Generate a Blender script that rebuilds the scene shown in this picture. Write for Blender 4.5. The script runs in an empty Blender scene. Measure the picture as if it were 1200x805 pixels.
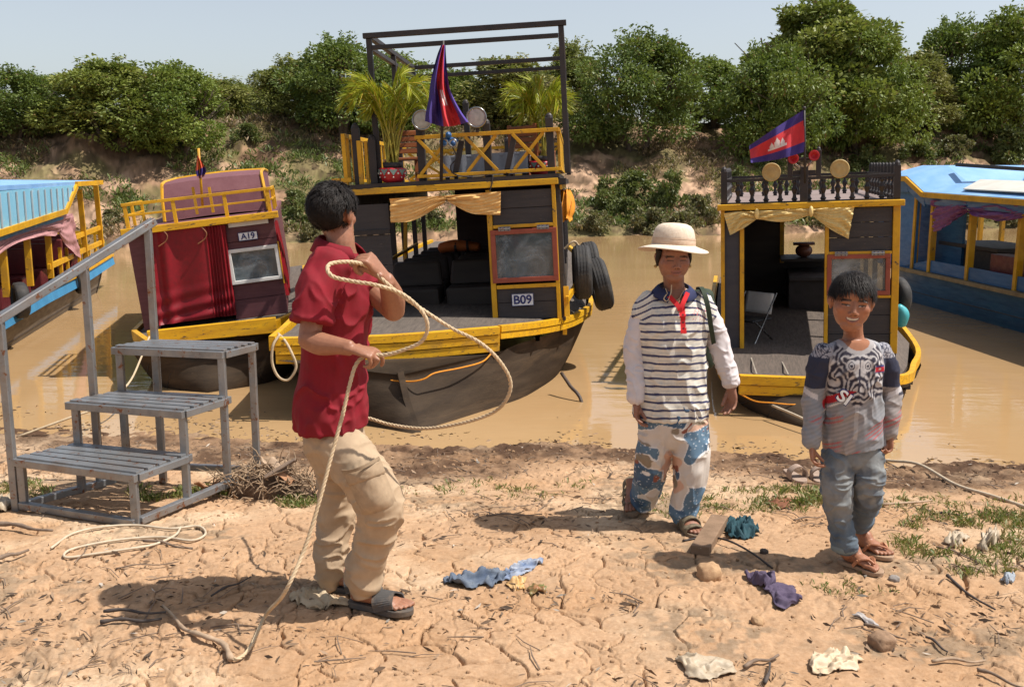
import bpy, math, random
import numpy as np
from mathutils import Vector, Matrix
random.seed(7)
V = Vector
# ---------------------------------------------------------------- camera model
FPX, HCAM, HOR = 1167.0, 1.72, 200.0
PITCH = math.atan((402.5 - HOR) / FPX)
CP, SP = math.cos(PITCH), math.sin(PITCH)
CAM = V((0, 0, HCAM))
def ray(u, v):
    x = (u - 600) / FPX; y = (402.5 - v) / FPX
    return V((x, CP + y * SP, -SP + y * CP))
def at(u, v, Y):
    d = ray(u, v); return CAM + d * (Y / d.y)
def onz(u, v, z):
    d = ray(u, v); return CAM + d * ((z - HCAM) / d.z)

scene = bpy.context.scene
COL = scene.collection
# ---------------------------------------------------------------- noise (numpy)
def _h(ix, iy, iz, seed):
    n = (ix * 374761393 + iy * 668265263 + iz * 2147483647 + seed * 1274126177) & 0xffffffff
    n = ((n ^ (n >> 13)) * 1274126177) & 0xffffffff
    n = ((n ^ (n >> 16)) * 2246822519) & 0xffffffff
    n = n ^ (n >> 15)
    return (n & 0xffffff) / float(0xffffff)
def vnoise(p, seed=0):
    p = np.asarray(p, float); i = np.floor(p).astype(np.int64); f = p - i
    u = f * f * f * (f * (f * 6 - 15) + 10)
    r = 0
    for dx in (0, 1):
        for dy in (0, 1):
            for dz in (0, 1):
                w = (u[:, 0] if dx else 1 - u[:, 0]) * (u[:, 1] if dy else 1 - u[:, 1]) * (u[:, 2] if dz else 1 - u[:, 2])
                r = r + w * _h(i[:, 0] + dx, i[:, 1] + dy, i[:, 2] + dz, seed)
    return r
def fbm(p, oct=4, seed=0):
    p = np.asarray(p, float); r = 0; a = .5; s = 0
    for k in range(oct):
        r = r + a * vnoise(p * 2 ** k + k * 17.3, seed + k); s += a; a *= .5
    return r / s
def worley(x, y, seed=0):
    """F1, F2 distances on a jittered 2D grid, and the cell id hash"""
    ix = np.floor(x).astype(np.int64); iy = np.floor(y).astype(np.int64)
    f1 = np.full(x.shape, 9.); f2 = np.full(x.shape, 9.); cid = np.zeros(x.shape)
    for dx in (-1, 0, 1):
        for dy in (-1, 0, 1):
            a = ix + dx; b = iy + dy; z = np.zeros_like(a)
            px = a + _h(a, b, z, seed); py = b + _h(a, b, z, seed + 5)
            d = np.hypot(px - x, py - y)
            c = _h(a, b, z, seed + 9)
            m = d < f1
            f2 = np.where(m, f1, np.minimum(f2, d)); cid = np.where(m, c, cid); f1 = np.where(m, d, f1)
    return f1, f2, cid
def sstep(a, b, x):
    t = np.clip((x - a) / (b - a), 0, 1); return t * t * (3 - 2 * t)
def lin(c):
    return tuple((x / 12.92 if x <= .04045 else ((x + .055) / 1.055) ** 2.4) for x in c)
def hexc(h):
    return lin(tuple(int(h[i:i + 2], 16) / 255 for i in (0, 2, 4)))
# ---------------------------------------------------------------- materials
MATS = {}
class NT:
    def __init__(s, name):
        s.m = bpy.data.materials.new(name); s.m.use_nodes = True
        s.t = s.m.node_tree; s.b = s.t.nodes['Principled BSDF']; s.tc = s.t.nodes.new('ShaderNodeTexCoord')
    def n(s, typ, **kw):
        x = s.t.nodes.new(typ)
        for k, v in kw.items():
            if k in x.inputs.keys(): x.inputs[k].default_value = v
            else: setattr(x, k, v)
        return x
    def l(s, a, b): s.t.links.new(a, b)
    def coords(s, scale=(1, 1, 1), out='Object'):
        mp = s.n('ShaderNodeMapping'); mp.inputs['Scale'].default_value = scale
        s.l(s.tc.outputs[out], mp.inputs['Vector']); return mp.outputs[0]
    def noise(s, scale, detail=6, rough=.6, vec=None, dist=0):
        x = s.n('ShaderNodeTexNoise'); x.inputs['Scale'].default_value = scale
        x.inputs['Detail'].default_value = detail; x.inputs['Roughness'].default_value = rough
        x.inputs['Distortion'].default_value = dist
        if vec is not None: s.l(vec, x.inputs['Vector'])
        return x.outputs['Fac']
    def rng(s, fac, a, b, c=0, d=1):
        x = s.n('ShaderNodeMapRange'); x.inputs[1].default_value = a; x.inputs[2].default_value = b
        x.inputs[3].default_value = c; x.inputs[4].default_value = d; s.l(fac, x.inputs[0]); return x.outputs[0]
    def mix(s, fac, c1, c2, blend='MIX'):
        x = s.n('ShaderNodeMix', data_type='RGBA', blend_type=blend)
        for sock, c in ((x.inputs['A'], c1), (x.inputs['B'], c2)) if False else ((x.inputs[6], c1), (x.inputs[7], c2)):
            if isinstance(c, (tuple, list)): sock.default_value = (*c[:3], 1)
            else: s.l(c, sock)
        if isinstance(fac, (int, float)): x.inputs[0].default_value = fac
        else: s.l(fac, x.inputs[0])
        return x.outputs[2]
    def math(s, op, a, b):
        x = s.n('ShaderNodeMath', operation=op)
        for i, c in enumerate((a, b)):
            if isinstance(c, (int, float)): x.inputs[i].default_value = c
            else: s.l(c, x.inputs[i])
        return x.outputs[0]
    def bump(s, h, strength=.3, dist=.01, prev=None):
        x = s.n('ShaderNodeBump'); x.inputs['Strength'].default_value = strength; x.inputs['Distance'].default_value = dist
        s.l(h, x.inputs['Height'])
        if prev is not None: s.l(prev, x.inputs['Normal'])
        s.l(x.outputs[0], s.b.inputs['Normal']); return x.outputs[0]
def paint(name, col, col2=None, rough=.55, scale=7, stretch=(1, 1, 1), chip=None, chip_amt=.62, bump=.25, bscale=60, metal=0, spec=.4, dirt=None):
    """weathered surface: two tones mixed by noise, worn-through chips, fine bump"""
    if name in MATS: return MATS[name]
    k = NT(name); c = k.coords(stretch)
    col2 = col2 or tuple(x * .62 for x in col)
    o = k.mix(k.rng(k.noise(scale, 8, .65, c), .35, .68), col, col2)
    if dirt:
        o = k.mix(k.rng(k.noise(scale * .45, 5, .7, c, .6), .5, .72, 0, .75), o, dirt)
    if chip:
        o = k.mix(k.rng(k.noise(scale * 3.1, 9, .72, c, .3), chip_amt, chip_amt + .05), o, chip)
    k.l(o, k.b.inputs['Base Color'])
    k.b.inputs['Roughness'].default_value = rough; k.b.inputs['Metallic'].default_value = metal
    k.b.inputs['Specular IOR Level'].default_value = spec
    k.l(k.rng(k.noise(scale * 2, 5, .6, c), .3, .7, max(0, rough - .12), min(1, rough + .14)), k.b.inputs['Roughness'])
    k.bump(k.noise(bscale, 6, .65, c), bump, .004)
    MATS[name] = k.m; return k.m
def cloth_mat(name, attr=None, col=(.5, .5, .5), rough=.85, weave=900, bump=.15, var=.25, sheen=.1, vs=18, trans=0):
    if name in MATS: return MATS[name]
    k = NT(name); c = k.coords()
    if attr:
        a = k.n('ShaderNodeAttribute', attribute_name=attr); base = a.outputs['Color']
    else: base = col
    o = k.mix(k.rng(k.noise(vs, 6, .65, c), .35, .7, 0, var), base, (.02, .015, .012) if not attr else (.05, .04, .03))
    k.l(o, k.b.inputs['Base Color']); k.b.inputs['Roughness'].default_value = rough
    k.b.inputs['Specular IOR Level'].default_value = .25
    k.bump(k.noise(weave, 2, .5, c), bump, .0015)
    MATS[name] = k.m; return k.m
# ---------------------------------------------------------------- mesh builder
class MB:
    rs = 1.0      # girth factor for swept limbs
    def __init__(s): s.v = []; s.f = []; s.mi = []
    def add(s, vs, fs, mi=0):
        o = len(s.v); s.v.extend([tuple(x) for x in vs]); s.f.extend([tuple(i + o for i in f) for f in fs]); s.mi.extend([mi] * len(fs)); return s
    def box(s, x0, x1, y0, y1, z0, z1, mi=0):
        vs = [(x, y, z) for z in (z0, z1) for y in (y0, y1) for x in (x0, x1)]
        return s.add(vs, [(0, 2, 3, 1), (4, 5, 7, 6), (0, 1, 5, 4), (2, 6, 7, 3), (0, 4, 6, 2), (1, 3, 7, 5)], mi)
    def hexa(s, p, mi=0):   # 4 bottom points, 4 top points
        return s.add(p, [(3, 2, 1, 0), (4, 5, 6, 7), (0, 1, 5, 4), (1, 2, 6, 5), (2, 3, 7, 6), (3, 0, 4, 7)], mi)
    def bar(s, a, b, w, h, up=V((0, 0, 1)), mi=0):
        a = V(a); b = V(b); d = (b - a).normalized()
        x = d.cross(up)
        if x.length < 1e-3: x = d.cross(V((0, 1, 0)))
        x.normalize(); y = x.cross(d).normalized(); x = x * (w / 2); y = y * (h / 2)
        return s.hexa([a - x - y, a + x - y, a + x + y, a - x + y, b - x - y, b + x - y, b + x + y, b - x + y], mi)
    def tube(s, pts, r, n=8, closed=False, mi=0, cap=True):
        pts = [V(p) for p in pts]; m = len(pts); rs = r if isinstance(r, (list, tuple)) else [r] * m
        base = len(s.v); prev = None; vs = []
        for i, p in enumerate(pts):
            if closed: t = pts[(i + 1) % m] - pts[i - 1]
            else: t = pts[min(i + 1, m - 1)] - pts[max(i - 1, 0)]
            t = t.normalized() if t.length > 1e-9 else V((0, 0, 1))
            if prev is None:
                x = t.cross(V((0, 0, 1)))
                if x.length < .05: x = t.cross(V((1, 0, 0)))
            else: x = prev - t * prev.dot(t)
            x.normalize(); prev = x; y = t.cross(x)
            for k in range(n):
                a = 2 * math.pi * k / n; vs.append(p + (x * math.cos(a) + y * math.sin(a)) * rs[i])
        fs = []
        for i in range(m if closed else m - 1):
            j = (i + 1) % m
            for k in range(n):
                l = (k + 1) % n; fs.append((i * n + k, i * n + l, j * n + l, j * n + k))
        if cap and not closed:
            fs.append(tuple(range(n - 1, -1, -1))); fs.append(tuple((m - 1) * n + k for k in range(n)))
        return s.add(vs, fs, mi)
    def ell(s, c, r, nu=16, nv=10, R=None, mi=0):
        c = V(c); r = r if isinstance(r, (tuple, list)) else (r, r, r); vs = []; fs = []
        for j in range(1, nv):
            th = math.pi * j / nv
            for i in range(nu):
                ph = 2 * math.pi * i / nu
                p = V((r[0] * math.sin(th) * math.cos(ph), r[1] * math.sin(th) * math.sin(ph), r[2] * math.cos(th)))
                vs.append(c + (R @ p if R else p))
        top = len(vs); p = V((0, 0, r[2])); vs.append(c + (R @ p if R else p)); vs.append(c - (R @ p if R else p))
        for j in range(nv - 2):
            for i in range(nu):
                k = (i + 1) % nu; fs.append((j * nu + i, (j + 1) * nu + i, (j + 1) * nu + k, j * nu + k))
        for i in range(nu):
            k = (i + 1) % nu; fs.append((top, i, k)); fs.append((top + 1, (nv - 2) * nu + k, (nv - 2) * nu + i))
        return s.add(vs, fs, mi)
    def lathe(s, prof, n=20, M=None, mi=0, cap=True):
        M = M or Matrix(); vs = []; fs = []; m = len(prof)
        for r, z in prof:
            for k in range(n):
                a = 2 * math.pi * k / n; vs.append(M @ V((r * math.cos(a), r * math.sin(a), z)))
        for i in range(m - 1):
            for k in range(n):
                l = (k + 1) % n; fs.append((i * n + k, i * n + l, (i + 1) * n + l, (i + 1) * n + k))
        if cap: fs.append(tuple(range(n - 1, -1, -1))); fs.append(tuple((m - 1) * n + k for k in range(n)))
        return s.add(vs, fs, mi)
    def prism(s, poly, d, mi=0):    # polygon of 3-D points pushed along vector d
        d = V(d); n = len(poly); vs = [V(p) for p in poly] + [V(p) + d for p in poly]
        fs = [tuple(range(n - 1, -1, -1)), tuple(range(n, 2 * n))] + [(i, (i + 1) % n, (i + 1) % n + n, i + n) for i in range(n)]
        return s.add(vs, fs, mi)
    def grid(s, rows, mi=0, closed=False):
        m = len(rows); n = len(rows[0]); vs = [p for r in rows for p in r]
        fs = [(i * n + k, i * n + (k + 1) % n, (i + 1) * n + (k + 1) % n, (i + 1) * n + k) for i in range(m - 1) for k in range(n if closed else n - 1)]
        return s.add(vs, fs, mi)
    def sweep(s, pts, rad, side=V((1, 0, 0)), n=20, sub=5, mi=0, rnd=True):
        """smooth elliptic tube through pts; rad = (a along side, b across), rounded ends"""
        pts = [V(p) for p in pts]; rad = [(r, r) if isinstance(r, (int, float)) else r for r in rad]
        P = cr(pts, sub); Rr = cr([V((r[0], r[1], 0)) * MB.rs for r in rad], sub)
        r0, r1 = rnd if isinstance(rnd, tuple) else (rnd, rnd)
        if r0 or r1:
            t0 = (P[0] - P[1]).normalized(); t1 = (P[-1] - P[-2]).normalized()
            e0 = min(Rr[0].x, Rr[0].y) * .6; e1 = min(Rr[-1].x, Rr[-1].y) * .6
            if r0: P = [P[0] + t0 * e0 * .95, P[0] + t0 * e0 * .6] + P; Rr = [Rr[0] * .3, Rr[0] * .8] + Rr
            if r1: P = P + [P[-1] + t1 * e1 * .6, P[-1] + t1 * e1 * .95]; Rr = Rr + [Rr[-1] * .8, Rr[-1] * .3]
        rows = []; m = len(P)
        for i, p in enumerate(P):
            t = (P[min(i + 1, m - 1)] - P[max(i - 1, 0)]).normalized()
            sd = side if not callable(side) else side(i / (m - 1))
            x = sd - t * sd.dot(t); x.normalize(); y = t.cross(x)
            rows.append([p + x * (Rr[i].x * math.cos(2 * math.pi * k / n)) + y * (Rr[i].y * math.sin(2 * math.pi * k / n)) for k in range(n)])
        o = len(s.v); s.grid(rows, mi, closed=True)
        s.f.append(tuple(o + k for k in range(n - 1, -1, -1))); s.f.append(tuple(o + (m - 1) * n + k for k in range(n))); s.mi += [mi, mi]
        return s
    def mesh(s, name):
        me = bpy.data.meshes.new(name); me.from_pydata(s.v, [], s.f); me.validate(); return me
    def build(s, name, mat, parent=None, smooth=False, bevel=0, solid=0):
        me = s.mesh(name); o = bpy.data.objects.new(name, me); COL.objects.link(o)
        for m in (mat if isinstance(mat, (list, tuple)) else [mat]): me.materials.append(m)
        if any(s.mi) and len(s.mi) == len(me.polygons): me.polygons.foreach_set('material_index', s.mi)
        if smooth: me.polygons.foreach_set('use_smooth', [True] * len(me.polygons))
        if solid:
            q = o.modifiers.new('solid', 'SOLIDIFY'); q.thickness = solid; q.offset = 0
        if bevel:
            q = o.modifiers.new('bevel', 'BEVEL'); q.width = bevel; q.segments = 2; q.limit_method = 'ANGLE'; q.angle_limit = .7
        if parent is not None: o.parent = parent
        return o
def islands(mb):
    par = list(range(len(mb.v)))
    def find(a):
        while par[a] != a: par[a] = par[par[a]]; a = par[a]
        return a
    for f in mb.f:
        for k in f[1:]: par[find(k)] = find(f[0])
    out = {}
    for f in mb.f: out.setdefault(find(f[0]), []).append(f)
    res = []
    for fs in out.values():
        m = MB(); ids = sorted({k for f in fs for k in f}); mp = {k: i for i, k in enumerate(ids)}
        m.v = [mb.v[k] for k in ids]; m.f = [tuple(mp[k] for k in f) for f in fs]; m.mi = [0] * len(fs); res.append(m)
    return res
def build_each(mb, name, *a, **k):
    """every separate piece of mb becomes a part of its own"""
    return [m.build(name, *a, **k) for m in islands(mb)]
def cr(pts, sub):
    """Catmull-Rom resampling"""
    if len(pts) < 3 or sub <= 1: 
        if len(pts) == 2 and sub > 1: return [pts[0].lerp(pts[1], k / sub) for k in range(sub + 1)]
        return list(pts)
    out = []; n = len(pts)
    for i in range(n - 1):
        p0 = pts[i - 1] if i > 0 else pts[0] * 2 - pts[1]
        p1, p2 = pts[i], pts[i + 1]
        p3 = pts[i + 2] if i + 2 < n else pts[-1] * 2 - pts[-2]
        for k in range(sub):
            t = k / sub
            out.append(.5 * ((2 * p1) + (p2 - p0) * t + (2 * p0 - 5 * p1 + 4 * p2 - p3) * t * t + (3 * p1 - p0 - 3 * p2 + p3) * t ** 3))
    out.append(pts[-1]); return out
def tag(o, label=None, cat=None, group=None, kind=None):
    if label: o['label'] = label
    if cat: o['category'] = cat
    if group: o['group'] = group
    if kind: o['kind'] = kind
    return o
def empty(name, M=None, label=None, cat=None, group=None):
    o = bpy.data.objects.new(name, None); COL.objects.link(o); o.empty_display_size = .1
    if M is not None: o.matrix_world = M if isinstance(M, Matrix) else Matrix.Translation(M)
    return tag(o, label, cat, group)
def copy_tree(o, parent=None):
    c = o.copy(); COL.objects.link(c)
    if parent is not None: c.parent = parent
    for ch in list(o.children): copy_tree(ch, c)
    return c
def evaluated(o):
    """apply an object's modifiers to a fresh mesh and drop the object"""
    bpy.context.view_layer.update()
    dg = bpy.context.evaluated_depsgraph_get(); me = bpy.data.meshes.new_from_object(o.evaluated_get(dg))
    bpy.data.objects.remove(o); return me
def fuse(mb, voxel, smooth=4, sfac=.5):
    """voxel-union of everything in mb into one continuous surface"""
    o = mb.build('tmp', paint('tmp', (.5, .5, .5)))
    r = o.modifiers.new('r', 'REMESH'); r.mode = 'VOXEL'; r.voxel_size = voxel
    if smooth:
        q = o.modifiers.new('s', 'SMOOTH'); q.factor = sfac; q.iterations = smooth
    me = evaluated(o); me.materials.clear(); return me
def coords(me):
    a = np.empty(len(me.vertices) * 3); me.vertices.foreach_get('co', a); return a.reshape(-1, 3)
def normals(me):
    a = np.empty(len(me.vertices) * 3); me.vertex_normals.foreach_get('vector', a); return a.reshape(-1, 3)
def setco(me, c): me.vertices.foreach_set('co', np.ascontiguousarray(c).ravel()); me.update()
def setcol(me, c, name='Col'):
    a = me.color_attributes.new(name, 'FLOAT_COLOR', 'POINT'); a.data.foreach_set('color', np.c_[np.clip(c, 0, 1), np.ones(len(c))].ravel())
def obj_from(me, name, mat, parent=None, smooth=True):
    me.name = name; o = bpy.data.objects.new(name, me); COL.objects.link(o); me.materials.clear(); me.materials.append(mat)
    if smooth: me.polygons.foreach_set('use_smooth', [True] * len(me.polygons))
    if parent is not None:
        o.parent = parent; o.matrix_parent_inverse = parent.matrix_world.inverted()
    return o
def text_mesh(txt, size, depth=.002):
    cu = bpy.data.curves.new('t', 'FONT'); cu.body = txt; cu.size = size; cu.extrude = depth; cu.align_x = 'CENTER'; cu.align_y = 'CENTER'; cu.offset = size * .020
    o = bpy.data.objects.new('t', cu); COL.objects.link(o); me = evaluated(o); return me
def wcol(base, n):   # helper: base colour rows
    return np.tile(np.array(base, float), (n, 1))
# ================================================================ setting: ground, water, light
ZW = -0.30
def y_shore(x): return 7.12 - .13 * x + .10 * np.sin(x * 1.7 + .5) + .06 * np.sin(x * 4.3)
def y_far(x): return np.clip(30 + .33 * x, 12, 80) + .5 * np.sin(x * .6) + .25 * np.sin(x * 1.9)
def ground_base(x, y):
    ys = y_shore(x); yf = y_far(x)
    t = (y - 4.3) / (ys - 4.3)
    near = np.where(y < ys, ZW * np.clip(t, 0, 1) ** 1.15, ZW - .22 * (y - ys))
    near = np.maximum(near, -1.3)
    far = ZW + 3.5 * sstep(0, 11.5, y - yf) + .22 * sstep(0, .5, y - yf) - .12 * np.clip(yf - y, 0, 8)
    return np.where(y > (ys + yf) / 2, np.maximum(far, -1.3), near)
def gz(x, y): return float(ground_base(np.array([x]), np.array([y]))[0])
def make_ground():
    fine = np.linspace(-.64, .64, 1000); ext = .64 * np.geomspace(1.02, 120, 34)
    s = np.r_[-ext[::-1], fine, ext]
    ys = [-12, -8, -4, -1, 1, 2.2, 2.6]
    y = 2.7
    while y < 8.6: ys.append(y); y += .0060 * (y / 3.0) ** 1.5
    while y < 28: ys.append(y); y += .25
    while y < 62: ys.append(y); y += .14
    ys += list(np.geomspace(62.5, 1600, 24)); ys = np.array(ys)
    Y, S = np.meshgrid(ys, s, indexing='ij'); X = S * np.maximum(Y, 2.6)
    x = X.ravel(); y = Y.ravel(); n = len(x)
    z = ground_base(x, y); P = np.c_[x, y, np.zeros(n)]
    nearm = (y > 2.3) & (y < 9) & (np.abs(x) < 8)
    farm = (y > 24) & (y < 70)
    c = wcol((.46, .285, .155), n)
    q = np.where(nearm)[0]; xq, yq = x[q], y[q]; p = P[q]
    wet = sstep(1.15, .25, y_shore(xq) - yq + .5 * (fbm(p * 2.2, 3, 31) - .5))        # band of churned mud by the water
    for cx, cy, rx_, ry_ in ((-.62, 6.6, .75, .75), (-1.75, 6.7, .5, .6), (2.25, 6.35, .75, .6)):  # separate patches on the bank before the bows, darkened and roughened alike
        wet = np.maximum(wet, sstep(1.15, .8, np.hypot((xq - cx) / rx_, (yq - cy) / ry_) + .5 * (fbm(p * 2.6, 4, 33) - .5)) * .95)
    und = (fbm(p * 1.1, 4, 3) - .5) * .055 + (fbm(p * 4.5, 4, 5) - .5) * .013
    clod_m = sstep(.52, .68, fbm(p * 1.5 + 9, 3, 11)) * .8
    clod_m = np.maximum(clod_m, wet)
    rough = (fbm(p * 13, 4, 7) - .5) * (.008 + .045 * clod_m) + (fbm(p * 34, 3, 8) - .5) * (.0045 + .018 * clod_m)
    wx = xq + (fbm(p * 5, 3, 21) - .5) * .22; wy = yq + (fbm(p * 5 + 40, 3, 22) - .5) * .22
    f1, f2, cid = worley(wx / .21, wy / .17, 2); g1, g2, cid2 = worley(wx / .085, wy / .075, 4)
    crm = sstep(.31, .41, fbm(p * .9 + 3, 3, 14)) * (1 - .9 * clod_m)
    e1 = (f2 - f1) * .19; e2 = (g2 - g1) * .08
    crack = (1 - sstep(.001, .0098, e1)) * crm * (vnoise(p * 6, 3) > .22)
    crack2 = (1 - sstep(.001, .008, e2)) * crm * sstep(.5, .6, fbm(p * 2.5, 3, 44))
    lip = sstep(.0, .02, e1) * .002 * crm + (cid - .5) * .008 * crm + (cid2 - .5) * .004 * crm
    z[q] += und + rough + lip - crack * .028 - crack2 * .008
    # soil colour: dry crust, leaf-stained patches, dark mud by the water, same tone on patches before the bows
    base = wcol((.475, .310, .190), len(q))
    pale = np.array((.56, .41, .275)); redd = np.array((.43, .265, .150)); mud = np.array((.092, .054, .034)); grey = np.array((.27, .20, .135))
    m = sstep(.45, .7, fbm(p * 1.7 + 5, 4, 51))[:, None]; base = base * (1 - m) + pale * m
    m = (.75 * sstep(.5, .72, fbm(p * 2.6, 5, 52)))[:, None]; base = base * (1 - m) + redd * m
    m = (.8 * sstep(.56, .72, fbm(p * np.array((1.2, 2.6, 1)) + 20, 5, 53)) * sstep(.4, .6, fbm(p * 22, 3, 54)))[:, None]; base = base * (1 - m) + grey * m
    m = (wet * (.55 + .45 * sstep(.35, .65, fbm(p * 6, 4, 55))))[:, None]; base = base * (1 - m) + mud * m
    base *= (1 + (cid - .5) * .14 * crm)[:, None]
    base *= (.86 + .28 * fbm(p * 40, 3, 57))[:, None]
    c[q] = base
    q = np.where(farm)[0]; p = P[q]
    d = y[q] - y_far(x[q])
    z[q] += (fbm(p * .45, 4, 61) - .5) * 1.0 * sstep(1, 6, d) + (fbm(p * 1.8, 4, 62) - .5) * .45 * sstep(0, 2, d) + (fbm(p * 6, 3, 63) - .5) * .12
    b = wcol((.32, .205, .13), len(q))
    m = sstep(.42, .62, fbm(p * .9, 5, 65))[:, None]; b = b * (1 - m) + np.array((.46, .31, .21)) * m
    m = (.85 * sstep(.5, .66, fbm(p * 1.6, 5, 66)))[:, None]; b = b * (1 - m) + np.array((.12, .075, .045)) * m
    m = (.8 * sstep(.46, .62, fbm(p * .7 + 7, 5, 67)))[:, None]; b = b * (1 - m) + np.array((.13, .125, .05)) * m
    b *= (.45 + 1.1 * fbm(p * np.array((9, 9, 1)), 4, 68))[:, None]; m = (sstep(.56, .64, fbm(p * 3.3, 4, 69)) * .7)[:, None]; b = b * (1 - m) + np.array((.10, .07, .045)) * m
    c[q] = b
    ny, ns = Y.shape
    idx = np.arange(ny * ns).reshape(ny, ns)
    quads = np.stack([idx[:-1, :-1], idx[:-1, 1:], idx[1:, 1:], idx[1:, :-1]], -1).reshape(-1, 4)
    me = bpy.data.meshes.new('ground'); me.vertices.add(n); me.vertices.foreach_set('co', np.c_[x, y, z].ravel())
    me.loops.add(quads.size); me.loops.foreach_set('vertex_index', quads.ravel().astype(np.int32))
    me.polygons.add(len(quads)); me.polygons.foreach_set('loop_start', np.arange(0, quads.size, 4, dtype=np.int32))
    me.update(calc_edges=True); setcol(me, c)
    k = NT('soil'); a = k.n('ShaderNodeAttribute', attribute_name='Col'); cc = k.coords()
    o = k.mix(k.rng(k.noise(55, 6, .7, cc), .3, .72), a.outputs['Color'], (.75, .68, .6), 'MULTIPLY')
    o = k.mix(k.rng(k.noise(140, 4, .7, cc), .64, .72, 0, .6), o, (.16, .10, .06))
    k.l(o, k.b.inputs['Base Color']); k.b.inputs['Roughness'].default_value = .95; k.b.inputs['Specular IOR Level'].default_value = .12
    nb = k.bump(k.noise(60, 8, .75, cc), .55, .010); k.bump(k.noise(260, 4, .7, cc), .5, .003, nb)
    g = obj_from(me, 'ground', k.m); tag(g, kind='structure'); return g
ground = make_ground()
_gm = coords(ground.data)
from mathutils.bvhtree import BVHTree
def _ground_bvh():
    m = (_gm[:, 1] > 2.3) & (_gm[:, 1] < 62) & (np.abs(_gm[:, 0]) < 60)
    idx = -np.ones(len(_gm), int); idx[m] = np.arange(m.sum())
    f = np.empty(len(ground.data.polygons) * 4, dtype=np.int32); ground.data.loops.foreach_get('vertex_index', f); f = idx[f.reshape(-1, 4)]
    f = f[(f >= 0).all(1)]
    return BVHTree.FromPolygons(_gm[m].tolist(), f.tolist())
GB = _ground_bvh()
def gzr(x, y):
    h = GB.ray_cast(V((x, y, 20)), V((0, 0, -1))); return h[0].z if h[0] else gz(x, y)
def gpix(u, v):
    """point of the ground seen at a pixel of the photograph"""
    h = GB.ray_cast(CAM, ray(u, v).normalized()); return h[0] if h[0] else onz(u, v, 0)
def water():
    mb = MB()
    xs = np.r_[-400, -120, np.linspace(-40, 60, 60), 200, 400]; ys = np.r_[np.linspace(5.6, 60, 60), 120]
    mb.grid([[V((x, y, ZW)) for x in xs] for y in ys])
    k = NT('muddy_water'); c = k.coords((1, 1, 1))
    o = k.mix(k.rng(k.noise(.5, 4, .6, c), .35, .65), (.37, .230, .108), (.41, .265, .132))
    k.l(o, k.b.inputs['Base Color']); k.b.inputs['Roughness'].default_value = .045; k.b.inputs['IOR'].default_value = 1.33
    c2 = k.coords((1.2, 3.2, 1))
    n1 = k.bump(k.noise(1.6, 4, .5, c2), .07, .05); k.bump(k.noise(8, 3, .5, c2), .025, .02, n1)
    w = mb.build('water', k.m, smooth=True); tag(w, kind='structure'); return w
water()
# ---------------------------------------------------------------- sun, sky, camera
SUN_EL, SUN_AZ = math.radians(60), math.atan2(1.0, -.10)
def light():
    w = bpy.data.worlds.new('World'); scene.world = w; w.use_nodes = True; t = w.node_tree
    sk = t.nodes.new('ShaderNodeTexSky'); sk.sky_type = 'NISHITA'; sk.sun_disc = False
    sk.sun_elevation = SUN_EL; sk.sun_rotation = SUN_AZ; sk.air_density = 1.0; sk.dust_density = 1.5; sk.ozone_density = 1.0; sk.altitude = 10
    bg = t.nodes['Background']; bg.inputs[1].default_value = .115; hs = t.nodes.new('ShaderNodeHueSaturation'); hs.inputs['Saturation'].default_value = .52; t.links.new(sk.outputs[0], hs.inputs['Color']); t.links.new(hs.outputs[0], bg.inputs[0])
    l = bpy.data.lights.new('sun', 'SUN'); l.energy = 4.9; l.angle = math.radians(.6); l.color = (1, .945, .87)
    o = bpy.data.objects.new('sun', l); COL.objects.link(o)
    d = V((math.sin(SUN_AZ) * math.cos(SUN_EL), math.cos(SUN_AZ) * math.cos(SUN_EL), math.sin(SUN_EL)))
    o.rotation_euler = (-d).to_track_quat('-Z', 'Y').to_euler(); o.location = (20, -5, 30)
    cam = bpy.data.cameras.new('camera'); co = bpy.data.objects.new('camera', cam); COL.objects.link(co)
    cam.sensor_fit = 'HORIZONTAL'; cam.sensor_width = 36; cam.lens = 36 * FPX / 1200; cam.clip_end = 4000; cam.clip_start = .05
    co.location = CAM; co.rotation_euler = (math.pi / 2 - PITCH, 0, 0); scene.camera = co
    scene.view_settings.view_transform = 'Standard'; scene.view_settings.look = 'None'; scene.view_settings.exposure = .36; scene.view_settings.gamma = 1
    scene.view_settings.use_curve_mapping = False
    scene.cycles.max_bounces = 8; scene.cycles.diffuse_bounces = 3; scene.cycles.glossy_bounces = 3; scene.cycles.transmission_bounces = 6; scene.cycles.transparent_max_bounces = 6
light()
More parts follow.
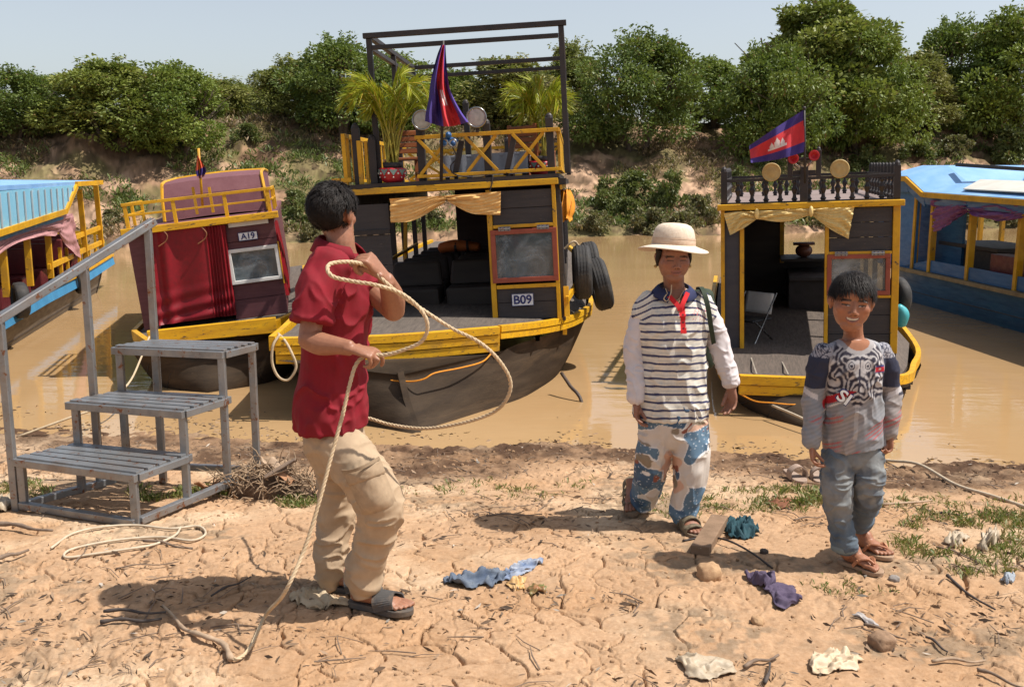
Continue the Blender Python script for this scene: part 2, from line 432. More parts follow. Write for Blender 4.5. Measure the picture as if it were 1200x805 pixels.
# ================================================================ vegetation
def leaf_mat(name, trans=.35, rough=.5):
    k = NT(name); a = k.n('ShaderNodeAttribute', attribute_name='Col')
    k.l(a.outputs['Color'], k.b.inputs['Base Color']); k.b.inputs['Roughness'].default_value = rough; k.b.inputs['Specular IOR Level'].default_value = .35
    tr = k.n('ShaderNodeBsdfTranslucent'); mx = k.n('ShaderNodeMixShader'); mx.inputs[0].default_value = trans
    tc = k.mix(.5, a.outputs['Color'], (.16, .22, .02)); k.l(tc, tr.inputs['Color'])
    k.l(k.b.outputs[0], mx.inputs[1]); k.l(tr.outputs[0], mx.inputs[2]); k.l(mx.outputs[0], k.t.nodes['Material Output'].inputs[0]); return k.m
LEAF = leaf_mat('leaf', .28)
BARK = paint('bark', (.13, .10, .075), (.07, .05, .04), .9, 6, bump=.6, bscale=25)
def leaves_mesh(name, C, D, L, W, colr, rng, droop=.15):
    """one kinked leaf (2 quads) at every point C, pointing along D"""
    n = len(C); D = D / np.linalg.norm(D, axis=1)[:, None]
    r = rng.normal(size=(n, 3)); S = np.cross(D, r); S /= np.linalg.norm(S, axis=1)[:, None]
    N = np.cross(S, D); L = L[:, None]; W = W[:, None]
    a = C - S * W * .15; b = C + S * W * .15
    m1 = C + D * L * .5 - S * W * .5 + N * W * .18; m2 = C + D * L * .5 + S * W * .5 + N * W * .18
    t1 = C + D * L - S * W * .12 - np.array((0, 0, 1)) * L * droop; t2 = C + D * L + S * W * .12 - np.array((0, 0, 1)) * L * droop
    v = np.stack([a, b, m1, m2, t1, t2], 1).reshape(-1, 3)
    o = np.arange(n)[:, None] * 6; q = np.concatenate([o + np.array((0, 1, 3, 2)), o + np.array((2, 3, 5, 4))], 1).reshape(-1, 4)
    me = bpy.data.meshes.new(name); me.vertices.add(len(v)); me.vertices.foreach_set('co', v.ravel())
    me.loops.add(q.size); me.loops.foreach_set('vertex_index', q.ravel().astype(np.int32)); me.polygons.add(len(q)); me.polygons.foreach_set('loop_start', np.arange(0, q.size, 4, dtype=np.int32))
    me.update(calc_edges=True); setcol(me, np.repeat(colr, 6, axis=0)); me.materials.append(LEAF); return me
def crown_mesh(seed, rx, ry, h, nl=60, per=300, lo=.12, leaf=.15, tone=(.075, .115, .028), tone2=(.15, .17, .04), top=1.0):
    rng = np.random.default_rng(seed); C = []; D = []; T = []
    for k in range(nl):
        # lumps spread over a dome, fuller low down, with a few that stick out
        a = rng.uniform(0, 2 * math.pi); zz = rng.uniform(lo, 1) ** .9; rr = math.sqrt(max(0, 1 - max(0, (zz - .42) / .6) ** 2)) * rng.uniform(.30, .98)
        c = np.array((math.cos(a) * rr * rx, math.sin(a) * rr * ry, zz * h * .93)) * rng.choice([1, 1, 1, 1.04])
        lr = rng.uniform(.13, .26) * (rx + h) / 2 * (1.1 - .45 * zz)
        n = int(per * rng.uniform(.6, 1.3)); d = rng.normal(size=(n, 3)); d /= np.linalg.norm(d, axis=1)[:, None]
        rad = lr * rng.uniform(.45, 1.0, n) ** .5 * (1 + .35 * (rng.random(n) > .93)); p = c + d * rad[:, None] * np.array((1.1, 1.1, .85))
        C.append(p); D.append(d + rng.normal(size=(n, 3)) * .5 + np.array((0, 0, .15))); t = rng.random()
        T.append(np.clip(np.full(n, t) * .75 + rng.random(n) * .35, 0, 1))
    # wispy shoots above the outline
    for k in range(int(nl * .5)):
        a = rng.uniform(0, 2 * math.pi); rr = rng.uniform(0, .42); c = np.array((math.cos(a) * rr * rx, math.sin(a) * rr * ry, h * (.82 + .1 * (1 - rr))))
        dr = np.array((math.cos(a) * .35, math.sin(a) * .35, 1)) ; n = 26; s = rng.random(n)[:, None]
        C.append(c + dr * s * h * rng.uniform(.08, .20) + rng.normal(size=(n, 3)) * .05); D.append(rng.normal(size=(n, 3)) + dr * .6); T.append(rng.random(n))
    C = np.concatenate(C); D = np.concatenate(D); T = np.concatenate(T)[:, None]
    keep = C[:, 2] > .05; C, D, T = C[keep], D[keep], T[keep]; n = len(C)
    col = np.array(tone) * (1 - T) + np.array(tone2) * T
    dry = rng.random(n) > .97; col[dry] = (.20, .13, .05)
    return leaves_mesh('crown', C, D, rng.uniform(.7, 1.4, n) * leaf, rng.uniform(.4, .7, n) * leaf, col, rng)
def trunk_mesh(seed, rx, h):
    rng = random.Random(seed); mb = MB()
    for k in range(rng.randint(3, 5)):
        a = rng.uniform(0, 6.28); x = math.cos(a) * .22; y = math.sin(a) * .22; pts = []; r = []
        for i in range(8):
            t = i / 7; sp = t ** 1.3 * rx * .6
            pts.append(V((x + math.cos(a) * sp + rng.uniform(-.06, .06), y + math.sin(a) * sp + rng.uniform(-.06, .06), -.3 + t * h * .85))); r.append(.11 * (1 - .8 * t) * h / 5)
        mb.tube(pts, r, 7)
        for j in (3, 4, 5):
            b = a + rng.uniform(-1.6, 1.6); q = pts[j]
            mb.tube([q, q + V((math.cos(b) * rx * .25, math.sin(b) * rx * .25, h * .07)), q + V((math.cos(b) * rx * .5, math.sin(b) * rx * .5, h * .2))], [r[j] * .6, r[j] * .4, .012], 5)
    return mb.mesh('trunk')
VAR = []
for i, (rx, h, tn, t2) in enumerate([(2.3, 4.6, (0.104, 0.159, 0.030), (0.233, 0.278, 0.051)), (2.0, 4.2, (0.122, 0.168, 0.032), (0.276, 0.295, 0.068)), (2.6, 5.0, (0.078, 0.127, 0.030), (0.173, 0.223, 0.049)),
                             (2.0, 5.2, (0.129, 0.159, 0.041), (0.294, 0.287, 0.081)), (2.8, 4.4, (0.087, 0.136, 0.027), (0.198, 0.247, 0.047)), (1.7, 4.4, (0.147, 0.168, 0.047), (0.311, 0.287, 0.095))]):
    VAR.append((crown_mesh(100 + i, rx, rx * .85, h, 54, 470, lo=.16, leaf=.135, tone=tn, tone2=t2), trunk_mesh(50 + i, rx, h), rx, h))
def tree(u, vtop, dY, wpx, var, label, name='tree', zoff=0, rot=0):
    Y = 0; x = 0
    for _ in range(6):
        Y = float(y_far(np.array([x]))[0]) + dY; x = at(u, 200, Y).x
    z0 = gzr(x, Y) - .15 + zoff; top = at(u, vtop, Y).z; cm, tm, rx, h = VAR[var]
    sx = wpx / FPX * Y / 2 / rx; sz = (top - z0) / h
    o = empty(name, Matrix.Translation((x, Y, z0)) @ Matrix.Rotation(rot, 4, 'Z') @ Matrix.Diagonal((sx, sx, sz, 1)), label, 'tree', 'trees on the far bank')
    for nm, me in (('crown', cm), ('trunk', tm)):
        c = bpy.data.objects.new(nm, me); COL.objects.link(c); c.parent = o
        if nm == 'trunk' and not me.materials: me.materials.append(BARK)
    return o
for a in [
    (18, 83, 8.1, 120, 2, 'dark bushy tree at the left edge of the photo above the blue roof'),
    (82, 91, 10.6, 110, 0, 'middle tree of the left clump, rising behind the blue boat'),
    (140, 75, 7.6, 150, 1, 'bright green rounded tree between the blue boat and the maroon boat'),
    (208, 81, 7.1, 130, 0, 'broad tree overhanging the pale gap in the bank, left of the maroon roof'),
    (262, 95, 18.6, 110, 3, 'thin distant tree at the head of the dirt gap'),
    (305, 103, 19.6, 90, 5, 'low pale bush at the top of the dirt gap'),
    (352, 71, 10.6, 110, 3, 'tall loose tree just right of the dirt gap'),
    (402, 49, 8.1, 140, 2, 'tall dark tree standing left of the black canopy frame'),
    (462, 69, 9.6, 120, 0, 'green tree seen through the left end of the canopy frame'),
    (535, 85, 11.6, 120, 4, 'tree seen right behind the drooping flag inside the canopy frame'),
    (600, 73, 9.6, 130, 5, 'pale tree seen through the right half of the canopy frame'),
    (668, 55, 13.6, 90, 3, 'thin tree just right of the canopy frame, reaching above its neighbours'),
    (745, 43, 7.6, 150, 2, 'rounded dark tree standing alone above the shrubs right of the black two deck boat'),
    (826, 73, 11.6, 110, 0, 'lower tree tucked between the rounded dark tree and the tallest tree'),
    (900, 57, 6.6, 150, 4, 'dark tree right behind the waving flag'),
    (950, 9, 10.1, 190, 1, 'tallest tree of the bank, touching the top of the photo'),
    (1010, 37, 7.6, 130, 0, 'bright tree on the right flank of the tallest tree'),
    (1062, 67, 10.6, 100, 5, 'pale feathery tree above the bow roof of the blue boat on the right'),
    (1110, 29, 11.6, 130, 2, 'tall dark tree second from the right edge'),
    (1178, 21, 8.6, 150, 0, 'tree cut by the right edge of the photo'),
    (1262, 27, 9.6, 150, 4, 'tree standing just outside the right edge'),
    (-150, 73, 9, 170, 4, 'second tree beyond the left edge of the photo'),
    (-60, 77, 9.6, 150, 1, 'tree standing just outside the left edge'),
]: tree(*a[:5], a[5], rot=a[0] * .7)
# shrubs on the slope
SH = [crown_mesh(200 + i, .9, .8, 1.0, 16, 130, lo=.05, leaf=.13, tone=tn, tone2=t2) for i, (tn, t2) in enumerate([((.10, .13, .035), (.20, .22, .075)), ((.085, .11, .035), (.17, .19, .06)), ((.12, .115, .05), (.22, .20, .10))])]
def shrub(u, v, h, w, var, label):
    p = None
    h0 = GB.ray_cast(CAM, ray(u, v).normalized())
    if h0[0] is None or h0[0].y < 20: return
    p = h0[0]; s = w / FPX * p.y / 1.8 * .8; sz = h / FPX * p.y * .75
    o = bpy.data.objects.new('shrub', SH[var]); COL.objects.link(o); o.matrix_world = Matrix.Translation(p - V((0, 0, .08))) @ Matrix.Rotation(u, 4, 'Z') @ Matrix.Diagonal((s, s, sz, 1))
    tag(o, label, 'shrub', 'shrubs on the far slope')
for a in [
    (712, 245, 46, 60, 0, 'green shrub on the slope nearest the right rail of the two deck boat'), (745, 232, 40, 70, 1, 'shrub on the slope below the rounded dark tree'),
    (785, 240, 48, 60, 0, 'bright shrub on the slope above the woman in the sun hat'), (820, 262, 44, 60, 2, 'shrub by the water just left of the black baluster rail'),
    (700, 272, 34, 50, 2, 'dry shrub at the waterline beside the hanging tyres'), (760, 274, 40, 70, 2, 'dry brush at the waterline above the sun hat'),
    (800, 276, 36, 60, 2, 'dry brush at the waterline right of the sun hat'), (735, 258, 34, 50, 1, 'low shrub halfway up the slope right of the tyres'),
    (1015, 200, 36, 50, 0, 'shrub on the slope right of the waving flag'), (1075, 186, 24, 60, 1, 'low shrub above the ridge of the blue roof'),
    (1180, 190, 50, 70, 1, 'green shrub above the blue roof at the right edge'), (1120, 182, 30, 50, 2, 'dry shrub above the blue roof near the right edge'),
    (350, 268, 44, 60, 0, 'shrub at the waterline between the maroon boat and the man'), (345, 245, 30, 50, 1, 'upper shrub on the slope left of the mans head'),
    (365, 282, 30, 40, 2, 'dry brush at the waterline left of the mans head'), (130, 262, 24, 50, 2, 'dry brush on the slope behind the yellow end posts of the blue boat'),
    (290, 165, 26, 50, 1, 'shrub beside the dirt gap above the maroon roof'), (865, 215, 26, 34, 0, 'shrub seen over the left end of the baluster rail'),
    (1135, 262, 22, 60, 2, 'dry brush at the waterline behind the open side of the right blue boat'), (1185, 262, 24, 50, 2, 'dry brush at the waterline seen at the right edge under the blue roof'),
    (500, 262, 36, 60, 2, 'dry brush seen through the cabin of the two deck boat'), (950, 262, 30, 60, 2, 'dry brush seen through the doorway of the baluster boat'),
]: shrub(*a)
# ================================================================ boats
YEL = paint('yellow_paint', (.66, .355, .008), (.50, .24, .006), .45, 5, (1, 1, 1), (.11, .065, .03), .605, bump=.3, bscale=45, dirt=(.30, .17, .03))
YEL2 = paint('yellow_worn_planks', (.74, .41, .010), (.54, .27, .006), .5, 3, (1, 6, 6), (.10, .06, .03), .575, bump=.4, bscale=35, dirt=(.34, .19, .03))
BLK = paint('black_stained_wood', (.030, .026, .028), (.055, .046, .045), .55, 4, (1, 5, 9), (.13, .10, .085), .615, bump=.4, bscale=30)
BLKP = paint('black_post_paint', (.018, .014, .014), (.040, .030, .028), .5, 6, chip=(.10, .07, .05), chip_amt=.69, bump=.3)
DECK = paint('grey_deck_planks', (.135, .108, .087), (.075, .06, .05), .8, 5, (8, 1, 1), (.33, .28, .23), .64, bump=.5, bscale=30)
DARKIN = paint('dark_interior_wood', (.030, .022, .018), (.05, .038, .03), .6, 4, (1, 4, 4), bump=.2)
HULL = paint('weathered_black_hull', (.034, .024, .017), (.070, .050, .034), .85, 2.2, (1.2, .6, 5), (.15, .11, .075), .68, bump=.6, bscale=18, dirt=(.12, .078, .045), spec=.12)
ORW = paint('red_brown_frame', (.31, .072, .040), (.24, .052, .03), .5, 6, chip=(.2, .1, .05), chip_amt=.7)
MAR = paint('maroon_paint', (.125, .040, .045), (.085, .026, .030), .6, 3, (1, 1, 6), (.24, .14, .125), .635, bump=.3, bscale=40)
MARR = paint('faded_maroon_roof', (.185, .072, .080), (.14, .052, .06), .75, 4, (1, 1, 1), (.32, .16, .16), .66, bump=.3, bscale=60)
BLU = paint('sky_blue_paint', (.045, .24, .44), (.035, .17, .33), .5, 3, (1, 1, 1), (.20, .30, .34), .68, bump=.25)
DBLU = paint('deep_blue_paint', (.020, .115, .235), (.015, .075, .165), .45, 3, (1, .6, 5), (.06, .10, .12), .66, bump=.3)
MBLU = paint('mid_blue_paint', (.022, .125, .30), (.015, .09, .22), .45, 3, (1, .6, 4), (.1, .15, .17), .68, bump=.3)
ROOFB = paint('pale_blue_roof_sheet', (.16, .34, .62), (.26, .44, .68), .5, 1.6, (1, 1, 1), (.45, .5, .55), .66, bump=.2)
WHT = paint('white_paint', (.72, .71, .68), (.6, .58, .54), .5, 6, chip=(.35, .3, .25), chip_amt=.68)
PLATE = paint('sign_plate_white', (.78, .79, .80), (.68, .69, .71), .4, 5)
NAVYINK = paint('navy_letters', (.012, .018, .13), (.012, .018, .10), .5)
STEEL = paint('galvanised_steel', (.30, .31, .32), (.21, .21, .21), .42, 7, (1, 1, 1), (.20, .085, .04), .575, bump=.15, metal=.65, dirt=(.26, .19, .14))
RUB = paint('tyre_rubber', (.022, .021, .021), (.045, .043, .042), .75, 7, bump=.4, dirt=(.09, .075, .06))
CHROME = paint('lamp_chrome', (.36, .35, .33), (.22, .21, .20), .25, 8, metal=1, bump=.05)
GLASSY = paint('lamp_glass', (.48, .46, .40), (.30, .28, .24), .25, 30, spec=.7, bump=.5)
BRASSY = paint('straw_drum_skin', (.50, .36, .15), (.40, .27, .10), .6, 14)
REDP = paint('red_horn_plastic', (.55, .025, .035), (.40, .015, .02), .3)
BLUH = paint('blue_horn_plastic', (.03, .12, .30), (.02, .07, .2), .3)
GOLD = cloth_mat('gold_satin', None, (.84, .50, .18), .45, 700, .1, .22)
GOLD2 = cloth_mat('pale_gold_satin', None, (.82, .60, .24), .45, 700, .1, .2)
ORANGEC = cloth_mat('orange_cloth', None, (.72, .27, .02), .6, 700, .1, .3)
REDC = cloth_mat('crimson_satin', None, (.235, .009, .016), .45, 600, .1, .35)
PINKC = cloth_mat('faded_pink_cloth', None, (.50, .25, .25), .8, 600, .1, .4)
PURC = cloth_mat('purple_satin', None, (.24, .075, .22), .5, 600, .1, .35)
ROPEM = paint('cream_rope_fibre', (.52, .41, .27), (.40, .30, .19), .9, 30, bump=.5, bscale=120)
def glass_mat():
    k = NT('window_glass'); k.b.inputs['Base Color'].default_value = (.10, .13, .14, 1); k.b.inputs['Roughness'].default_value = .06
    k.b.inputs['Alpha'].default_value = .62; k.b.inputs['Specular IOR Level'].default_value = .7
    c = k.coords(); k.l(k.rng(k.noise(4, 5, .6, c), .3, .7, .45, .75), k.b.inputs['Alpha'])
    k.l(k.mix(k.rng(k.noise(3, 6, .7, c, 1), .45, .7), (.09, .12, .135), (.30, .36, .40)), k.b.inputs['Base Color']); return k.m
GLASS = glass_mat()
class Frame:
    """a boat's own axes: x along the front of its cabin, y towards its stern, z up"""
    def __init__(s, O, vpu, vpv, roll):
        s.O = V(O); ey = V(((vpu - 600) / FPX, 1, (HOR - vpv) / FPX)).normalized(); x0 = ey.cross(V((0, 0, 1))).normalized()
        ex = Matrix.Rotation(-math.radians(roll), 3, ey) @ x0; ez = ex.cross(ey)
        s.R = Matrix((ex, ey, ez)).transposed(); s.M = Matrix.Translation(s.O) @ s.R.to_4x4(); s.Ri = s.R.transposed()
    def loc(s, p): return s.Ri @ (V(p) - s.O)
    def px(s, u, v, y=0):
        d = s.Ri @ ray(u, v); c = s.Ri @ (CAM - s.O); t = (y - c.y) / d.y; return c + d * t
    def xz(s, u, v, y=0): p = s.px(u, v, y); return p.x, p.z
    def w(s, x, y, z): return s.O + s.R @ V((x, y, z))
def planks(mb, x0, x1, y0, y1, z0, z1, n, gap=.004, horiz=True, rng=random):
    for i in range(n):
        if horiz: mb.box(x0, x1, y0 + rng.uniform(-.003, .003), y1, z0 + (z1 - z0) * i / n + gap / 2, z0 + (z1 - z0) * (i + 1) / n - gap / 2)
        else: mb.box(x0 + (x1 - x0) * i / n + gap / 2, x0 + (x1 - x0) * (i + 1) / n - gap / 2, y0 + rng.uniform(-.003, .003), y1, z0, z1)
def hull(stations, nseg=24, full=.55):
    """closed skin lofted through (left sheer, keel, right sheer) stations"""
    mb = MB(); rows = []
    L = [[V(s[i]) for s in stations] for i in range(3)]; sub = 6
    Lc = [cr(q, sub) for q in L]
    for i in range(len(Lc[0])):
        a, k, b = Lc[0][i], Lc[1][i], Lc[2][i]; f = min(1, i / (sub * 1.0)); p = 1.0 - .45 * f * full * 1.6
        row = []
        for j in range(nseg + 1):
            s = -1 + 2 * j / nseg; e = a if s < 0 else b; q = abs(s)
            w = q ** p; h = q ** (1.0 + 1.3 * f)
            row.append(V((k.x + (e.x - k.x) * w, k.y + (e.y - k.y) * w, k.z + (e.z - k.z) * h)))
        rows.append(row)
    mb.grid(rows); o = [len(rows) - 1]
    n = nseg + 1
    mb.f.append(tuple(range(n))); mb.f.append(tuple((len(rows) - 1) * n + k for k in range(n - 1, -1, -1))); mb.mi += [0, 0]
    return mb, rows
def strakes(rows, js, r=.012):
    mb = MB()
    for j in js: mb.tube([r_[j] for r_ in rows[3:]], r * .6, 5)
    return mb
def drape(mb, top, bot, nx=40, nz=14, sag=0, fold=.025, nf=9, seed=0, gather=None, y=-.03, side=0):
    """swagged cloth between a top polyline and a bottom polyline (local x,z), folds along y"""
    rng = random.Random(seed); ph = [rng.uniform(0, 6.28) for _ in range(4)]
    def pl(P, t):
        t = t * (len(P) - 1); i = min(int(t), len(P) - 2); f = t - i; return P[i][0] + (P[i + 1][0] - P[i][0]) * f, P[i][1] + (P[i + 1][1] - P[i][1]) * f
    tp = [(p.x, p.y) for p in cr([V((a, b, 0)) for a, b in top], 6)]; bt = [(p.x, p.y) for p in cr([V((a, b, 0)) for a, b in bot], 6)]
    rows = []
    for j in range(nz + 1):
        t = j / nz; row = []
        for i in range(nx + 1):
            s = i / nx; a = pl(tp, s); b = pl(bt, s)
            x = a[0] + (b[0] - a[0]) * t; z = a[1] + (b[1] - a[1]) * t
            g = gather(s, t) if gather else math.sin(s * nf * 6.28 + ph[0] + 1.2 * math.sin(s * 5 + t * 2 + ph[1])) + .4 * math.sin(s * nf * 2.3 * 6.28 + ph[2] + t * 3)
            yy = y - abs(fold) - fold * g * (.35 + .65 * min(1, t * 2 if not gather else 1))
            row.append(V((x, yy, z)) if not side else V((side, x, z)) + V((yy, 0, 0)))
        rows.append(row)
    mb.grid(rows); return mb
def swag(seed, k=5, ax=1.0):
    """folds that sweep in curves from one gathered corner"""
    r = random.Random(seed); p = r.uniform(0, 6)
    return lambda s, t: math.sin(k * 6.28 * (t + .35 * math.sin(s * math.pi) * ax) + p + 1.4 * math.sin(s * 7 + p)) * (.55 + .4 * math.sin(s * 5 + t * 3 + p)) + .45 * math.sin(k * 2.7 * 6.28 * (t + .3 * s * s) + 2 * p + s * 4)
def letters(txt, size, M, mat, parent, name='lettering'):
    me = text_mesh(txt, size); o = obj_from(me, name, mat, None, False); o.parent = parent; o.matrix_local = M; return o
XZ = Matrix(((1, 0, 0, 0), (0, 0, -1, 0), (0, 1, 0, 0), (0, 0, 0, 1)))   # text plane facing -y
def sign(parent, fr, txt, u0, v0, u1, v1, y=-.03):
    a = fr.px(u0, v1, y); b = fr.px(u1, v0, y); mb = MB(); mb.box(a.x, b.x, y, y + .012, a.z, b.z); s = mb.build('number_plate', PLATE, parent, bevel=.002)
    f = MB(); t = .005; q = y - .002
    for x0, x1, z0, z1 in ((a.x, b.x, a.z, a.z + t), (a.x, b.x, b.z - t, b.z), (a.x, a.x + t, a.z + t, b.z - t), (b.x - t, b.x, a.z + t, b.z - t)): f.box(x0, x1, q, y - .0005, z0, z1)
    f.build('border', NAVYINK, s)
    h = b.z - a.z; letters(txt, h * .98, Matrix.Translation(((a.x + b.x) / 2, y - .003, (a.z + b.z) / 2 - h * .02)) @ XZ, NAVYINK, s); return s
def window(parent, fr, u0, v0, u1, v1, fmat, y0=-.012, fw=.045, hinges=True):
    a = fr.px(u0, v1, y0); b = fr.px(u1, v0, y0); mb = MB()
    mb.box(a.x, b.x, y0 - .03, y0 + .03, b.z - fw, b.z); mb.box(a.x, b.x, y0 - .03, y0 + .03, a.z, a.z + fw)
    mb.box(a.x, a.x + fw, y0 - .03, y0 + .03, a.z + fw, b.z - fw); mb.box(b.x - fw, b.x, y0 - .03, y0 + .03, a.z + fw, b.z - fw)
    w = mb.build('window', fmat, parent, bevel=.004)
    g = MB(); g.box(a.x + fw, b.x - fw, y0 - .004, y0 + .004, a.z + fw, b.z - fw); g.build('pane', GLASS, w)
    if hinges:
        for f in (.22, .80):
            h = MB(); x = a.x + (b.x - a.x) * f; h.box(x - .055, x + .055, y0 - .042, y0 - .031, b.z - .012, b.z + .028)
            h.tube([(x - .055, y0 - .046, b.z + .008), (x + .055, y0 - .046, b.z + .008)], .006, 6)
            h.build('hinge', STEEL, w)
            hs = MB()
            for q in (-.035, 0, .035):
                for zz in (-.004, .020): hs.ell((x + q, y0 - .042, b.z + zz), .005, 6, 4)
            hs.build('screw_heads', NAVYINK, w)
    return w
def strip(path, h, t, out):
    """upright plank bent along a path of points (top edge)"""
    P = cr([V(p) for p in path], 6); rows = []
    for i, p in enumerate(P):
        d = (P[min(i + 1, len(P) - 1)] - P[max(i - 1, 0)]); n = V((d.y, -d.x, 0)).normalized() * t * out; hh = h(i / (len(P) - 1)) if callable(h) else h
        rows.append([p, p + n, p + n - V((0, 0, hh)), p - V((0, 0, hh))])
    mb = MB(); mb.grid(rows, closed=True); m = len(rows)
    mb.f.append((3, 2, 1, 0)); mb.f.append(tuple((m - 1) * 4 + k for k in range(4))); mb.mi += [0, 0]; return mb
def xform(mb, fr):   # world coordinates -> the boat's own
    mb.v = [tuple(fr.loc(p)) for p in mb.v]; return mb
def xf(M, mb): mb.v = [tuple(M @ V(p)) for p in mb.v]; return mb
# ---------------------------------------------------------------- black and yellow two-deck boat
def boat_two_deck():
    fr = Frame(at(658, 374, 9.2), 672, 214, 3.2)
    B = empty('river_boat', fr.M, 'black two deck boat with yellow trim, plate B09 and an open canopy frame on top', 'boat', 'tour boats moored at the bank')
    S = [((-1.90, 7.95, .20), (-.90, 7.85, .10), (-.10, 8.5, .17)), ((-1.93, 8.4, .2), (-.74, 7.50, -.40), (.06, 8.75, .2)), ((-1.96, 9.0, .22), (-.60, 7.9, -.70), (.40, 9.3, .22)),
         ((-1.98, 10.6, .25), (-.55, 9.6, -.72), (.84, 10.7, .26)), ((-1.8, 14, .3), (-.4, 13, -.72), (.95, 14, .3)), ((-1.3, 16.5, .38), (-.2, 16, -.5), (.75, 16.5, .38))]
    S = [tuple(V(p) for p in s) for s in S]
    mb, rows = hull(S, 30); h = xform(mb, fr).build('hull', HULL, B, smooth=True)
    st = MB(); P = [V((-.90, 7.84, .12)), V((-.84, 7.74, -.1)), V((-.74, 7.60, -.34)), V((-.66, 7.9, -.5))]
    for i in range(3): st.bar(P[i], P[i + 1], .10, .05, V((1, .2, 0)))
    xform(st, fr).build('stem_post', HULL, h)
    # gunwale and bow planks
    path = [at(322, 394, 8.0), at(452, 391, 8.2), at(583, 381, 8.5)]
    m = MB()
    for k in range(3):
        q = [p - V((0, 0, .075 * k + .004)) + V((0, .004 * k, 0)) for p in path]
        s_ = strip(q, .068, .07 - .006 * k, 1); m.add(s_.v, s_.f)
    xform(m, fr).build('bow_planks', YEL2, B, bevel=.004)
    rp = [at(583, 381, 8.5), at(630, 376, 8.9), at(662, 370, 9.45), at(682, 361, 10.1), at(690, 351, 10.9), V((.96, 12.6, .46)), V((.98, 14.4, .5)), V((.8, 16.5, .6))]
    for k in range(2):
        s_ = strip([p - V((0, 0, .062 * k)) for p in rp], .057, .05 - .008 * k, 1); xform(s_, fr).build('gunwale', YEL2, B, bevel=.003)
    lp = [V((-.0, 0, 0)) + at(322, 394, 8.0), V((-1.97, 8.6, .38)), V((-2.02, 10, .40)), V((-1.95, 13, .45)), V((-1.3, 16.5, .6))]
    xform(strip(lp, .12, .05, -1), fr).build('gunwale', YEL2, B)
    bl = MB()
    for f in (.25, .6, .9, 1.3):
        p = V(rp[int(f * 2)]); bl.box(p.x - .02, p.x + .02, p.y - .03, p.y + .02, p.z - .18, p.z - .115)
    build_each(xform(bl, fr), 'gunwale_block', YEL, B)
    dk = MB(); pol = [V((p.x, p.y + .03, p.z - .03)) for p in cr(path, 3)] + [V((p.x - .03, p.y, p.z - .03)) for p in rp[1:]] + [V((p.x + .04, p.y, p.z - .03)) for p in lp[::-1][:-1]]
    dk.prism(pol[::-1], (0, 0, -.04)); xform(dk, fr).build('deck', DECK, B)
    ro = MB()  # orange line slung under the bow planks
    pts = [at(u, v, Y) for u, v, Y in ((432, 441, 7.95), (452, 445, 7.85), (480, 447, 7.8), (497, 444, 7.8), (510, 437, 7.85), (540, 431, 8.05), (565, 424, 8.3), (576, 414, 8.42))]
    ro.tube(cr(pts, 5), .007, 6); xform(ro, fr).build('bow_line', ORANGEC, B, smooth=True)
    # --- cabin
    X = lambda u, v=300: fr.px(u, v).x
    Z = lambda v, u=620: fr.px(u, v).z
    xl, zt = X(414, 260), Z(216.5, 640); D = 4.6
    w = MB(); x0, x1 = X(580), X(650)
    planks(w, x0, x1, 0, .03, Z(264), Z(222), 2); w.build('upper_panel', BLK, B, bevel=.003); w = MB(); planks(w, x0, x1, 0, .03, Z(374), Z(333), 2); w.build('lower_panel', BLK, B, bevel=.003)
    w = MB(); planks(w, xl, X(458, 280), 0, .03, 0.02, zt - .09, 4); w.build('front_wall', BLK, B, bevel=.003)
    wl = MB(); z1, z2 = Z(272, 440), Z(308, 440); wl.box(xl, X(458, 280), -.028, -.003, z1 - .02, z1 + .02); wl.box(xl, X(458, 280), -.028, -.003, z2 - .25, z2 - .21); build_each(wl, 'wall_batten', BLKP, B)
    w = MB(); w.box(X(650), 0, -.03, .05, 0, zt); w.box(X(573.5), X(579.5), -.025, .04, .0, zt - .02)
    w.box(X(580), X(650), -.03, -.003, Z(266), Z(262)); w.box(X(580), X(650), -.03, -.003, Z(337), Z(332.5)); w.build('door_trim', YEL, B, bevel=.003)
    w = MB(); w.box(xl - .05, .03, -.07, -.005, zt, zt + .055); w.build('roof_beam', YEL2, B, bevel=.004)
    w = MB(); w.box(xl - .05, .10, -.02, D, zt - .006, zt + .05); w.box(xl - .06, .04, -.06, D, zt + .057, zt + .095); w.build('roof_deck', BLKP, B)
    window(B, fr, 578, 266, 652, 332, ORW)
    sign(B, fr, 'B09', 600, 343.5, 625, 359)
    # right side of the cabin: low wall, posts, upper beam
    w = MB()
    def side_panel(y, z0, z1): w.box(.0, .035, y, y + .9, z0, z1)
    w.box(.002, .04, .05, D, -.02, .42); w.box(.002, .04, .05, D, zt - .17, zt - .006); w.box(.004, .05, .05, .34, .42, zt - .17)
    for y in (1.2, 2.1, 3.0, 3.9, D - .07): w.box(.006, .06, y, y + .06, .42, zt - .17)
    w.build('side_wall', BLK, B, bevel=.003)
    w = MB(); w.box(.042, .062, 0, D, zt - .05, zt - .008); w.bar((.055, .06, .30), (.055, .02, .02), .05, .03); w.bar((.06, .0, .18), (.20, .9, .30), .03, .06); w.build('side_trim', YEL, B, bevel=.003)
    d = MB(); rows = []
    for j in range(19):
        t = j / 18; ct = V((.085, .42 + .05 * math.sin(t * 4), zt - .07 - .27 * t)); rr = .05 + .055 * math.sin(min(1, t * 1.15) * 2.7)
        rows.append([ct + V((rr * .75 * math.cos(a) * (1 + .16 * math.sin(a * 7 + t * 5)), rr * 2.1 * math.sin(a) * (1 + .12 * math.sin(a * 9 + t * 3)), .018 * math.sin(a * 5 + t * 9))) for a in [6.2832 * k / 48 for k in range(48)]])
    d.grid(rows, closed=True)
    d.build('side_curtain', ORANGEC, B, smooth=True)
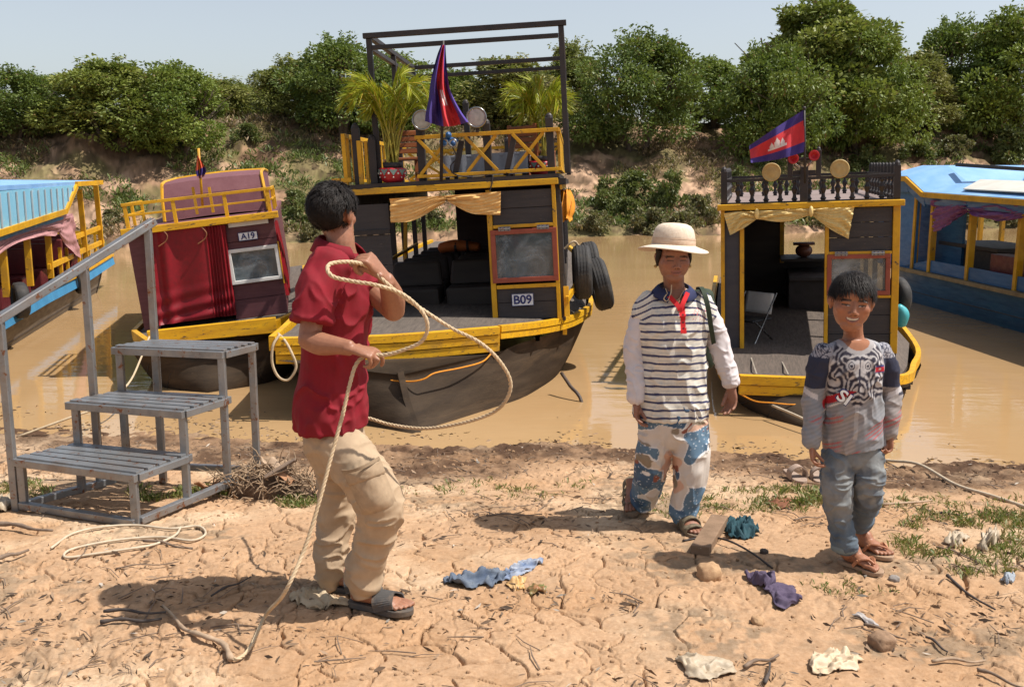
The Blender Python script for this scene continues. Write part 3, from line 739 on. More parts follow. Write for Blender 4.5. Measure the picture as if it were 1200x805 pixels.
    # left side: sill and open posts
    w = MB(); w.box(xl, xl + .04, .03, D, 0, .30); w.box(xl, xl + .04, .03, D, zt - .14, zt - .006)
    for y in (.55, 1.15, 1.8, 2.5, 3.3, 4.1): w.box(xl + .002, xl + .055, y, y + .055, .3, zt - .14)
    w.build('side_wall', BLKP, B)
    w = MB(); w.bar((xl + .07, 2.2, .32), (xl + .07, 2.55, zt - .15), .04, .04); w.bar((xl + .07, 1.4, .55), (xl + .07, 3.2, .6), .03, .03); w.build('side_rail', YEL, B)
    w = MB(); w.box(-.03, -.012, .36, D - .05, .0, zt - .01); w.build('shade_panel', DARKIN, B)  # added sheet behind the right openings, keeps light out of the cabin
    w = MB(); w.box(xl + .42, -.035, D - .04, D, 0, zt - .006); w.build('back_wall', DARKIN, B)
    # seats of the cabin in rows
    for y in (.75, 1.35, 1.95, 2.6, 3.2):
        for x in (xl + .10, xl + .72):
            s = MB(); s.box(x, x + .55, y, y + .42, .06, .27); s.hexa([(x, y + .34, .27), (x + .55, y + .34, .27), (x + .55, y + .42, .27), (x, y + .42, .27), (x + .03, y + .44, .52), (x + .52, y + .44, .52), (x + .52, y + .50, .52), (x + .03, y + .50, .52)]); s.build('bench_seat', DARKIN, B, bevel=.03)
    fl = MB(); fl.box(xl + .05, -.04, .035, D - .05, .004, .03); fl.box(X(459, 370), X(572, 372), -.01, .034, .004, .05); fl.build('cabin_floor', DARKIN, B)
    # swagged valance over the doorway
    d = MB(); pr = lambda u, v: fr.xz(u, v, -.06)
    drape(d, [pr(457, 233), pr(490, 231), pr(524, 229.5)], [pr(458, 261), pr(486, 258), pr(521, 238)], 46, 26, 0, .020, 6, 1, swag(1, 2.4), -.05)
    drape(d, [pr(521, 229.5), pr(555, 227), pr(587, 224.5)], [pr(525, 236), pr(552, 250), pr(586.5, 252)], 46, 26, 0, .020, 6, 2, swag(2, 2.4), -.05)
    d.build('valance', GOLD, B, smooth=True)
    # --- upper deck
    zu = zt + .096
    P = lambda u, v, y=0: fr.px(u, v, y)
    rl = MB(); a = P(486, 158.5); b = P(652, 150.5); lo = P(488, 213); lo2 = P(652, 206)
    xa, xb = a.x, b.x; ztp = (a.z + b.z) / 2; zlo = zu + .055
    rl.box(xa, xb + .02, -.03, .02, ztp - .035, ztp); rl.box(xa, xb + .02, -.03, .02, zlo - .03, zlo)
    n = 3; wX = (xb - xa) / n
    for i in range(n):
        p, q = xa + wX * i + .03, xa + wX * (i + 1) - .12
        rl.bar((p, -.02, ztp - .035), (q, -.02, zlo), .03, .022, V((0, 1, 0))); rl.bar((q, .004, ztp - .035), (p, .004, zlo), .03, .022, V((0, 1, 0)))
    rl.build('front_railing', YEL, B, bevel=.003)
    rr = MB(); rr.box(xb - .01, xb + .03, .02, 3.4, ztp - .035, ztp); rr.box(xb - .01, xb + .03, .02, 3.4, zlo - .03, zlo)
    for i in range(22): rr.box(xb, xb + .022, .12 + i * .15, .145 + i * .15, zlo, ztp - .035)
    rr.build('side_railing', YEL, B, bevel=.002)
    rb = MB(); rb.box(xl, xb, 3.4, 3.43, ztp - .035, ztp); rb.box(xl, xb, 3.4, 3.43, zlo - .03, zlo)
    for i in range(4):
        p = xl + (xb - xl) * i / 4; q = xl + (xb - xl) * (i + 1) / 4; rb.bar((p, 3.42, ztp - .03), (q, 3.42, zlo), .03, .022, V((0, 1, 0))); rb.bar((q, 3.42, ztp - .03), (p, 3.42, zlo), .03, .022, V((0, 1, 0)))
    rb.build('back_railing', YEL, B)
    ll = MB(); xL = P(403, 200).x; q = zlo - .03
    ll.box(xL, xL + .035, -.02, .03, q - .03, P(403, 157).z); ll.box(xL, xL + .035, .03, 3.4, P(403, 157).z - .04, P(403, 157).z); ll.box(xL, xL + .035, .03, 3.4, zlo - .03, zlo)
    for i in range(16): ll.box(xL + .006, xL + .03, .15 + i * .2, .18 + i * .2, zlo, P(403, 157).z - .04)
    xm = P(436, 200).x; 
    ll.box(P(420, 200).x, P(425, 200).x, .0, .03, zu, P(420, 165).z); ll.box(P(425, 200).x + .02, P(431, 200).x, .05, .08, zu, P(430, 165).z)
    ll.box(xL - .12, P(412, 212).x, -.03, .05, P(403, 214).z, P(403, 209).z)
    ll.build('side_railing', YEL, B, bevel=.002)
    po = MB()
    for u, vt, y in ((415, 146, .02), (434.5, 160, .05), (490, 132, .04), (569, 141, .04), (643, 134, .04), (545, 118, 3.3), (594, 162, 3.3)):
        p = P(u, vt, y); po.box(p.x - .035, p.x + .035, y, y + .07, zu, p.z - .03); po.ell((p.x, y + .035, p.z - .03), (.036, .036, .045), 10, 6)
    po.bar(P(533, 208, .05), P(541, 165, .05), .05, .05); po.bar(P(593, 206, .05), P(603, 158, .05), .05, .05)
    build_each(po, 'railing_post', BLKP, B, bevel=.004)
    # canopy frame
    cf = MB(); c00 = P(431, 38, .1); c10 = P(657, 26, .1); zc = (c00.z + c10.z) / 2; xcl, xcr = c00.x, c10.x; ycb = 2.65; zc2 = zc - .105
    for x, y in ((xcl, .1), (xcr, .1), (xcl, 1.35), (xcl, ycb), (xcr - .0, ycb)): cf.box(x - .025, x + .025, y, y + .05, zu, zc - .045)
    cf.box(xcl - .05, xcr + .05, .09, .14, zc - .043, zc + .005); cf.box(xcl + .026, xcr - .026, .10, .14, zc2 - .04, zc2)
    cf.box(xcl, xcr, ycb, ycb + .05, zc - .043, zc + .002); cf.box(xcl + .026, xcr - .026, ycb + .004, ycb + .04, zc2 - .04, zc2)
    for x in (xcl, xcr): cf.box(x - .025, x + .025, .142, ycb - .002, zc - .043, zc + .003); cf.box(x - .02, x + .02, .152, ycb - .002, zc2 - .04, zc2)
    cf.build('canopy_frame', BLKP, B, bevel=.004)
    # searchlights and twin horn
    for u, v in ((495, 141), (558.5, 138)):
        p = P(u, v, -.04); M = Matrix.Translation(p) @ Matrix.Rotation(math.radians(90), 4, 'X')
        l = MB(); l.lathe([(.02, -.11), (.055, -.09), (.080, -.02), (.086, .004), (.094, .010), (.096, .022), (.092, .030), (.080, .030), (.078, .018)], 28, M, cap=False); lamp = l.build('searchlight', CHROME, B, smooth=True)
        g = MB(); g.lathe([(.079, .020), (.060, .024), (.055, .0235), (.040, .0255), (.035, .025), (.018, .0265), (.001, .0265)], 28, M, cap=False); g.build('lens', GLASSY, lamp, smooth=True)
        k = MB(); k.box(p.x - .012, p.x + .012, p.y + .0, p.y + .03, p.z - .13, p.z - .075); k.build('bracket', BLKP, lamp)
    for i, (u, v) in enumerate(((520.5, 167.5), (531, 168))):
        p = P(u, v, -.08); M = Matrix.Translation(p) @ Matrix.Rotation(math.radians(90), 4, 'X')
        l = MB(); l.lathe([(.012, -.14), (.016, -.06), (.028, -.01), (.040, .012)], 16, M); hn = l.build('horn', BLUH, B, smooth=True)
        g = MB(); g.lathe([(.041, .008), (.041, .015), (.024, .013), (.022, .0)], 16, M, cap=False); g.lathe([(.022, .002), (.001, .002)], 16, M, cap=False); g.build('horn_mouth', CHROME, hn, smooth=True)
    cb = MB(); cb.ell(P(525.5, 158.5, -.07), (.03, .05, .03), 10, 6); cb.ell(P(526, 165.5, -.03), (.09, .04, .035), 12, 8); cb.build('horn_compressor', BLUH, B, smooth=True)
    wr = MB(); wr.tube(cr([P(530, 172, -.05), P(535, 185, -.04), P(528, 195, -.04), P(534, 205, -.03), P(560, 208, -.03), P(576, 205, -.05), P(577, 212, -.07), P(574, 224, -.08)], 5), .006, 5); wr.build('cable', BLKP, B)
    # tarpaulin-topped table on the upper deck
    tb = empty('deck_table', fr.M @ Matrix.Translation((P(572, 200, 1.0).x, 1.0, zu)), 'low table under a grey sheet on the upper deck behind the yellow railing', 'table')
    t = MB(); t.box(-.42, .42, -.35, .5, .20, .235); t.build('table_top', paint('grey_sheet', (.30, .31, .34), (.24, .25, .28), .7, 5), tb, bevel=.01)
    t = MB(); rows = [[V((-.425 + .85 * i / 20, -.355 - .012 * math.sin(i * 1.7), .236 - .21 * j / 4)) for i in range(21)] for j in range(5)]; t.grid(rows); t.build('cloth_front', paint('grey_sheet', (.3, .3, .3)), tb, smooth=True)
    for x in (-.38, .38):
        for y in (-.3, .45): q = MB(); q.box(x - .02, x + .02, y - .02, y + .02, 0, .2); q.build('leg', BLKP, tb)
    CH = paint('varnished_chair_wood', (.30, .095, .030), (.20, .06, .02), .4, 5, (1, 1, 6))
    def chair(u, y, rz, label):
        p = P(u, 200, y); c = empty('deck_chair', fr.M @ Matrix.Translation((p.x, y, zu)) @ Matrix.Rotation(rz, 4, 'Z'), label, 'chair', 'wooden chairs on the upper deck')
        q = MB(); q.box(-.17, .17, -.17, .17, .21, .235); q.build('seat', CH, c, bevel=.005)
        q = MB()
        for i in range(4): q.box(-.16, .16, .155 + .004 * i, .172 + .004 * i, .27 + .055 * i, .318 + .055 * i)
        q.build('backrest', CH, c, bevel=.006)
        for x in (-.15, .15):
            for yy, h in ((-.15, .21), (.15, .5)): q = MB(); q.bar((x, yy, 0), (x, yy + (.02 if h > .3 else 0), h), .032, .032); q.build('leg', CH, c)
        q = MB(); q.bar((-.15, -.15, .09), (-.15, .15, .09), .02, .02); q.bar((.15, -.15, .09), (.15, .15, .09), .02, .02); q.build('stretcher', CH, c)
    chair(474, .55, math.radians(200), 'brown wooden chair with slatted orange backrest beside the left potted palm')
    chair(625, .9, math.radians(150), 'brown wooden chair beside the right potted palm behind the yellow railing')
    # life jackets on the seats
    for u, y, lb in ((541, 1.9, 'orange life jacket lying on the front seats inside the two deck boat'), ):
        p = fr.px(u, 290, y); m = MB(); m.sweep([V((-.2, 0, 0)), V((-.05, 0, .02)), V((.1, 0, .01)), V((.24, 0, -.01))], [(.06, .09), (.07, .11), (.06, .10), (.05, .09)], V((0, 0, 1)), 14)
        j = m.build('life_jacket', cloth_mat('life_jacket_orange', None, (.62, .18, .05), .6), None, smooth=True); j.matrix_world = fr.M @ Matrix.Translation((p.x - .1, y + .5, .58)); tag(j, lb, 'life jacket')
        q = MB()
        for x in (-.02, .12): q.lathe([(.082, -.014), (.084, 0), (.082, .014)], 14, Matrix.Translation((x, 0, .01)) @ Matrix.Rotation(math.pi / 2, 4, 'Y') @ Matrix.Diagonal((.9, 1.35, 1, 1)), cap=False)
        q.build('strap', BLKP, j, solid=.006)
    # tyres as fenders on the right side
    def tyre(u, v, Y, R, tilt, yaw, label, grp='tyres hung along boat sides'):
        p = at(u, v, Y); M = Matrix.Translation(p) @ Matrix.Rotation(yaw, 4, 'Z') @ Matrix.Rotation(tilt, 4, 'Y') @ Matrix.Rotation(math.pi / 2, 4, 'Y')
        w = R * .32; m = MB(); m.lathe([(R * .58, -w * .75), (R * .62, -w), (R * .85, -w * 1.05), (R * .97, -w * .8), (R, -w * .3), (R, w * .3), (R * .97, w * .8), (R * .85, w * 1.05), (R * .62, w), (R * .58, w * .75), (R * .7, w * .6), (R * .86, w * .4), (R * .86, -w * .4), (R * .7, -w * .6), (R * .58, -w * .75)], 40, cap=False)
        o = m.build('tyre', RUB, None, smooth=True); o.matrix_world = M; tag(o, label, 'tyre', grp)
        q = MB()
        for dz in (-.5, -.17, .17, .5):
            q.lathe([(R * 1.001, w * (dz - .10)), (R * 1.012, w * (dz - .09)), (R * 1.012, w * (dz + .09)), (R * 1.001, w * (dz + .10))], 40, cap=False)
        q.build('tread', RUB, o); return o
    tyre(682, 319, 9.75, .265, math.radians(-3), math.radians(-1), 'near black tyre hanging upright against the right side of the two deck boat')
    tyre(692, 312, 10.6, .26, math.radians(-8), math.radians(2), 'middle tyre half hidden behind the near tyre on the two deck boat')
    tyre(703, 333, 10.2, .27, math.radians(-14), math.radians(2), 'outermost tilted tyre hanging off the right side of the two deck boat')
    r = MB(); r.tube(cr([fr.w(.05, .5, .62), at(672, 283, 9.7), at(678, 288, 9.75)], 5), .012, 6); o = r.build('tyre_rope', ROPEM); tag(o, 'short rope knotted over the post above the hanging tyres', 'rope')
    return fr, B, P, zu
FB09, B09, PB, ZUB = boat_two_deck()
# ---------------------------------------------------------------- flags
def vcol_cloth(name='dyed_cloth', rough=.8, var=.18): return cloth_mat(name, 'Col', rough=rough, var=var)
DYED = vcol_cloth()
FBLUE, FRED, FWHITE = (.055, .035, .19), (.60, .045, .055), (.70, .62, .60)
def flag_mesh(rows, colf, name='flag'):
    mb = MB(); mb.grid(rows); me = mb.mesh(name); ny, nx = len(rows), len(rows[0])
    c = np.array([colf(i / (nx - 1), j / (ny - 1)) for j in range(ny) for i in range(nx)]); setcol(me, c); return me
def temple(s, t):
    """white three-towered silhouette in flag coordinates (0..1)"""
    x = (s - .5); y = .5 - t
    if abs(y + .13) < .035 and abs(x) < .17: return True
    for cx, hh, ww in ((0, .17, .045), (-.10, .09, .04), (.10, .09, .04)):
        if -.1 < y < hh - abs(x - cx) / ww * .12 and abs(x - cx) < ww: return True
    return False
def flagcol(s, t):
    if t < .25 or t > .75: return FBLUE
    if temple(s, t): return FWHITE
    return FRED
def flag_wave():
    # flag standing out from the pole of the baluster boat; pole is at s=1 (right)
    Yp = 9.0; tr, br, tl, bl = (942, 129), (943, 178), (878, 171), (880, 191)
    nx, ny = 90, 60; rows = []
    for j in range(ny + 1):
        t = j / ny; row = []
        for i in range(nx + 1):
            s = i / nx
            u = (tl[0] * (1 - t) + bl[0] * t) * (1 - s) + (tr[0] * (1 - t) + br[0] * t) * s; v = (tl[1] * (1 - t) + bl[1] * t) * (1 - s) + (tr[1] * (1 - t) + br[1] * t) * s
            v += 5 * math.sin(s * 3.14) * (t - .2) * .6
            y = Yp + (1 - s) * .05 + .05 * math.sin((1 - s) * 8 + t * 2.2) * (1 - s) ** .6 + .015 * math.sin(s * 21 + t * 4)
            row.append(at(u, v, y))
        rows.append(row)
    f = empty('flag', rows[-1][-1], 'red and blue flag with white temple, waving above the baluster rail', 'flag', 'flags on the boats')
    cl = obj_from(flag_mesh(rows, flagcol), 'flag_cloth', DYED, f)
    p = MB(); a = at(942.6, 127, Yp); b = at(943.5, 215, Yp); p.tube([b, a], [.012, .008], 8); p.ell(a, .016, 8, 6); o = p.build('flagpole', BLKP, None, smooth=True); o.parent = f; o.matrix_parent_inverse = f.matrix_world.inverted()
flag_wave()
def flag_droop():
    Yp = 9.1; nx, ny = 80, 70; rows = []
    L = [(517, 53), (512, 66), (507, 85), (504, 100), (502, 118), (499, 132), (498, 142)]; Rr = [(522, 53), (523, 70), (524.5, 88), (527, 104), (533, 118), (541, 132), (549, 143)]
    Lc = cr([V((a, b, 0)) for a, b in L], 12); Rc = cr([V((a, b, 0)) for a, b in Rr], 12); m = len(Lc)
    for j in range(m):
        t = j / (m - 1); row = []
        for i in range(nx + 1):
            s = i / nx; p = Lc[j].lerp(Rc[j], s); v = p.y + 6 * t * math.sin(s * math.pi) * t
            y = Yp - .06 + (.025 + .055 * t) * math.sin(s * 15 + t * 3.5) + .03 * math.sin(s * 29 - t * 5) * t
            row.append(at(p.x, v, y))
        rows.append(row)
    def col(s, t):
        e = s + .10 * math.sin(t * 5 + .5) - .05
        if e < .36 - .06 * t: return FBLUE if e < .27 else (.10, .06, .33)
        if e > .74 + .05 * math.sin(t * 4): return (.09, .055, .30)
        if .52 < t < .70 and .40 < e < .60 and math.sin(e * 70) > -.3: return FWHITE
        return FRED
    f = empty('flag', at(519, 150, Yp), 'limp red and purple flag drooping from its pole between the two searchlights', 'flag', 'flags on the boats')
    obj_from(flag_mesh(rows, col), 'flag_cloth', DYED, f)
    p = MB(); p.tube([at(517, 213, Yp), at(519.5, 48, Yp)], [.016, .010], 8); o = p.build('flagpole', BLKP, None, smooth=True); o.parent = f; o.matrix_parent_inverse = f.matrix_world.inverted()
flag_droop()
# ---------------------------------------------------------------- potted palms on the upper deck
PALMM = leaf_mat('palm_leaf', .35, .45); PSTEM = paint('palm_stem', (.38, .30, .04), (.26, .25, .04), .5, 8)
POTR = paint('red_glazed_pot', (.42, .02, .03), (.32, .015, .025), .35); POTG = paint('grey_green_glaze', (.16, .24, .21), (.12, .18, .16), .4); DOT = paint('white_dots', (.7, .68, .62), None, .5)
def palm(u, v, y, label, seed, spread, hpx, nf=17, bias=0):
    p = FB09.px(u, v, y); base = FB09.M @ V((p.x, y, ZUB)); rng = random.Random(seed)
    o = empty('potted_palm', base, label, 'potted plant', 'potted palms on the upper deck')
    sc = .125
    pot = MB(); pot.lathe([(.085, 0), (.105, .03), (.125, .08), (.128, .12), (.118, .135), (.105, .12)], 30); pt = pot.build('pot', POTR, o, smooth=True)
    zg = MB()
    for k in range(9):
        a0 = 2 * math.pi * k / 9; a1 = a0 + math.pi / 9 * .92
        ring = lambda a, r, z: V((r * math.cos(a), r * math.sin(a), z))
        zg.add([ring(a0 - .3, .1305, .122), ring(a0 + .3, .1305, .122), ring(a0, .1290, .066)], [(0, 1, 2)])
    zg.build('glaze_band', POTG, pt, solid=.004)
    d = MB()
    for k in range(9):
        a = 2 * math.pi * (k + .5) / 9; d.ell((.128 * math.cos(a), .128 * math.sin(a), .085), .010, 8, 6); d.ell((.119 * math.cos(a + .35), .119 * math.sin(a + .35), .05), .007, 8, 6)
    d.build('dot_pattern', DOT, pt)
    inn = MB(); inn.lathe([(.085, .12), (.092, .18), (.082, .185)], 20); inn.lathe([(.080, .16), (.001, .165)], 20, cap=False); inn.build('inner_pot', BLKP, o, smooth=True)
    st = MB(); C = []; D = []; Ln = []; Wd = []; H = hpx / 127
    for k in range(nf):
        a = rng.uniform(0, 6.28); out = rng.uniform(.25, 1.0) * spread; hh = H * rng.uniform(.70, 1.08) * (1.10 - .30 * out / spread)
        P0 = V((rng.uniform(-.05, .05), rng.uniform(-.05, .05), .15)); dx, dy = math.cos(a) * out + bias * spread, math.sin(a) * out * .8
        pts = cr([P0, P0 + V((dx * .18, dy * .18, hh * .45)), P0 + V((dx * .5, dy * .5, hh * .85)), P0 + V((dx * .85, dy * .85, hh * .98)), P0 + V((dx * 1.12, dy * 1.12, hh * .86))], 8)
        st.tube(pts, [.009 * (1 - .8 * i / len(pts)) for i in range(len(pts))], 5)
        for i in range(9, len(pts) - 1):
            t = (pts[i + 1] - pts[i - 1]).normalized(); sd = t.cross(V((0, 0, 1)))
            if sd.length < .01: continue
            sd.normalize(); f = (i - 9) / (len(pts) - 10)
            for sg in (-1, 1):
                for h_ in (0, .5):
                    q = pts[i].lerp(pts[i + 1], h_); C.append(q); D.append(sd * sg * .65 + t * .95 + V((0, 0, rng.uniform(-.2, .25)))); Ln.append(.19 * math.sin(.35 + 2.5 * f) * rng.uniform(.8, 1.1) + .03); Wd.append(.0095)
    rg = np.random.default_rng(seed); n = len(C); T = rg.random(n)[:, None]
    col = np.array((.22, .29, .018)) * (1 - T) + np.array((.45, .43, .03)) * T; col[rg.random(n) > .93] = (.5, .34, .05)
    me = leaves_mesh('fronds', np.array([list(c) for c in C]), np.array([list(c) for c in D]), np.array(Ln), np.array(Wd), col, rg, .15)
    me.materials.clear(); me.materials.append(PALMM); f = bpy.data.objects.new('fronds', me); COL.objects.link(f); f.parent = o
    st.build('stems', PSTEM, o, smooth=True)
palm(460, 210, .06, 'larger potted palm in a red pot at the left end of the yellow railing', 5, .47, 104, 24)
palm(633, 205, .75, 'smaller potted palm behind the right end of the yellow railing', 9, .34, 92, 14)
# ---------------------------------------------------------------- black boat with turned balusters
def boat_baluster():
    fr = Frame(at(1050, 437, 8.95), 880, 193, 2.2)
    B = empty('river_boat', fr.M, 'black cabin boat with yellow trim, turned roof balusters and a white chair inside', 'boat', 'tour boats moored at the bank')
    W = lambda u, v, Y: at(u, v, Y)
    sl = [W(866, 438, 8.15), W(850, 432, 8.6), V((2.0, 9.6, .12)), V((2.35, 11.5, .16)), V((2.9, 14, .26))]
    sr = [W(1030, 440, 8.2), W(1060, 437, 8.55), W(1067, 426, 9.2), W(1069, 400, 10.6), V((4.5, 12.5, .20)), V((4.5, 14.6, .32))]
    k = [V((2.60, 7.95, -.10)), V((2.46, 7.45, -.36)), V((2.85, 8.1, -.75)), V((3.2, 10.5, -.75)), V((3.6, 14.2, -.5))]
    S = [(sl[0] - V((0, -.05, .17)), k[0], sr[0] - V((0, -.05, .17))), (sl[1] - V((0, 0, .14)), k[1], sr[1] - V((0, 0, .16))), (sl[2] - V((0, 0, .12)), k[2], sr[2] - V((0, 0, .12))), (sl[3] - V((0, 0, .1)), k[3], sr[3] - V((0, 0, .1))), (sl[4] - V((0, 0, .1)), k[4], sr[5] - V((0, 0, .1)))]
    mb, rows = hull(S, 28); h = xform(mb, fr).build('hull', HULL, B, smooth=True)
    xform(strakes(rows, (4, 8, 20, 24), .010), fr).build('plank_seams', BLKP, h)
    m = MB()
    for q in range(2):
        pth = [p - V((0, 0, .085 * q)) for p in (sl[0], (sl[0] + sr[0]) / 2 + V((0, -.06, 0)), sr[0])]; s_ = strip(pth, .08, .07 - .01 * q, 1); m.add(s_.v, s_.f)
    xform(m, fr).build('bow_planks', YEL2, B, bevel=.004)
    xform(strip(sr, .085, .05, 1), fr).build('gunwale', YEL2, B, bevel=.003); xform(strip([p - V((0, 0, .09)) for p in sr], .03, .03, 1), fr).build('rubbing_strake', BLKP, B); xform(strip(sl, .085, .05, -1), fr).build('gunwale', YEL2, B, bevel=.003)
    bl = MB()
    for p in cr(sr, 4)[1:14:2]: bl.box(p.x - .02, p.x + .03, p.y - .02, p.y + .02, p.z - .16, p.z - .12)
    build_each(xform(bl, fr), 'gunwale_block', BLKP, B)
    dk = MB(); pol = [p + V((0, .02, -.02)) for p in (sl[0], sr[0])] + [p - V((.03, 0, .02)) for p in sr[1:]] + [p + V((.03, 0, -.02)) for p in sl[::-1][:-1]]
    dk.prism(pol[::-1], (0, 0, -.05)); xform(dk, fr).build('deck', paint('brown_grey_deck', (.125, .095, .075), (.07, .055, .045), .8, 5, (8, 1, 1), (.24, .19, .15), .66, bump=.5, bscale=30), B)
    pl = MB()
    for i in range(4):
        a = sl[0].lerp(sr[0], (i + .6) / 4.4) + V((0, .05, -.012)); pl.bar(a, a + V((.14, .8, 0)), .012, .006)
    xform(pl, fr).build('deck_seams', paint('pale_seam', (.36, .31, .25)), B)
    ol = MB(); ol.tube(cr([W(u, v, Y) for u, v, Y in ((868, 462, 8.1), (885, 470, 8.0), (905, 472, 7.95), (930, 474, 7.95), (955, 472, 8.0))], 5), .006, 6); xform(ol, fr).build('bow_line', ORANGEC, B)
    # cabin
    P = lambda u, v, y=0: fr.px(u, v, y); X = lambda u, v=330: P(u, v).x; Z = lambda v, u=1000: P(u, v).z
    xl = P(845, 330).x; zt = (P(848, 247).z + P(1048, 241).z) / 2; D = 4.2
    zb = P(1000, 437).z; zf = P(900, 413, 0).z; 
    w = MB(); planks(w, X(971), X(1044), 0, .03, Z(296), zt - .005, 3); w.build('upper_panel', BLK, B, bevel=.003); w = MB(); planks(w, X(971), X(1044), 0, .03, zf, Z(347), 3); w.build('lower_panel', BLK, B, bevel=.003)
    w = MB(); planks(w, X(849), X(866.5), 0, .03, zf, zt - .005, 1); w.build('front_wall', paint('blue_black_panel', (.030, .032, .045), (.055, .052, .06), .55, 4, (1, 1, 4)), B, bevel=.003)
    w = MB(); w.box(xl, xl + .035, -.03, .04, zf, zt); w.box(X(867), X(872), -.028, .04, zf, zt - .01); w.box(X(966), X(970.5), -.028, .04, zf, zt - .01); w.box(X(1044.5), .0, -.03, .04, zf, zt)
    w.box(X(971), X(1044), -.028, -.003, Z(298), Z(294.5)); w.box(X(971), X(1044), -.028, -.003, Z(349), Z(346)); w.build('door_trim', YEL, B, bevel=.003)
    w = MB(); w.box(xl - .03, .03, -.07, -.003, zt, zt + .055); w.build('roof_beam', YEL2, B, bevel=.006)
    window(B, fr, 968.5, 297, 1043.5, 346, ORW, fw=.04)
    rd = MB(); rd.box(xl - .01, .01, -.002, D, zt + .01, zt + .05); rd.build('roof_deck', paint('faded_grey_red_deck', (.25, .19, .17), (.19, .14, .13), .85, 4), B)
    w = MB(); w.box(-.035, .0, .04, D, zf - .1, zf + .42); w.box(-.035, 0, .04, D, zt - .16, zt); w.box(xl, xl + .035, .04, D, zf - .1, zt)
    for y in (.8, 1.7, 2.6, 3.5): w.box(-.033, .012, y, y + .06, zf + .42, zt - .16)
    w.build('side_wall', BLK, B)
    zi = lambda u, v, y: fr.px(u, v, y)
    bw = MB(); y = 3.4; xa = xl + .035; x1 = zi(914, 280, y).x; x2 = zi(966, 280, y).x; zl = zi(940, 298, y).z
    bw.box(xa, x1, y, y + .03, zf - .1, zt); bw.box(x1, -.036, y, y + .03, zf - .1, zl); bw.box(x2 + .15, -.036, y, y + .03, zl, zt); bw.build('back_wall', DARKIN, B)
    q = MB(); q.box(x1 - .0, x1 + .05, y - .02, y - .002, zl - .1, zt); q.build('back_trim', YEL, B)
    sh = MB(); sh.box(xa + .65, -.04, 2.2, 3.35, zf + .42, zf + .46); sh.box(xa + .65, -.04, 2.3, 3.3, zf, zf + .42); sh.build('engine_box', paint('engine_box_wood', (.075, .06, .055), (.05, .04, .035), .6, 4), B, bevel=.01)
    mo = MB(); mo.ell((zi(942, 289, 3.0).x, 3.0, zl + .078), (.10, .12, .08), 16, 10); mo.box(zi(930, 284, 2.9).x, zi(955, 284, 2.9).x, 2.9, 3.1, zl + .15, zl + .175); mo.build('water_jar', paint('brown_jar', (.20, .07, .035), (.13, .05, .03), .4), B, smooth=True)
    fl = MB(); fl.box(xl + .05, -.04, .06, 3.38, zf - .012, zf + .006); fl.build('cabin_floor', paint('worn_cabin_floor', (.075, .055, .045), (.045, .034, .028), .7, 4, (6, 1, 1), bump=.3), B)
    sv = MB(); sv.box(x1, x2 + .15, 2.75, 3.39, zl - .03, zl); sv.build('shelf', DARKIN, B)
    # valance, knotted in two places
    d = MB(); pr = lambda u, v: fr.xz(u, v, -.06)
    drape(d, [pr(848, 250), pr(868, 248), pr(887, 247.5)], [pr(855.5, 275.5), pr(872, 267), pr(888, 256)], 34, 22, 0, .024, 5, 1, swag(5, 2.6), -.05)
    drape(d, [pr(886, 247), pr(920, 246), pr(950.5, 244)], [pr(887, 257), pr(920, 260), pr(951, 252)], 50, 22, 0, .022, 5, 2, swag(6, 2.0), -.05)
    drape(d, [pr(950, 244), pr(975, 243.5), pr(1001, 242.5)], [pr(951, 252), pr(972, 268), pr(994, 280)], 40, 24, 0, .026, 5, 3, swag(8, 3.0), -.05)
    for u, v in ((887, 251), (950.5, 248)):
        c = fr.px(u, v, -.09); d.ell(c, (.022, .03, .05), 10, 8)
    d.build('valance', GOLD2, B, smooth=True)
    # turned balusters
    zr = zt + .05; r = MB(); zh = P(1045, 206).z - P(1045, 233).z
    def bal(x, y, hh, tall=0):
        mb = MB()
        prof = [(.020, 0), (.020, .12), (.030, .16), (.018, .24), (.014, .38), (.024, .52), (.030, .62), (.018, .72), (.013, .82), (.024, .9), (.020, 1.0)]
        mb.lathe([(a, b * hh) for a, b in prof], 10, Matrix.Translation((x, y, zr)))
        if tall: mb.box(x - .022, x + .022, y - .022, y + .022, zr + hh + .03, zr + hh + .09); mb.ell((x, y, zr + hh + .09), (.022, .022, .04), 8, 6)
        mb.build('baluster', BLKP, B)
    nb = 12
    for i in range(nb + 1): 
        x = xl + .03 + (-.03 - xl - .03) * i / nb; bal(x, .03, zh, tall=0)
    for i in range(1, 9):
        y = .03 + i * .26
        for x in (xl + .03, -.03): bal(x, y, zh, 1)
    for i in range(0, nb + 1): bal(xl + .03 + (-.06 - xl) * i / nb, 2.37, zh)
    for x in (xl + .03, -.03): r.box(x - .028, x + .028, .0, .06, zr, zr + zh + .1); r.ell((x, .03, zr + zh + .1), (.028, .03, .05), 8, 6)
    r.box(xl, .0, .005, .055, zr + zh + .002, zr + zh + .03); r.box(xl, 0, 2.35, 2.39, zr + zh + .002, zr + zh + .03)
    for x in (xl + .03, -.03): r.box(x - .022, x + .022, .062, 2.345, zr + zh + .002, zr + zh + .03)
    r.box(xl, 0, -.0, .06, zr - .0, zr + .018)
    r.build('baluster_rail', BLKP, B, smooth=False)
    ap = MB(); 
    for u, vt in ((926, 178), (959.5, 176)): p = P(u, vt, .02); ap.box(p.x - .022, p.x + .022, 0, .045, zr + zh + .031, p.z); ap.ell((p.x, .022, p.z), (.02, .02, .03), 8, 6)
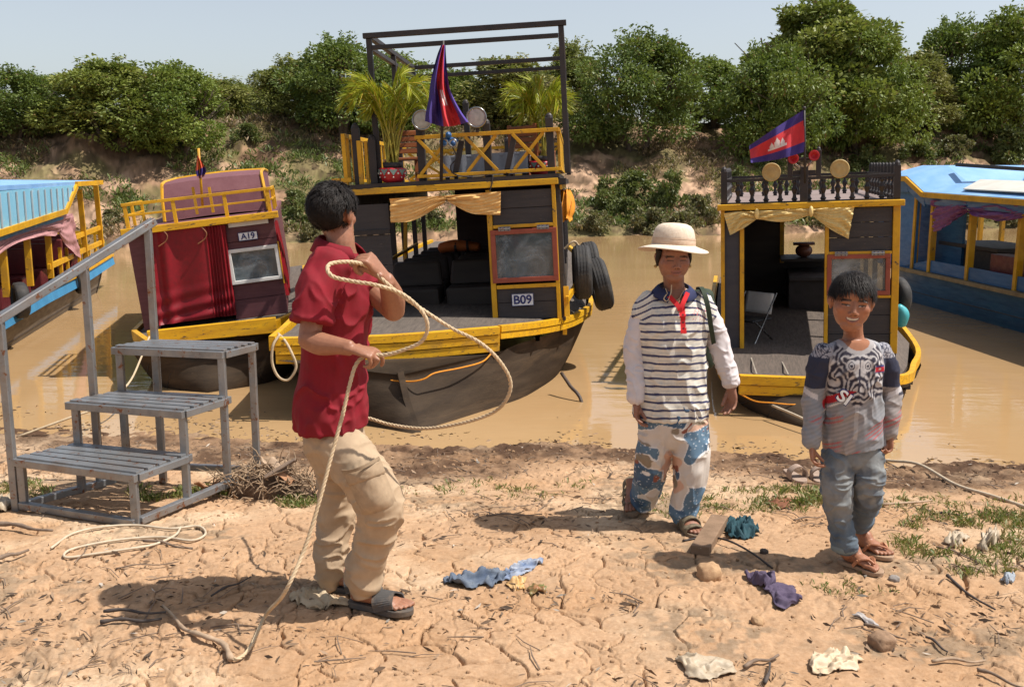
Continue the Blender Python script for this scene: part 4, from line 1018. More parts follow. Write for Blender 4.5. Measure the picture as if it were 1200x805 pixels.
    a = P(926, 203, .02); b = P(959, 200, .02); ap.box(a.x + .023, b.x - .023, .004, .04, a.z - .015, a.z + .02); c = P(942, 187, .02); ap.box(a.x + .023, b.x - .023, .006, .038, c.z - .012, c.z + .015)
    p = P(942, 230, .0); ap.box(p.x - .035, p.x + .035, -.03, .004, zr, zr + zh + .12)
    ap.build('lamp_arch', BLKP, B, bevel=.004)
    for u, v in ((904, 202), (984, 198)):
        p = P(u, v, -.03); M = Matrix.Translation(p) @ Matrix.Rotation(math.radians(90), 4, 'X'); l = MB()
        l.lathe([(.03, -.08), (.07, -.05), (.080, 0), (.082, .012)], 26, M); lamp = l.build('deck_lamp', BLKP, B, smooth=True)
        g = MB(); g.lathe([(.083, -.01), (.084, .012), (.075, .017), (.07, .012), (.035, .014), (.03, .017), (.001, .016)], 26, M); g.build('lamp_cover', BRASSY, lamp, smooth=True)
    for u, v in ((929.5, 186), (953.8, 182.5)):
        p = P(u, v, -.06); M = Matrix.Translation(p) @ Matrix.Rotation(math.radians(90), 4, 'X'); l = MB()
        l.lathe([(.012, -.16), (.018, -.05), (.030, -.01), (.046, .02), (.048, .026), (.034, .02), (.02, .0), (.001, -.01)], 20, M); l.build('horn', REDP, B, smooth=True)
        s = MB(); s.tube([p + V((0, .02, -.03)), P(942 + (-6 if u < 940 else 6) * .3, 199, -.01)], .008, 6); s.build('horn_stay', CHROME, B)
    # folding chair inside
    cz = zf; p = fr.px(885, 408, .35); c = empty('folding_chair', fr.M @ Matrix.Translation((p.x - .06, .42, cz)) @ Matrix.Rotation(math.radians(-35), 4, 'Z'), 'white plastic folding chair with chrome legs just inside the doorway of the baluster boat', 'chair')
    q = MB(); rows = [[V((-.17 + .34 * i / 10, .14 + .02 * math.cos(i / 10 * 3.14) + .05 * j / 6, .30 + .20 * j / 6)) for i in range(11)] for j in range(7)]; q.grid(rows); q.build('backrest', WHT, c, smooth=True, solid=.012)
    q = MB(); q.box(-.17, .17, -.18, .13, .25, .268); q.build('seat', paint('black_vinyl_seat', (.02, .02, .022), None, .4), c, bevel=.008)
    for x in (-.18, .18): q = MB(); q.tube([(x, -.2, 0), (x, .2, .5)], .009, 6); q.tube([(x, .2, 0), (x, -.16, .26)], .009, 6); q.build('leg', CHROME, c)
    q = MB(); q.sweep([at(1053, 360, 9.6), at(1058, 368, 9.6), at(1056, 380, 9.6)], [.04, .06, .05], n=12); o = q.build('plastic_bag', paint('turquoise_plastic', (.05, .33, .36), (.1, .45, .5), .35), None, smooth=True); tag(o, 'turquoise plastic bag hung on the right rail of the baluster boat', 'bag')
    q = MB(); q.lathe([(.10, -.05), (.17, -.06), (.20, -.03), (.20, .03), (.17, .06), (.10, .05), (.10, -.05)], 30, cap=False); o = q.build('tyre', RUB, None, smooth=True); o.matrix_world = Matrix.Translation(at(1051, 348, 9.9)) @ Matrix.Rotation(.2, 4, 'Z') @ Matrix.Rotation(math.pi / 2, 4, 'Y'); tag(o, 'black tyre on the right side of the baluster boat behind the boy', 'tyre', 'tyres hung along boat sides')
    return fr, B
FBAL, BBAL = boat_baluster()
# ---------------------------------------------------------------- maroon boat
def boat_maroon():
    fr = Frame(at(339, 374, 10.0), 350, 200, 6.4)
    B = empty('river_boat', fr.M, 'maroon cabin boat with a drawn crimson curtain, yellow roof rail and plate A19', 'boat', 'tour boats moored at the bank')
    P = lambda u, v, y=0: fr.px(u, v, y); X = lambda u, v=320: P(u, v).x; Z = lambda v, u=290: P(u, v).z
    xl = P(159, 330).x; zt = (P(155, 272).z + P(325, 258).z) / 2; D = 4.4; zf = P(200, 383).z
    L = lambda x, y, z: fr.w(x, y, z)
    S = [(L(xl - .05, -.75, zf - .10), L((xl) / 2 - .1, -.7, zf - .22), L(.05, -.65, zf - .08)), (L(xl - .1, -.3, zf - .1), L(xl / 2 - .1, -.85, zf - .62), L(.15, -.3, zf - .1)), (L(xl - .1, .6, zf - .1), L(xl / 2, 0, zf - .95), L(.2, .6, zf - .1)), (L(xl - .1, 3, zf - .1), L(xl / 2, 2.5, zf - 1.0), L(.2, 3, zf - .1)), (L(xl + .2, 5.6, zf), L(xl / 2, 5.4, zf - .6), L(-.1, 5.6, zf))]
    mb, rows = hull(S, 26); h = xform(mb, fr).build('hull', HULL, B, smooth=True); xform(strakes(rows, (4, 8, 18, 22), .009), fr).build('plank_seams', BLKP, h)
    m = MB(); a = fr.px(172, 388, -.78); b = fr.px(323, 371, -.72)
    a2 = fr.px(172, 404, -.78); 
    m.prism([V((a.x, -.80, a.z)), V((b.x, -.78, b.z)), V((b.x, -.78, b.z - .145)), V((a.x, -.80, a2.z))], (0, .06, 0)); m.build('bow_planks', YEL2, B, bevel=.005)
    g = MB(); g.bar((b.x - .02, -.74, zf - .02), (.20, .0, zf - .02), .05, .09); g.bar((.2, 0, zf - .02), (.2, 4.5, zf - .02), .05, .09); g.bar((a.x, -.74, zf - .05), (xl - .1, 0, zf - .03), .05, .1); g.bar((xl - .1, 0, zf - .03), (xl - .1, 4.5, zf - .03), .05, .1)
    for y in (-.1, .25, .6): g.box(.18, .22, y, y + .04, zf, zf + .18)
    g.bar((.2, -.12, zf + .14), (.2, .7, zf + .14), .035, .05); g.build('gunwale', YEL, B, bevel=.003)
    d = MB(); d.prism([V((a.x + .02, -.74, zf - .02)), V((b.x - .02, -.72, zf - .02)), V((.17, 0, zf - .02)), V((.17, 5, zf - .02)), V((xl - .07, 5, zf - .02)), V((xl - .07, 0, zf - .02))][::-1], (0, 0, -.04)); d.build('deck', DECK, B)
    w = MB(); planks(w, X(268), 0, 0, .03, zf - .02, zt, 5); w.build('front_wall', MAR, B, bevel=.003)
    w = MB(); w.prism([V((xl, 0, zf)), V((X(186, 370), 0, zf)), V((X(171, 280), 0, zt)), V((xl, 0, zt))], (0, .03, 0)); w.build('front_wall', MAR, B)
    w = MB(); w.box(xl, xl + .03, .035, D, zf, zt); w.box(-.03, 0, .035, D, zf, zt); w.box(xl + .04, -.04, D - .03, D, zf, zt); w.build('side_wall', MAR, B)
    yb = MB(); yb.box(xl - .04, .05, -.10, .0, zt, zt + .065); yb.build('roof_beam', YEL2, B, bevel=.005)
    r = MB(); n = 16; rows = []
    r.box(xl - .02, .02, .0, D, zt + .003, zt + .045)
    xa_, xb_ = P(190, 243, .95).x, P(313, 238, .95).x; h0, h1 = zt + .05, P(250, 209, 1.05).z; rows = []
    for y, f, lift in ((.95, 1.0, h0), (1.0, .985, h0 + (h1 - h0) * .6), (1.08, .965, h1 - .015), (1.3, .96, h1 + .01), (2.4, .95, h1 + .04), (D, .93, h1 + .02)):
        row = []
        for i in range(n + 1):
            s = -1 + 2 * i / n; row.append(V(((xa_ + xb_) / 2 + s * (xb_ - xa_) / 2 * f, y, lift + .018 * (1 - s * s))))
        rows.append(row)
    r.grid(rows)
    for s in (0, n): r.grid([[q[s] for q in rows], [V((q[s].x, q[s].y, h0 - .01)) for q in rows]])
    r.build('roof', MARR, B)
    e = MB()
    for s in (0, n): e.tube([q[s] + V((0, -.004, .004)) for q in rows], .018, 6)
    e.tube([V(q) for q in rows[-2]], .02, 6); e.build('roof_edge', YEL, B)
    rl = MB(); xs = [xl + .03, X(207, 260), X(267, 255), X(317, 250)]; z1 = P(160, 247).z; z2 = z1 - .085
    zz = zt + .066; top = zz + .21; mid = zz + .11
    for x in xs: rl.box(x - .018, x + .018, -.06, -.02, zz, top)
    rl.box(xl, 0.02, -.065, -.02, top, top + .03); rl.box(xl, 0.02, -.055, -.03, mid, mid + .02)
    for x in (xl + .01, .01): rl.box(x - .012, x + .012, -.02, 1.2, top, top + .028); rl.box(x - .01, x + .01, -.02, 1.2, mid, mid + .02); rl.box(x - .015, x + .015, .5, .53, zz, top); rl.box(x - .015, x + .015, 1.17, 1.2, zz, top)
    rl.build('roof_rail', YEL, B, bevel=.003)
    fp = MB(); q = P(236, 240, .7); zt2 = P(233, 178, .7).z
    for u in (229, 248): p = P(u, 238, .7); fp.box(p.x - .014, p.x + .014, .69, .72, zt + .1, P(u, 219, .7).z)
    p1, p2 = P(229, 230, .7), P(248, 230, .7); fp.box(p1.x, p2.x, .695, .715, p1.z - .012, p1.z + .012)
    fp.build('flag_bracket', YEL, B)
    x0, x1 = P(187, 320).x, P(197, 320).x
    # curtain: two lengths, hanging then pulled to the right at the hem
    d = MB(); pr = lambda u, v: fr.xz(u, v, -.05)
    drape(d, [pr(169, 271), pr(200, 269), pr(235, 266), pr(264, 263.5)], [pr(187, 381), pr(215, 377), pr(246, 373), pr(277, 369)], 110, 46, 0, .030, 5, 3,
          lambda s, t: .7 * math.sin(s * 23 + 2 * math.sin(s * 6) + t * 1.5) * (1 - .3 * t) + .6 * math.sin(t * t * 26 + s * 5) * max(0, t - .55) * 2 + .5 * math.sin(max(0, s - .72) * 150), -.03)
    d.build('curtain', REDC, B, smooth=True)
    d = MB(); drape(d, [(.05, zt - .05), (.5, zt - .05), (1.0, zt - .08)], [(.08, zf + .15), (.5, zf + .1), (1.0, zf + .12)], 40, 16, 0, .03, 4, 8, None, 0, side=.03); d.build('side_curtain', REDC, B, smooth=True)
    ties = MB()
    for u, v in ((190, 269), (236, 266)): ties.tube(cr([P(u, v, -.09), P(u + 6, v + 7, -.10), P(u + 4, v + 14, -.10), P(u - 4, v + 20, -.10)], 4), .006, 5)
    ties.build('curtain_ties', paint('brown_cord', (.3, .12, .05)), B)
    a, b = P(268, 267), P(314, 256); w = MB(); w.box(a.x, b.x, -.03, -.004, a.z, b.z); pl = w.build('roof_plate', WHT, B, bevel=.003)
    q = MB(); rg = random.Random(4)
    for i in range(7): x = a.x + .04 + i * .048 + rg.uniform(-.005, .005); q.box(x, x + rg.uniform(.012, .024), -.0325, -.031, a.z + .045, a.z + .085)
    q.build('worn_lettering', paint('faded_blue', (.42, .46, .55)), pl)
    sign(B, fr, 'A19', 280, 270.5, 301, 283)
    window(B, fr, 272.5, 286, 325, 334, WHT, fw=.035, hinges=False)
    jb = MB(); p0, p1 = P(326.5, 333), P(331, 283); jb.box(P(325, 286, -.012).x + .004, .012, -.045, -.003, P(322, 333).z, P(322, 283).z); jb.build('window_jamb', YEL, B)
    f = empty('flag', fr.M @ V((q and 0, 0, 0)) if False else fr.w(P(236, 238, .7).x, .7, zt + .1), 'small orange and blue flag furled on a yellow pole over the maroon roof', 'flag', 'flags on the boats')
    cl = MB(); 
    nx, ny = 24, 40; rws = []
    for j in range(ny + 1):
        t = j / ny; row = []
        for i in range(nx + 1):
            s = i / nx; wdt = (.5 + 5.5 * min(1, t * 1.6)) * (1 - .35 * max(0, t - .75) * 4)
            u = 231.5 + (s - .35) * wdt * 2 + 3 * t; v = 183 + 27 * t - 3 * s * t
            pt = fr.px(u, v, .66 + .03 * math.sin(s * 14 + t * 4)); row.append(fr.M @ pt)
        rws.append(row)
    obj_from(flag_mesh(rws, lambda s, t: (.62, .10, .035) if t < .66 - .15 * s else (FBLUE if t < .9 else (.45, .2, .2))), 'flag_cloth', DYED, f)
    p = MB(); a = fr.M @ P(237.5, 243, .7); b = fr.M @ P(232.5, 174, .7); p.tube([a, b], .014, 8); o = p.build('flagpole', YEL, None, smooth=True); o.parent = f; o.matrix_parent_inverse = f.matrix_world.inverted()
    # mooring loops by the right bow corner
    for k, (pts, lb) in enumerate([([(326, 391, 8.2), (333, 398, 7.95), (341, 412, 7.9), (347, 430, 7.9), (338, 445, 7.9), (326, 441, 7.9), (319, 425, 7.9), (320, 405, 7.9), (328, 392, 7.95)], 'white mooring rope looped over yellow bow planks, left of the crimson shirt')]):
        r = MB(); r.tube(cr([at(*q) for q in pts], 6), .011, 7); o = r.build('mooring_rope', ROPEM, smooth=True); tag(o, lb, 'rope')
    r = MB(); pts = [at(176, 392, 9.0), at(165, 420, 8.6), at(150, 450, 8.1), at(120, 475, 7.7), at(80, 490, 7.5)]; pts.append(gpix(20, 512)); r.tube(cr(pts, 6), .009, 6); o = r.build('mooring_rope', ROPEM, smooth=True); tag(o, 'thin mooring rope running from the maroon boat down behind the steel steps', 'rope')
boat_maroon()
# ---------------------------------------------------------------- blue boat, left
def boat_blue_left():
    O = V((-5.55, 10.6, 0)); d = V((-1.75, 8.0, 0)).normalized(); side = V((d.y, -d.x, 0))   # side points to the open water (right)
    M = Matrix((V((side.x, side.y, 0)), d, V((0, 0, 1)))).transposed().to_4x4(); M.translation = O
    B = empty('river_boat', M, 'sky blue boat with yellow posts and pink curtains at the left edge', 'boat', 'tour boats moored at the bank')
    Mi = M.inverted()
    def sp(u, v, x=0):   # pixel -> point on the boat's long plane x = const
        dd = Mi.to_3x3() @ ray(u, v); c = Mi @ CAM; t = (x - c.x) / dd.x; return c + dd * t
    g = [sp(-60, 410), sp(0, 381), sp(50, 352), sp(95, 329), sp(131, 306)]
    gl = lambda y: float(np.interp(y, [q.y for q in g], [q.z for q in g])); ye = g[-1].y
    S = []
    for y, f in ((-3, 1), (0, 1), (3, 1), (6, 1), (ye - 1, .92), (ye, .62)):
        z = gl(y) - .02; S.append((V((-1.9 + .0 * f, y, z)) if f > .7 else V((-1.5, y, z)), V((-.95, y - (.0 if f > .7 else .4), -.75 if f > .7 else -.3)), V((0 if f > .7 else -.4, y, z))))
    S[-1] = (V((-1.5, ye + .1, gl(ye))), V((-.95, ye - .35, -.4)), V((-.25, ye + .1, gl(ye))))
    mb, rows = hull(S, 24, .75); h = mb.build('hull', paint('bare_grey_hull', (.17, .145, .115), (.10, .085, .07), .7, 2, (1, 1, 5), (.26, .22, .18), .64, bump=.5, bscale=20), B, smooth=True)
    strakes(rows, (17, 20, 22), .009).build('plank_seams', BLKP, h)
    gw = MB(); P_ = [V((.02, q.y, q.z)) for q in g]; 
    for i in range(4): a, b = P_[i], P_[i + 1]; gw.hexa([a + V((-.03, 0, -.02)), a + V((.03, 0, -.05)), b + V((.03, 0, -.05)), b + V((-.03, 0, -.02)), a + V((-.03, 0, .09)), a + V((.0, 0, .09)), b + V((.0, 0, .09)), b + V((-.03, 0, .09))])
    gw.bar(P_[-1] + V((0, 0, .05)), P_[-1] + V((-1.7, .1, .05)), .06, .16); gw.build('gunwale', BLU, B)
    ym = MB(); 
    for i in range(4): ym.bar(P_[i] + V((-.01, 0, .11)), P_[i + 1] + V((-.01, 0, .11)), .07, .035)
    ym.build('sill_rail', YEL, B)
    dk = MB(); dk.prism([V((-1.85, -3, gl(-3) - .02)), V((-.05, -3, gl(-3) - .02)), V((-.05, ye - .1, gl(ye) - .02)), V((-1.6, ye - .1, gl(ye) - .02))], (0, 0, -.04)); dk.build('deck', DARKIN, B)
    # posts under the roof
    def top(y): return sp(0, 262).z + (y - sp(0, 262).y) * .02
    us = [(8, 348, 285), (36, 335, 277), (60, 326, 270)]
    for u, vb, vt in [(-26, 365, 290)] + us:
        a = sp(u, vb, -.05); b = V((-.05, a.y, sp(u - 8, vt, -.05).z + .1)); q = MB(); q.bar(a, b, .07, .06); q.build('post', YEL, B)
    for u, vb, vt in ((100, 316, 222), (119, 308, 217)):
        a = sp(u + 2, vb, -.05 if u < 110 else -.05); b = sp(u - 7, vt, -.05); q = MB(); q.bar(a, b, .075, .06); q.build('post', YEL, B)
    for x, y in ((-1.75, 4), (-1.75, 6), (-1.75, 7.4), (-1.2, ye - .2)): q = MB(); q.box(x, x + .06, y, y + .06, gl(y), gl(y) + 1.1); q.build('post', YEL, B)
    rl = MB(); 
    for (u0, v0, u1, v1) in ((57, 313, 85, 300), (88, 278, 119, 266), (90, 297, 121, 283)): rl.bar(sp(u0, v0, -.05), sp(u1, v1, -.05), .04, .07)
    for u in (70, 78, 92, 104, 112): a = sp(u, 300, -.06); rl.box(a.x - .02, a.x + .02, a.y, a.y + .05, gl(a.y) + .1, a.z + .12)
    yy = ye - .15
    for i in range(6): rl.box(-1.5 + i * .25, -1.46 + i * .25, yy, yy + .04, gl(ye), gl(ye) + .5)
    rl.box(-1.6, -.1, yy, yy + .05, gl(ye) + .48, gl(ye) + .54); rl.box(-1.6, -.1, yy, yy + .05, gl(ye) + .26, gl(ye) + .31); rl.build('stern_railing', YEL, B)
    # roof with a glazed sloping side panel
    zr = sp(110, 214, .0).z; ya = sp(112, 214, .0).y; e0 = sp(0, 268, .05); e1 = sp(73, 246, .05); e2 = sp(86, 215, .05)
    r = MB(); r.prism([V((.08, -3, zr - .02)), V((.08, ya, zr - .02)), V((-1.9, ya, zr)), V((-1.9, -3, zr))], (0, 0, .05)); r.build('roof', ROOFB, B)
    lb = MB(); lb.prism([V((.05, -3, e0.z - .2)), e0 + V((0, 0, -.13)), e1 + V((0, 0, -.13)), e2 + V((0, .55, -.02)), V((.05, e2.y + .55, zr - .022)), V((.05, -3, zr - .022))], (-.04, 0, 0)); lb.build('roof_side', BLU, B)
    pn = MB(); q0 = V((.085, -3, e0.z - .1)); pn.prism([q0, e0 + V((.035, 0, 0)), e1 + V((.035, 0, 0)), e2 + V((.035, -.1, -.02)), V((.085, -3, zr - .04))], (-.02, 0, 0)); pp = pn.build('side_panel', paint('pale_blue_panel', (.22, .48, .62), (.16, .40, .56), .5, 2.5, chip=(.5, .58, .6), chip_amt=.62), B)
    bars = MB()
    for i in range(30):
        y = -2.9 + i * .34; zlow = float(np.interp(y, [-3, e0.y, e1.y, e2.y - .1], [e0.z - .1, e0.z, e1.z, zr - .05]))
        if y < e2.y - .15: bars.box(.09, .105, y, y + .022, zlow, zr - .045)
    build_each(bars, 'panel_bar', paint('weathered_grey_slat', (.42, .46, .48), (.34, .38, .4), .6), pp)
    yt = MB(); pts = [V((.09, -3, e0.z - .13)), e0 + V((.04, 0, -.03)), e1 + V((.04, 0, -.02)), e2 + V((.04, 0, -.03))]
    for i in range(3): yt.bar(pts[i], pts[i + 1], .05, .07)
    yt.bar(V((.1, e2.y - .05, zr + .0)), V((.1, ya, zr + .0)), .04, .07); yt.build('roof_trim', YEL, B)
    c = MB(); zc = e0.z - .16
    pr = lambda u, v: (sp(u, v, .0).y, sp(u, v, .0).z)
    drape(c, [pr(-40, 290), pr(-10, 276), pr(22, 262), pr(50, 256), pr(82, 250)], [pr(-40, 330), pr(-12, 304), pr(16, 284), pr(46, 277), pr(62, 277)], 70, 16, 0, .018, 5, 2, swag(4, 2.0), 0, side=.06)
    drape(c, [pr(60, 256), pr(72, 252), pr(82, 250)], [pr(63, 268), pr(78, 290), pr(92, 303)], 30, 16, 0, .018, 3, 2, swag(7, 1.6), 0, side=.05)
    c.build('curtain', PINKC, B, smooth=True)
    st = MB(); 
    for y in (1.2, 2.2, 3.2, 4.2, 5.2): st.box(-1.6, -.25, y, y + .4, gl(y), gl(y) + .28); st.box(-1.6, -.25, y + .36, y + .44, gl(y) + .28, gl(y) + .62)
    st.build('seat_rows', paint('dark_red_vinyl', (.13, .018, .02), (.09, .012, .015), .45), B, bevel=.02)
    iw = MB(); iw.box(-1.9, -1.86, -3, 6.2, gl(3), gl(3) + .25); iw.build('far_side_wall', DARKIN, B)
    for u, v, sz, lb in ((95, 331, .17, 'black tyre half sunk under the gunwale, nearer the stern of the left blue boat'), (24, 352, .21, 'larger black tyre hung on the left blue boat, near the handrail foot')):
        p = M @ sp(u, v, .08); q = MB(); R = sz; q.lathe([(R * .62, -.05), (R * .8, -.075), (R * .97, -.05), (R, 0), (R * .97, .05), (R * .8, .075), (R * .62, .05), (R * .75, 0), (R * .62, -.05)], 30, cap=False)
        o = q.build('tyre', RUB, None, smooth=True); o.matrix_world = Matrix.Translation(p) @ M.to_3x3().to_4x4() @ Matrix.Rotation(math.radians(25), 4, 'Z') @ Matrix.Rotation(math.pi / 2, 4, 'Y'); tag(o, lb, 'tyre', 'tyres hung along boat sides')
boat_blue_left()
# ---------------------------------------------------------------- blue boat, right
def boat_blue_right():
    O = V((6.1, 16.0, 0)); d = V((.10, -3.3, 0)).normalized(); d = V((0.06, -1, 0)).normalized(); side = V((d.y, -d.x, 0))  # faces left
    M = Matrix((V((side.x, side.y, 0)), d, V((0, 0, 1)))).transposed().to_4x4(); M.translation = O
    B = empty('river_boat', M, 'deep blue boat with a pale blue roof and purple curtain at the right edge', 'boat', 'tour boats moored at the bank'); Mi = M.inverted()
    def sp(u, v, x=0):
        dd = Mi.to_3x3() @ ray(u, v); c = Mi @ CAM; t = (x - c.x) / dd.x; return c + dd * t
    g0, g1 = sp(1054, 314), sp(1200, 346); sl = (g1.z - g0.z) / (g1.y - g0.y); gl = lambda y: g0.z + sl * (y - g0.y) 
    S = []; y0 = g0.y
    for y in (y0 - 1.2, y0, 3, 6, 9, 11): S.append((V((-2.0, y, gl(y))), V((-1, y, -.7)), V((0, y, gl(y)))))
    S[0] = (V((-1.7, y0 - .9, gl(y0) + .05)), V((-1, y0 - .3, -.3)), V((-.35, y0 - .9, gl(y0) + .05)))
    mb, rows = hull(S, 24, .8); h = mb.build('hull', DBLU, B, smooth=True)
    strakes(rows, (16, 19, 22), .012).build('plank_seams', BLKP, h)
    t = MB(); t.bar(V((.02, y0 - .6, gl(y0))), V((.02, 10, gl(10))), .07, .05); t.build('rub_rail', paint('worn_tan_rail', (.30, .22, .11), (.2, .14, .07), .6), B)
    t = MB(); t.prism([V((-.06, y0, gl(y0) + .03)), V((-.06, 10, gl(10) + .03)), V((-.06, 10, gl(10) + .23)), V((-.06, y0 + .9, gl(y0) + .2))], (.03, 0, 0)); t.build('gunwale', MBLU, B)
    dk = MB(); dk.prism([V((-1.95, y0, gl(y0))), V((-.1, y0, gl(y0))), V((-.1, 10, gl(10))), V((-1.95, 10, gl(10)))][::-1], (0, 0, -.05)); dk.build('deck', DARKIN, B)
    P = lambda u, v, x=0: sp(u, v, x)
    # roof: sloping near bow, then flat, hipped edges
    A = P(1046, 207); Bp = P(1072, 207.5); C = P(1092, 226); Dd = P(1215, 237); 
    zA = A.z; wdt = -2.2; rise = .16
    r = MB()
    def rf(y, ze): return [V((.12, y, ze)), V((-.5, y, ze + rise)), V((-1.7, y, ze + rise)), V((-2.3, y, ze))]
    sec = [rf(y0 - .5, zA), rf(Bp.y, Bp.z), rf(C.y, C.z), rf(Dd.y, Dd.z + .02), rf(10, Dd.z - .05)]
    r.grid(sec); r.build('roof', ROOFB, B, solid=.03)
    wsheet = MB(); q = [V((.0, C.y + .9, C.z + .06)), V((-.45, C.y + .5, C.z + rise + .025)), V((-.45, 9, Dd.z + rise)), V((.02, 9, Dd.z + .05))]; wsheet.prism(q, (0, 0, .015)); wsheet.build('roof_sheet', paint('bleached_roof_sheet', (.60, .58, .52), (.5, .48, .42), .7, 3), B)
    pl = MB(); pl.bar(V((-.5, y0 + .6, zA + rise + .02)), V((-1.1, 7, Dd.z + rise + .03)), .05, .05); pl.bar(V((-1.6, y0 + .8, zA + rise + .02)), V((-.25, y0 + 3.0, Dd.z + rise + .02)), .05, .05); pl.bar(V((-1.9, y0 + 1.4, zA + rise + .02)), V((-.8, y0 + 3.5, Dd.z + rise + .02)), .04, .04); pl.build('roof_poles', BLKP, B)
    yt = MB()
    for a, b in ((sec[0][0], sec[1][0]), (sec[1][0], sec[2][0]), (sec[2][0], sec[3][0]), (sec[3][0], sec[4][0])): yt.bar(a + V((.02, 0, -.03)), b + V((.02, 0, -.03)), .04, .07)
    yt.build('roof_trim', YEL, B)
    fa = MB()
    for a, b, dz in ((sec[0][0], sec[1][0], .16), (sec[1][0], sec[2][0], .14), (sec[2][0], sec[4][0], .10)): fa.hexa([a + V((-.03, 0, -.07 - dz)), b + V((-.03, 0, -.07 - dz)), b + V((-.06, 0, -.07 - dz)), a + V((-.06, 0, -.07 - dz)), a + V((.0, 0, -.066)), b + V((.0, 0, -.066)), b + V((-.03, 0, -.066)), a + V((-.03, 0, -.066))])
    fa.build('fascia', MBLU, B)
    wl = MB(); a = P(1046, 300); b = P(1069, 300); wl.box(-.07, -.03, a.y - .8, b.y, gl(a.y) + .0, zA - .1); wl.build('cabin_wall', paint('glossy_blue_panel', (.03, .15, .36), (.02, .11, .28), .4, 3, (1, 1, 3), (.2, .24, .2), .66), B)
    a = P(1073, 300); b = P(1089, 300); wl = MB(); wl.box(-.5, -.46, a.y - 1, b.y + .05, gl(a.y), zA - .15); wl.build('inner_wall', DBLU, B)
    for u, vb in ((1070.5, 313), (1090.5, 311), (1135, 318), (1192, 326)):
        q = P(u, vb, -.05); ztp = float(np.interp(q.y, [s[0].y for s in sec], [s[0].z for s in sec])) - .1; m = MB(); m.bar(V((-.05, q.y, gl(q.y) + .02)), V((-.05, q.y + (.02 if u > 1100 else 0), ztp)), .085, .07); m.build('post', YEL, B)
    for u in (1146, 1171, 1200): q = P(u, 290, -1.95); m = MB(); m.box(-1.98, -1.92, q.y, q.y + .07, gl(q.y), Dd.z - .02); m.build('post', YEL, B)
    ls = MB(); ls.box(-2.0, -1.95, y0, 10, gl(5), gl(5) + .18); ls.build('far_gunwale', MBLU, B)
    c = MB(); pr = lambda u, v: (P(u, v, .0).y, P(u, v, .0).z)
    ff = lambda u, v: pr(u, v)
    drape(c, [ff(1100, 234), ff(1120, 236), ff(1142, 237)], [ff(1101, 272), ff(1118, 266), ff(1141, 247)], 40, 20, 0, .05, 3, 2, swag(4, 2.8), 0, side=.14)
    drape(c, [ff(1140, 237), ff(1170, 238.5), ff(1206, 240)], [ff(1141, 248), ff(1172, 259), ff(1206, 256)], 50, 16, 0, .045, 3, 3, swag(5, 2.0), 0, side=.13)
    c.build('curtain', PURC, B, smooth=True)
    bx = MB(); q = P(1104, 300, -.5); q2 = P(1185, 300, -.5); bx.box(-1.3, -.5, q.y, q2.y - .3, gl(q.y) + .05, P(1140, 292, -.5).z); bx.box(-1.35, -.45, q.y - .05, q2.y - .25, P(1140, 292, -.5).z + .002, P(1140, 287, -.5).z); bx.build('engine_cover', DARKIN, B, bevel=.01)
    bx = MB(); q = P(1160, 310, -.15); bx.box(-.4, -.15, q.y, q.y + 1.3, gl(q.y) + .1, gl(q.y) + .42); bx.build('bench', paint('dark_red_vinyl', (.13, .018, .02)), B, bevel=.01)
    e = MB(); e.ell(P(1118, 283, -.7), (.16, .2, .13), 14, 8); e.build('engine', BLKP, B, smooth=True)
boat_blue_right()
# pole standing in the water off the two-deck boat's bow
r = MB(); r.tube(cr([at(658, 437, 8.9), at(668, 452, 8.75), at(683, 475, 8.6), at(694, 502, 8.45) - V((0, 0, .4))], 4), [.016] * 13, 7); o = r.build('mooring_stick', paint('wet_dark_stick', (.05, .035, .028), (.09, .06, .04), .6, 8, bump=.5), smooth=True); tag(o, 'thin dark stick leaning in the water by the right side of the two deck boat', 'stick')
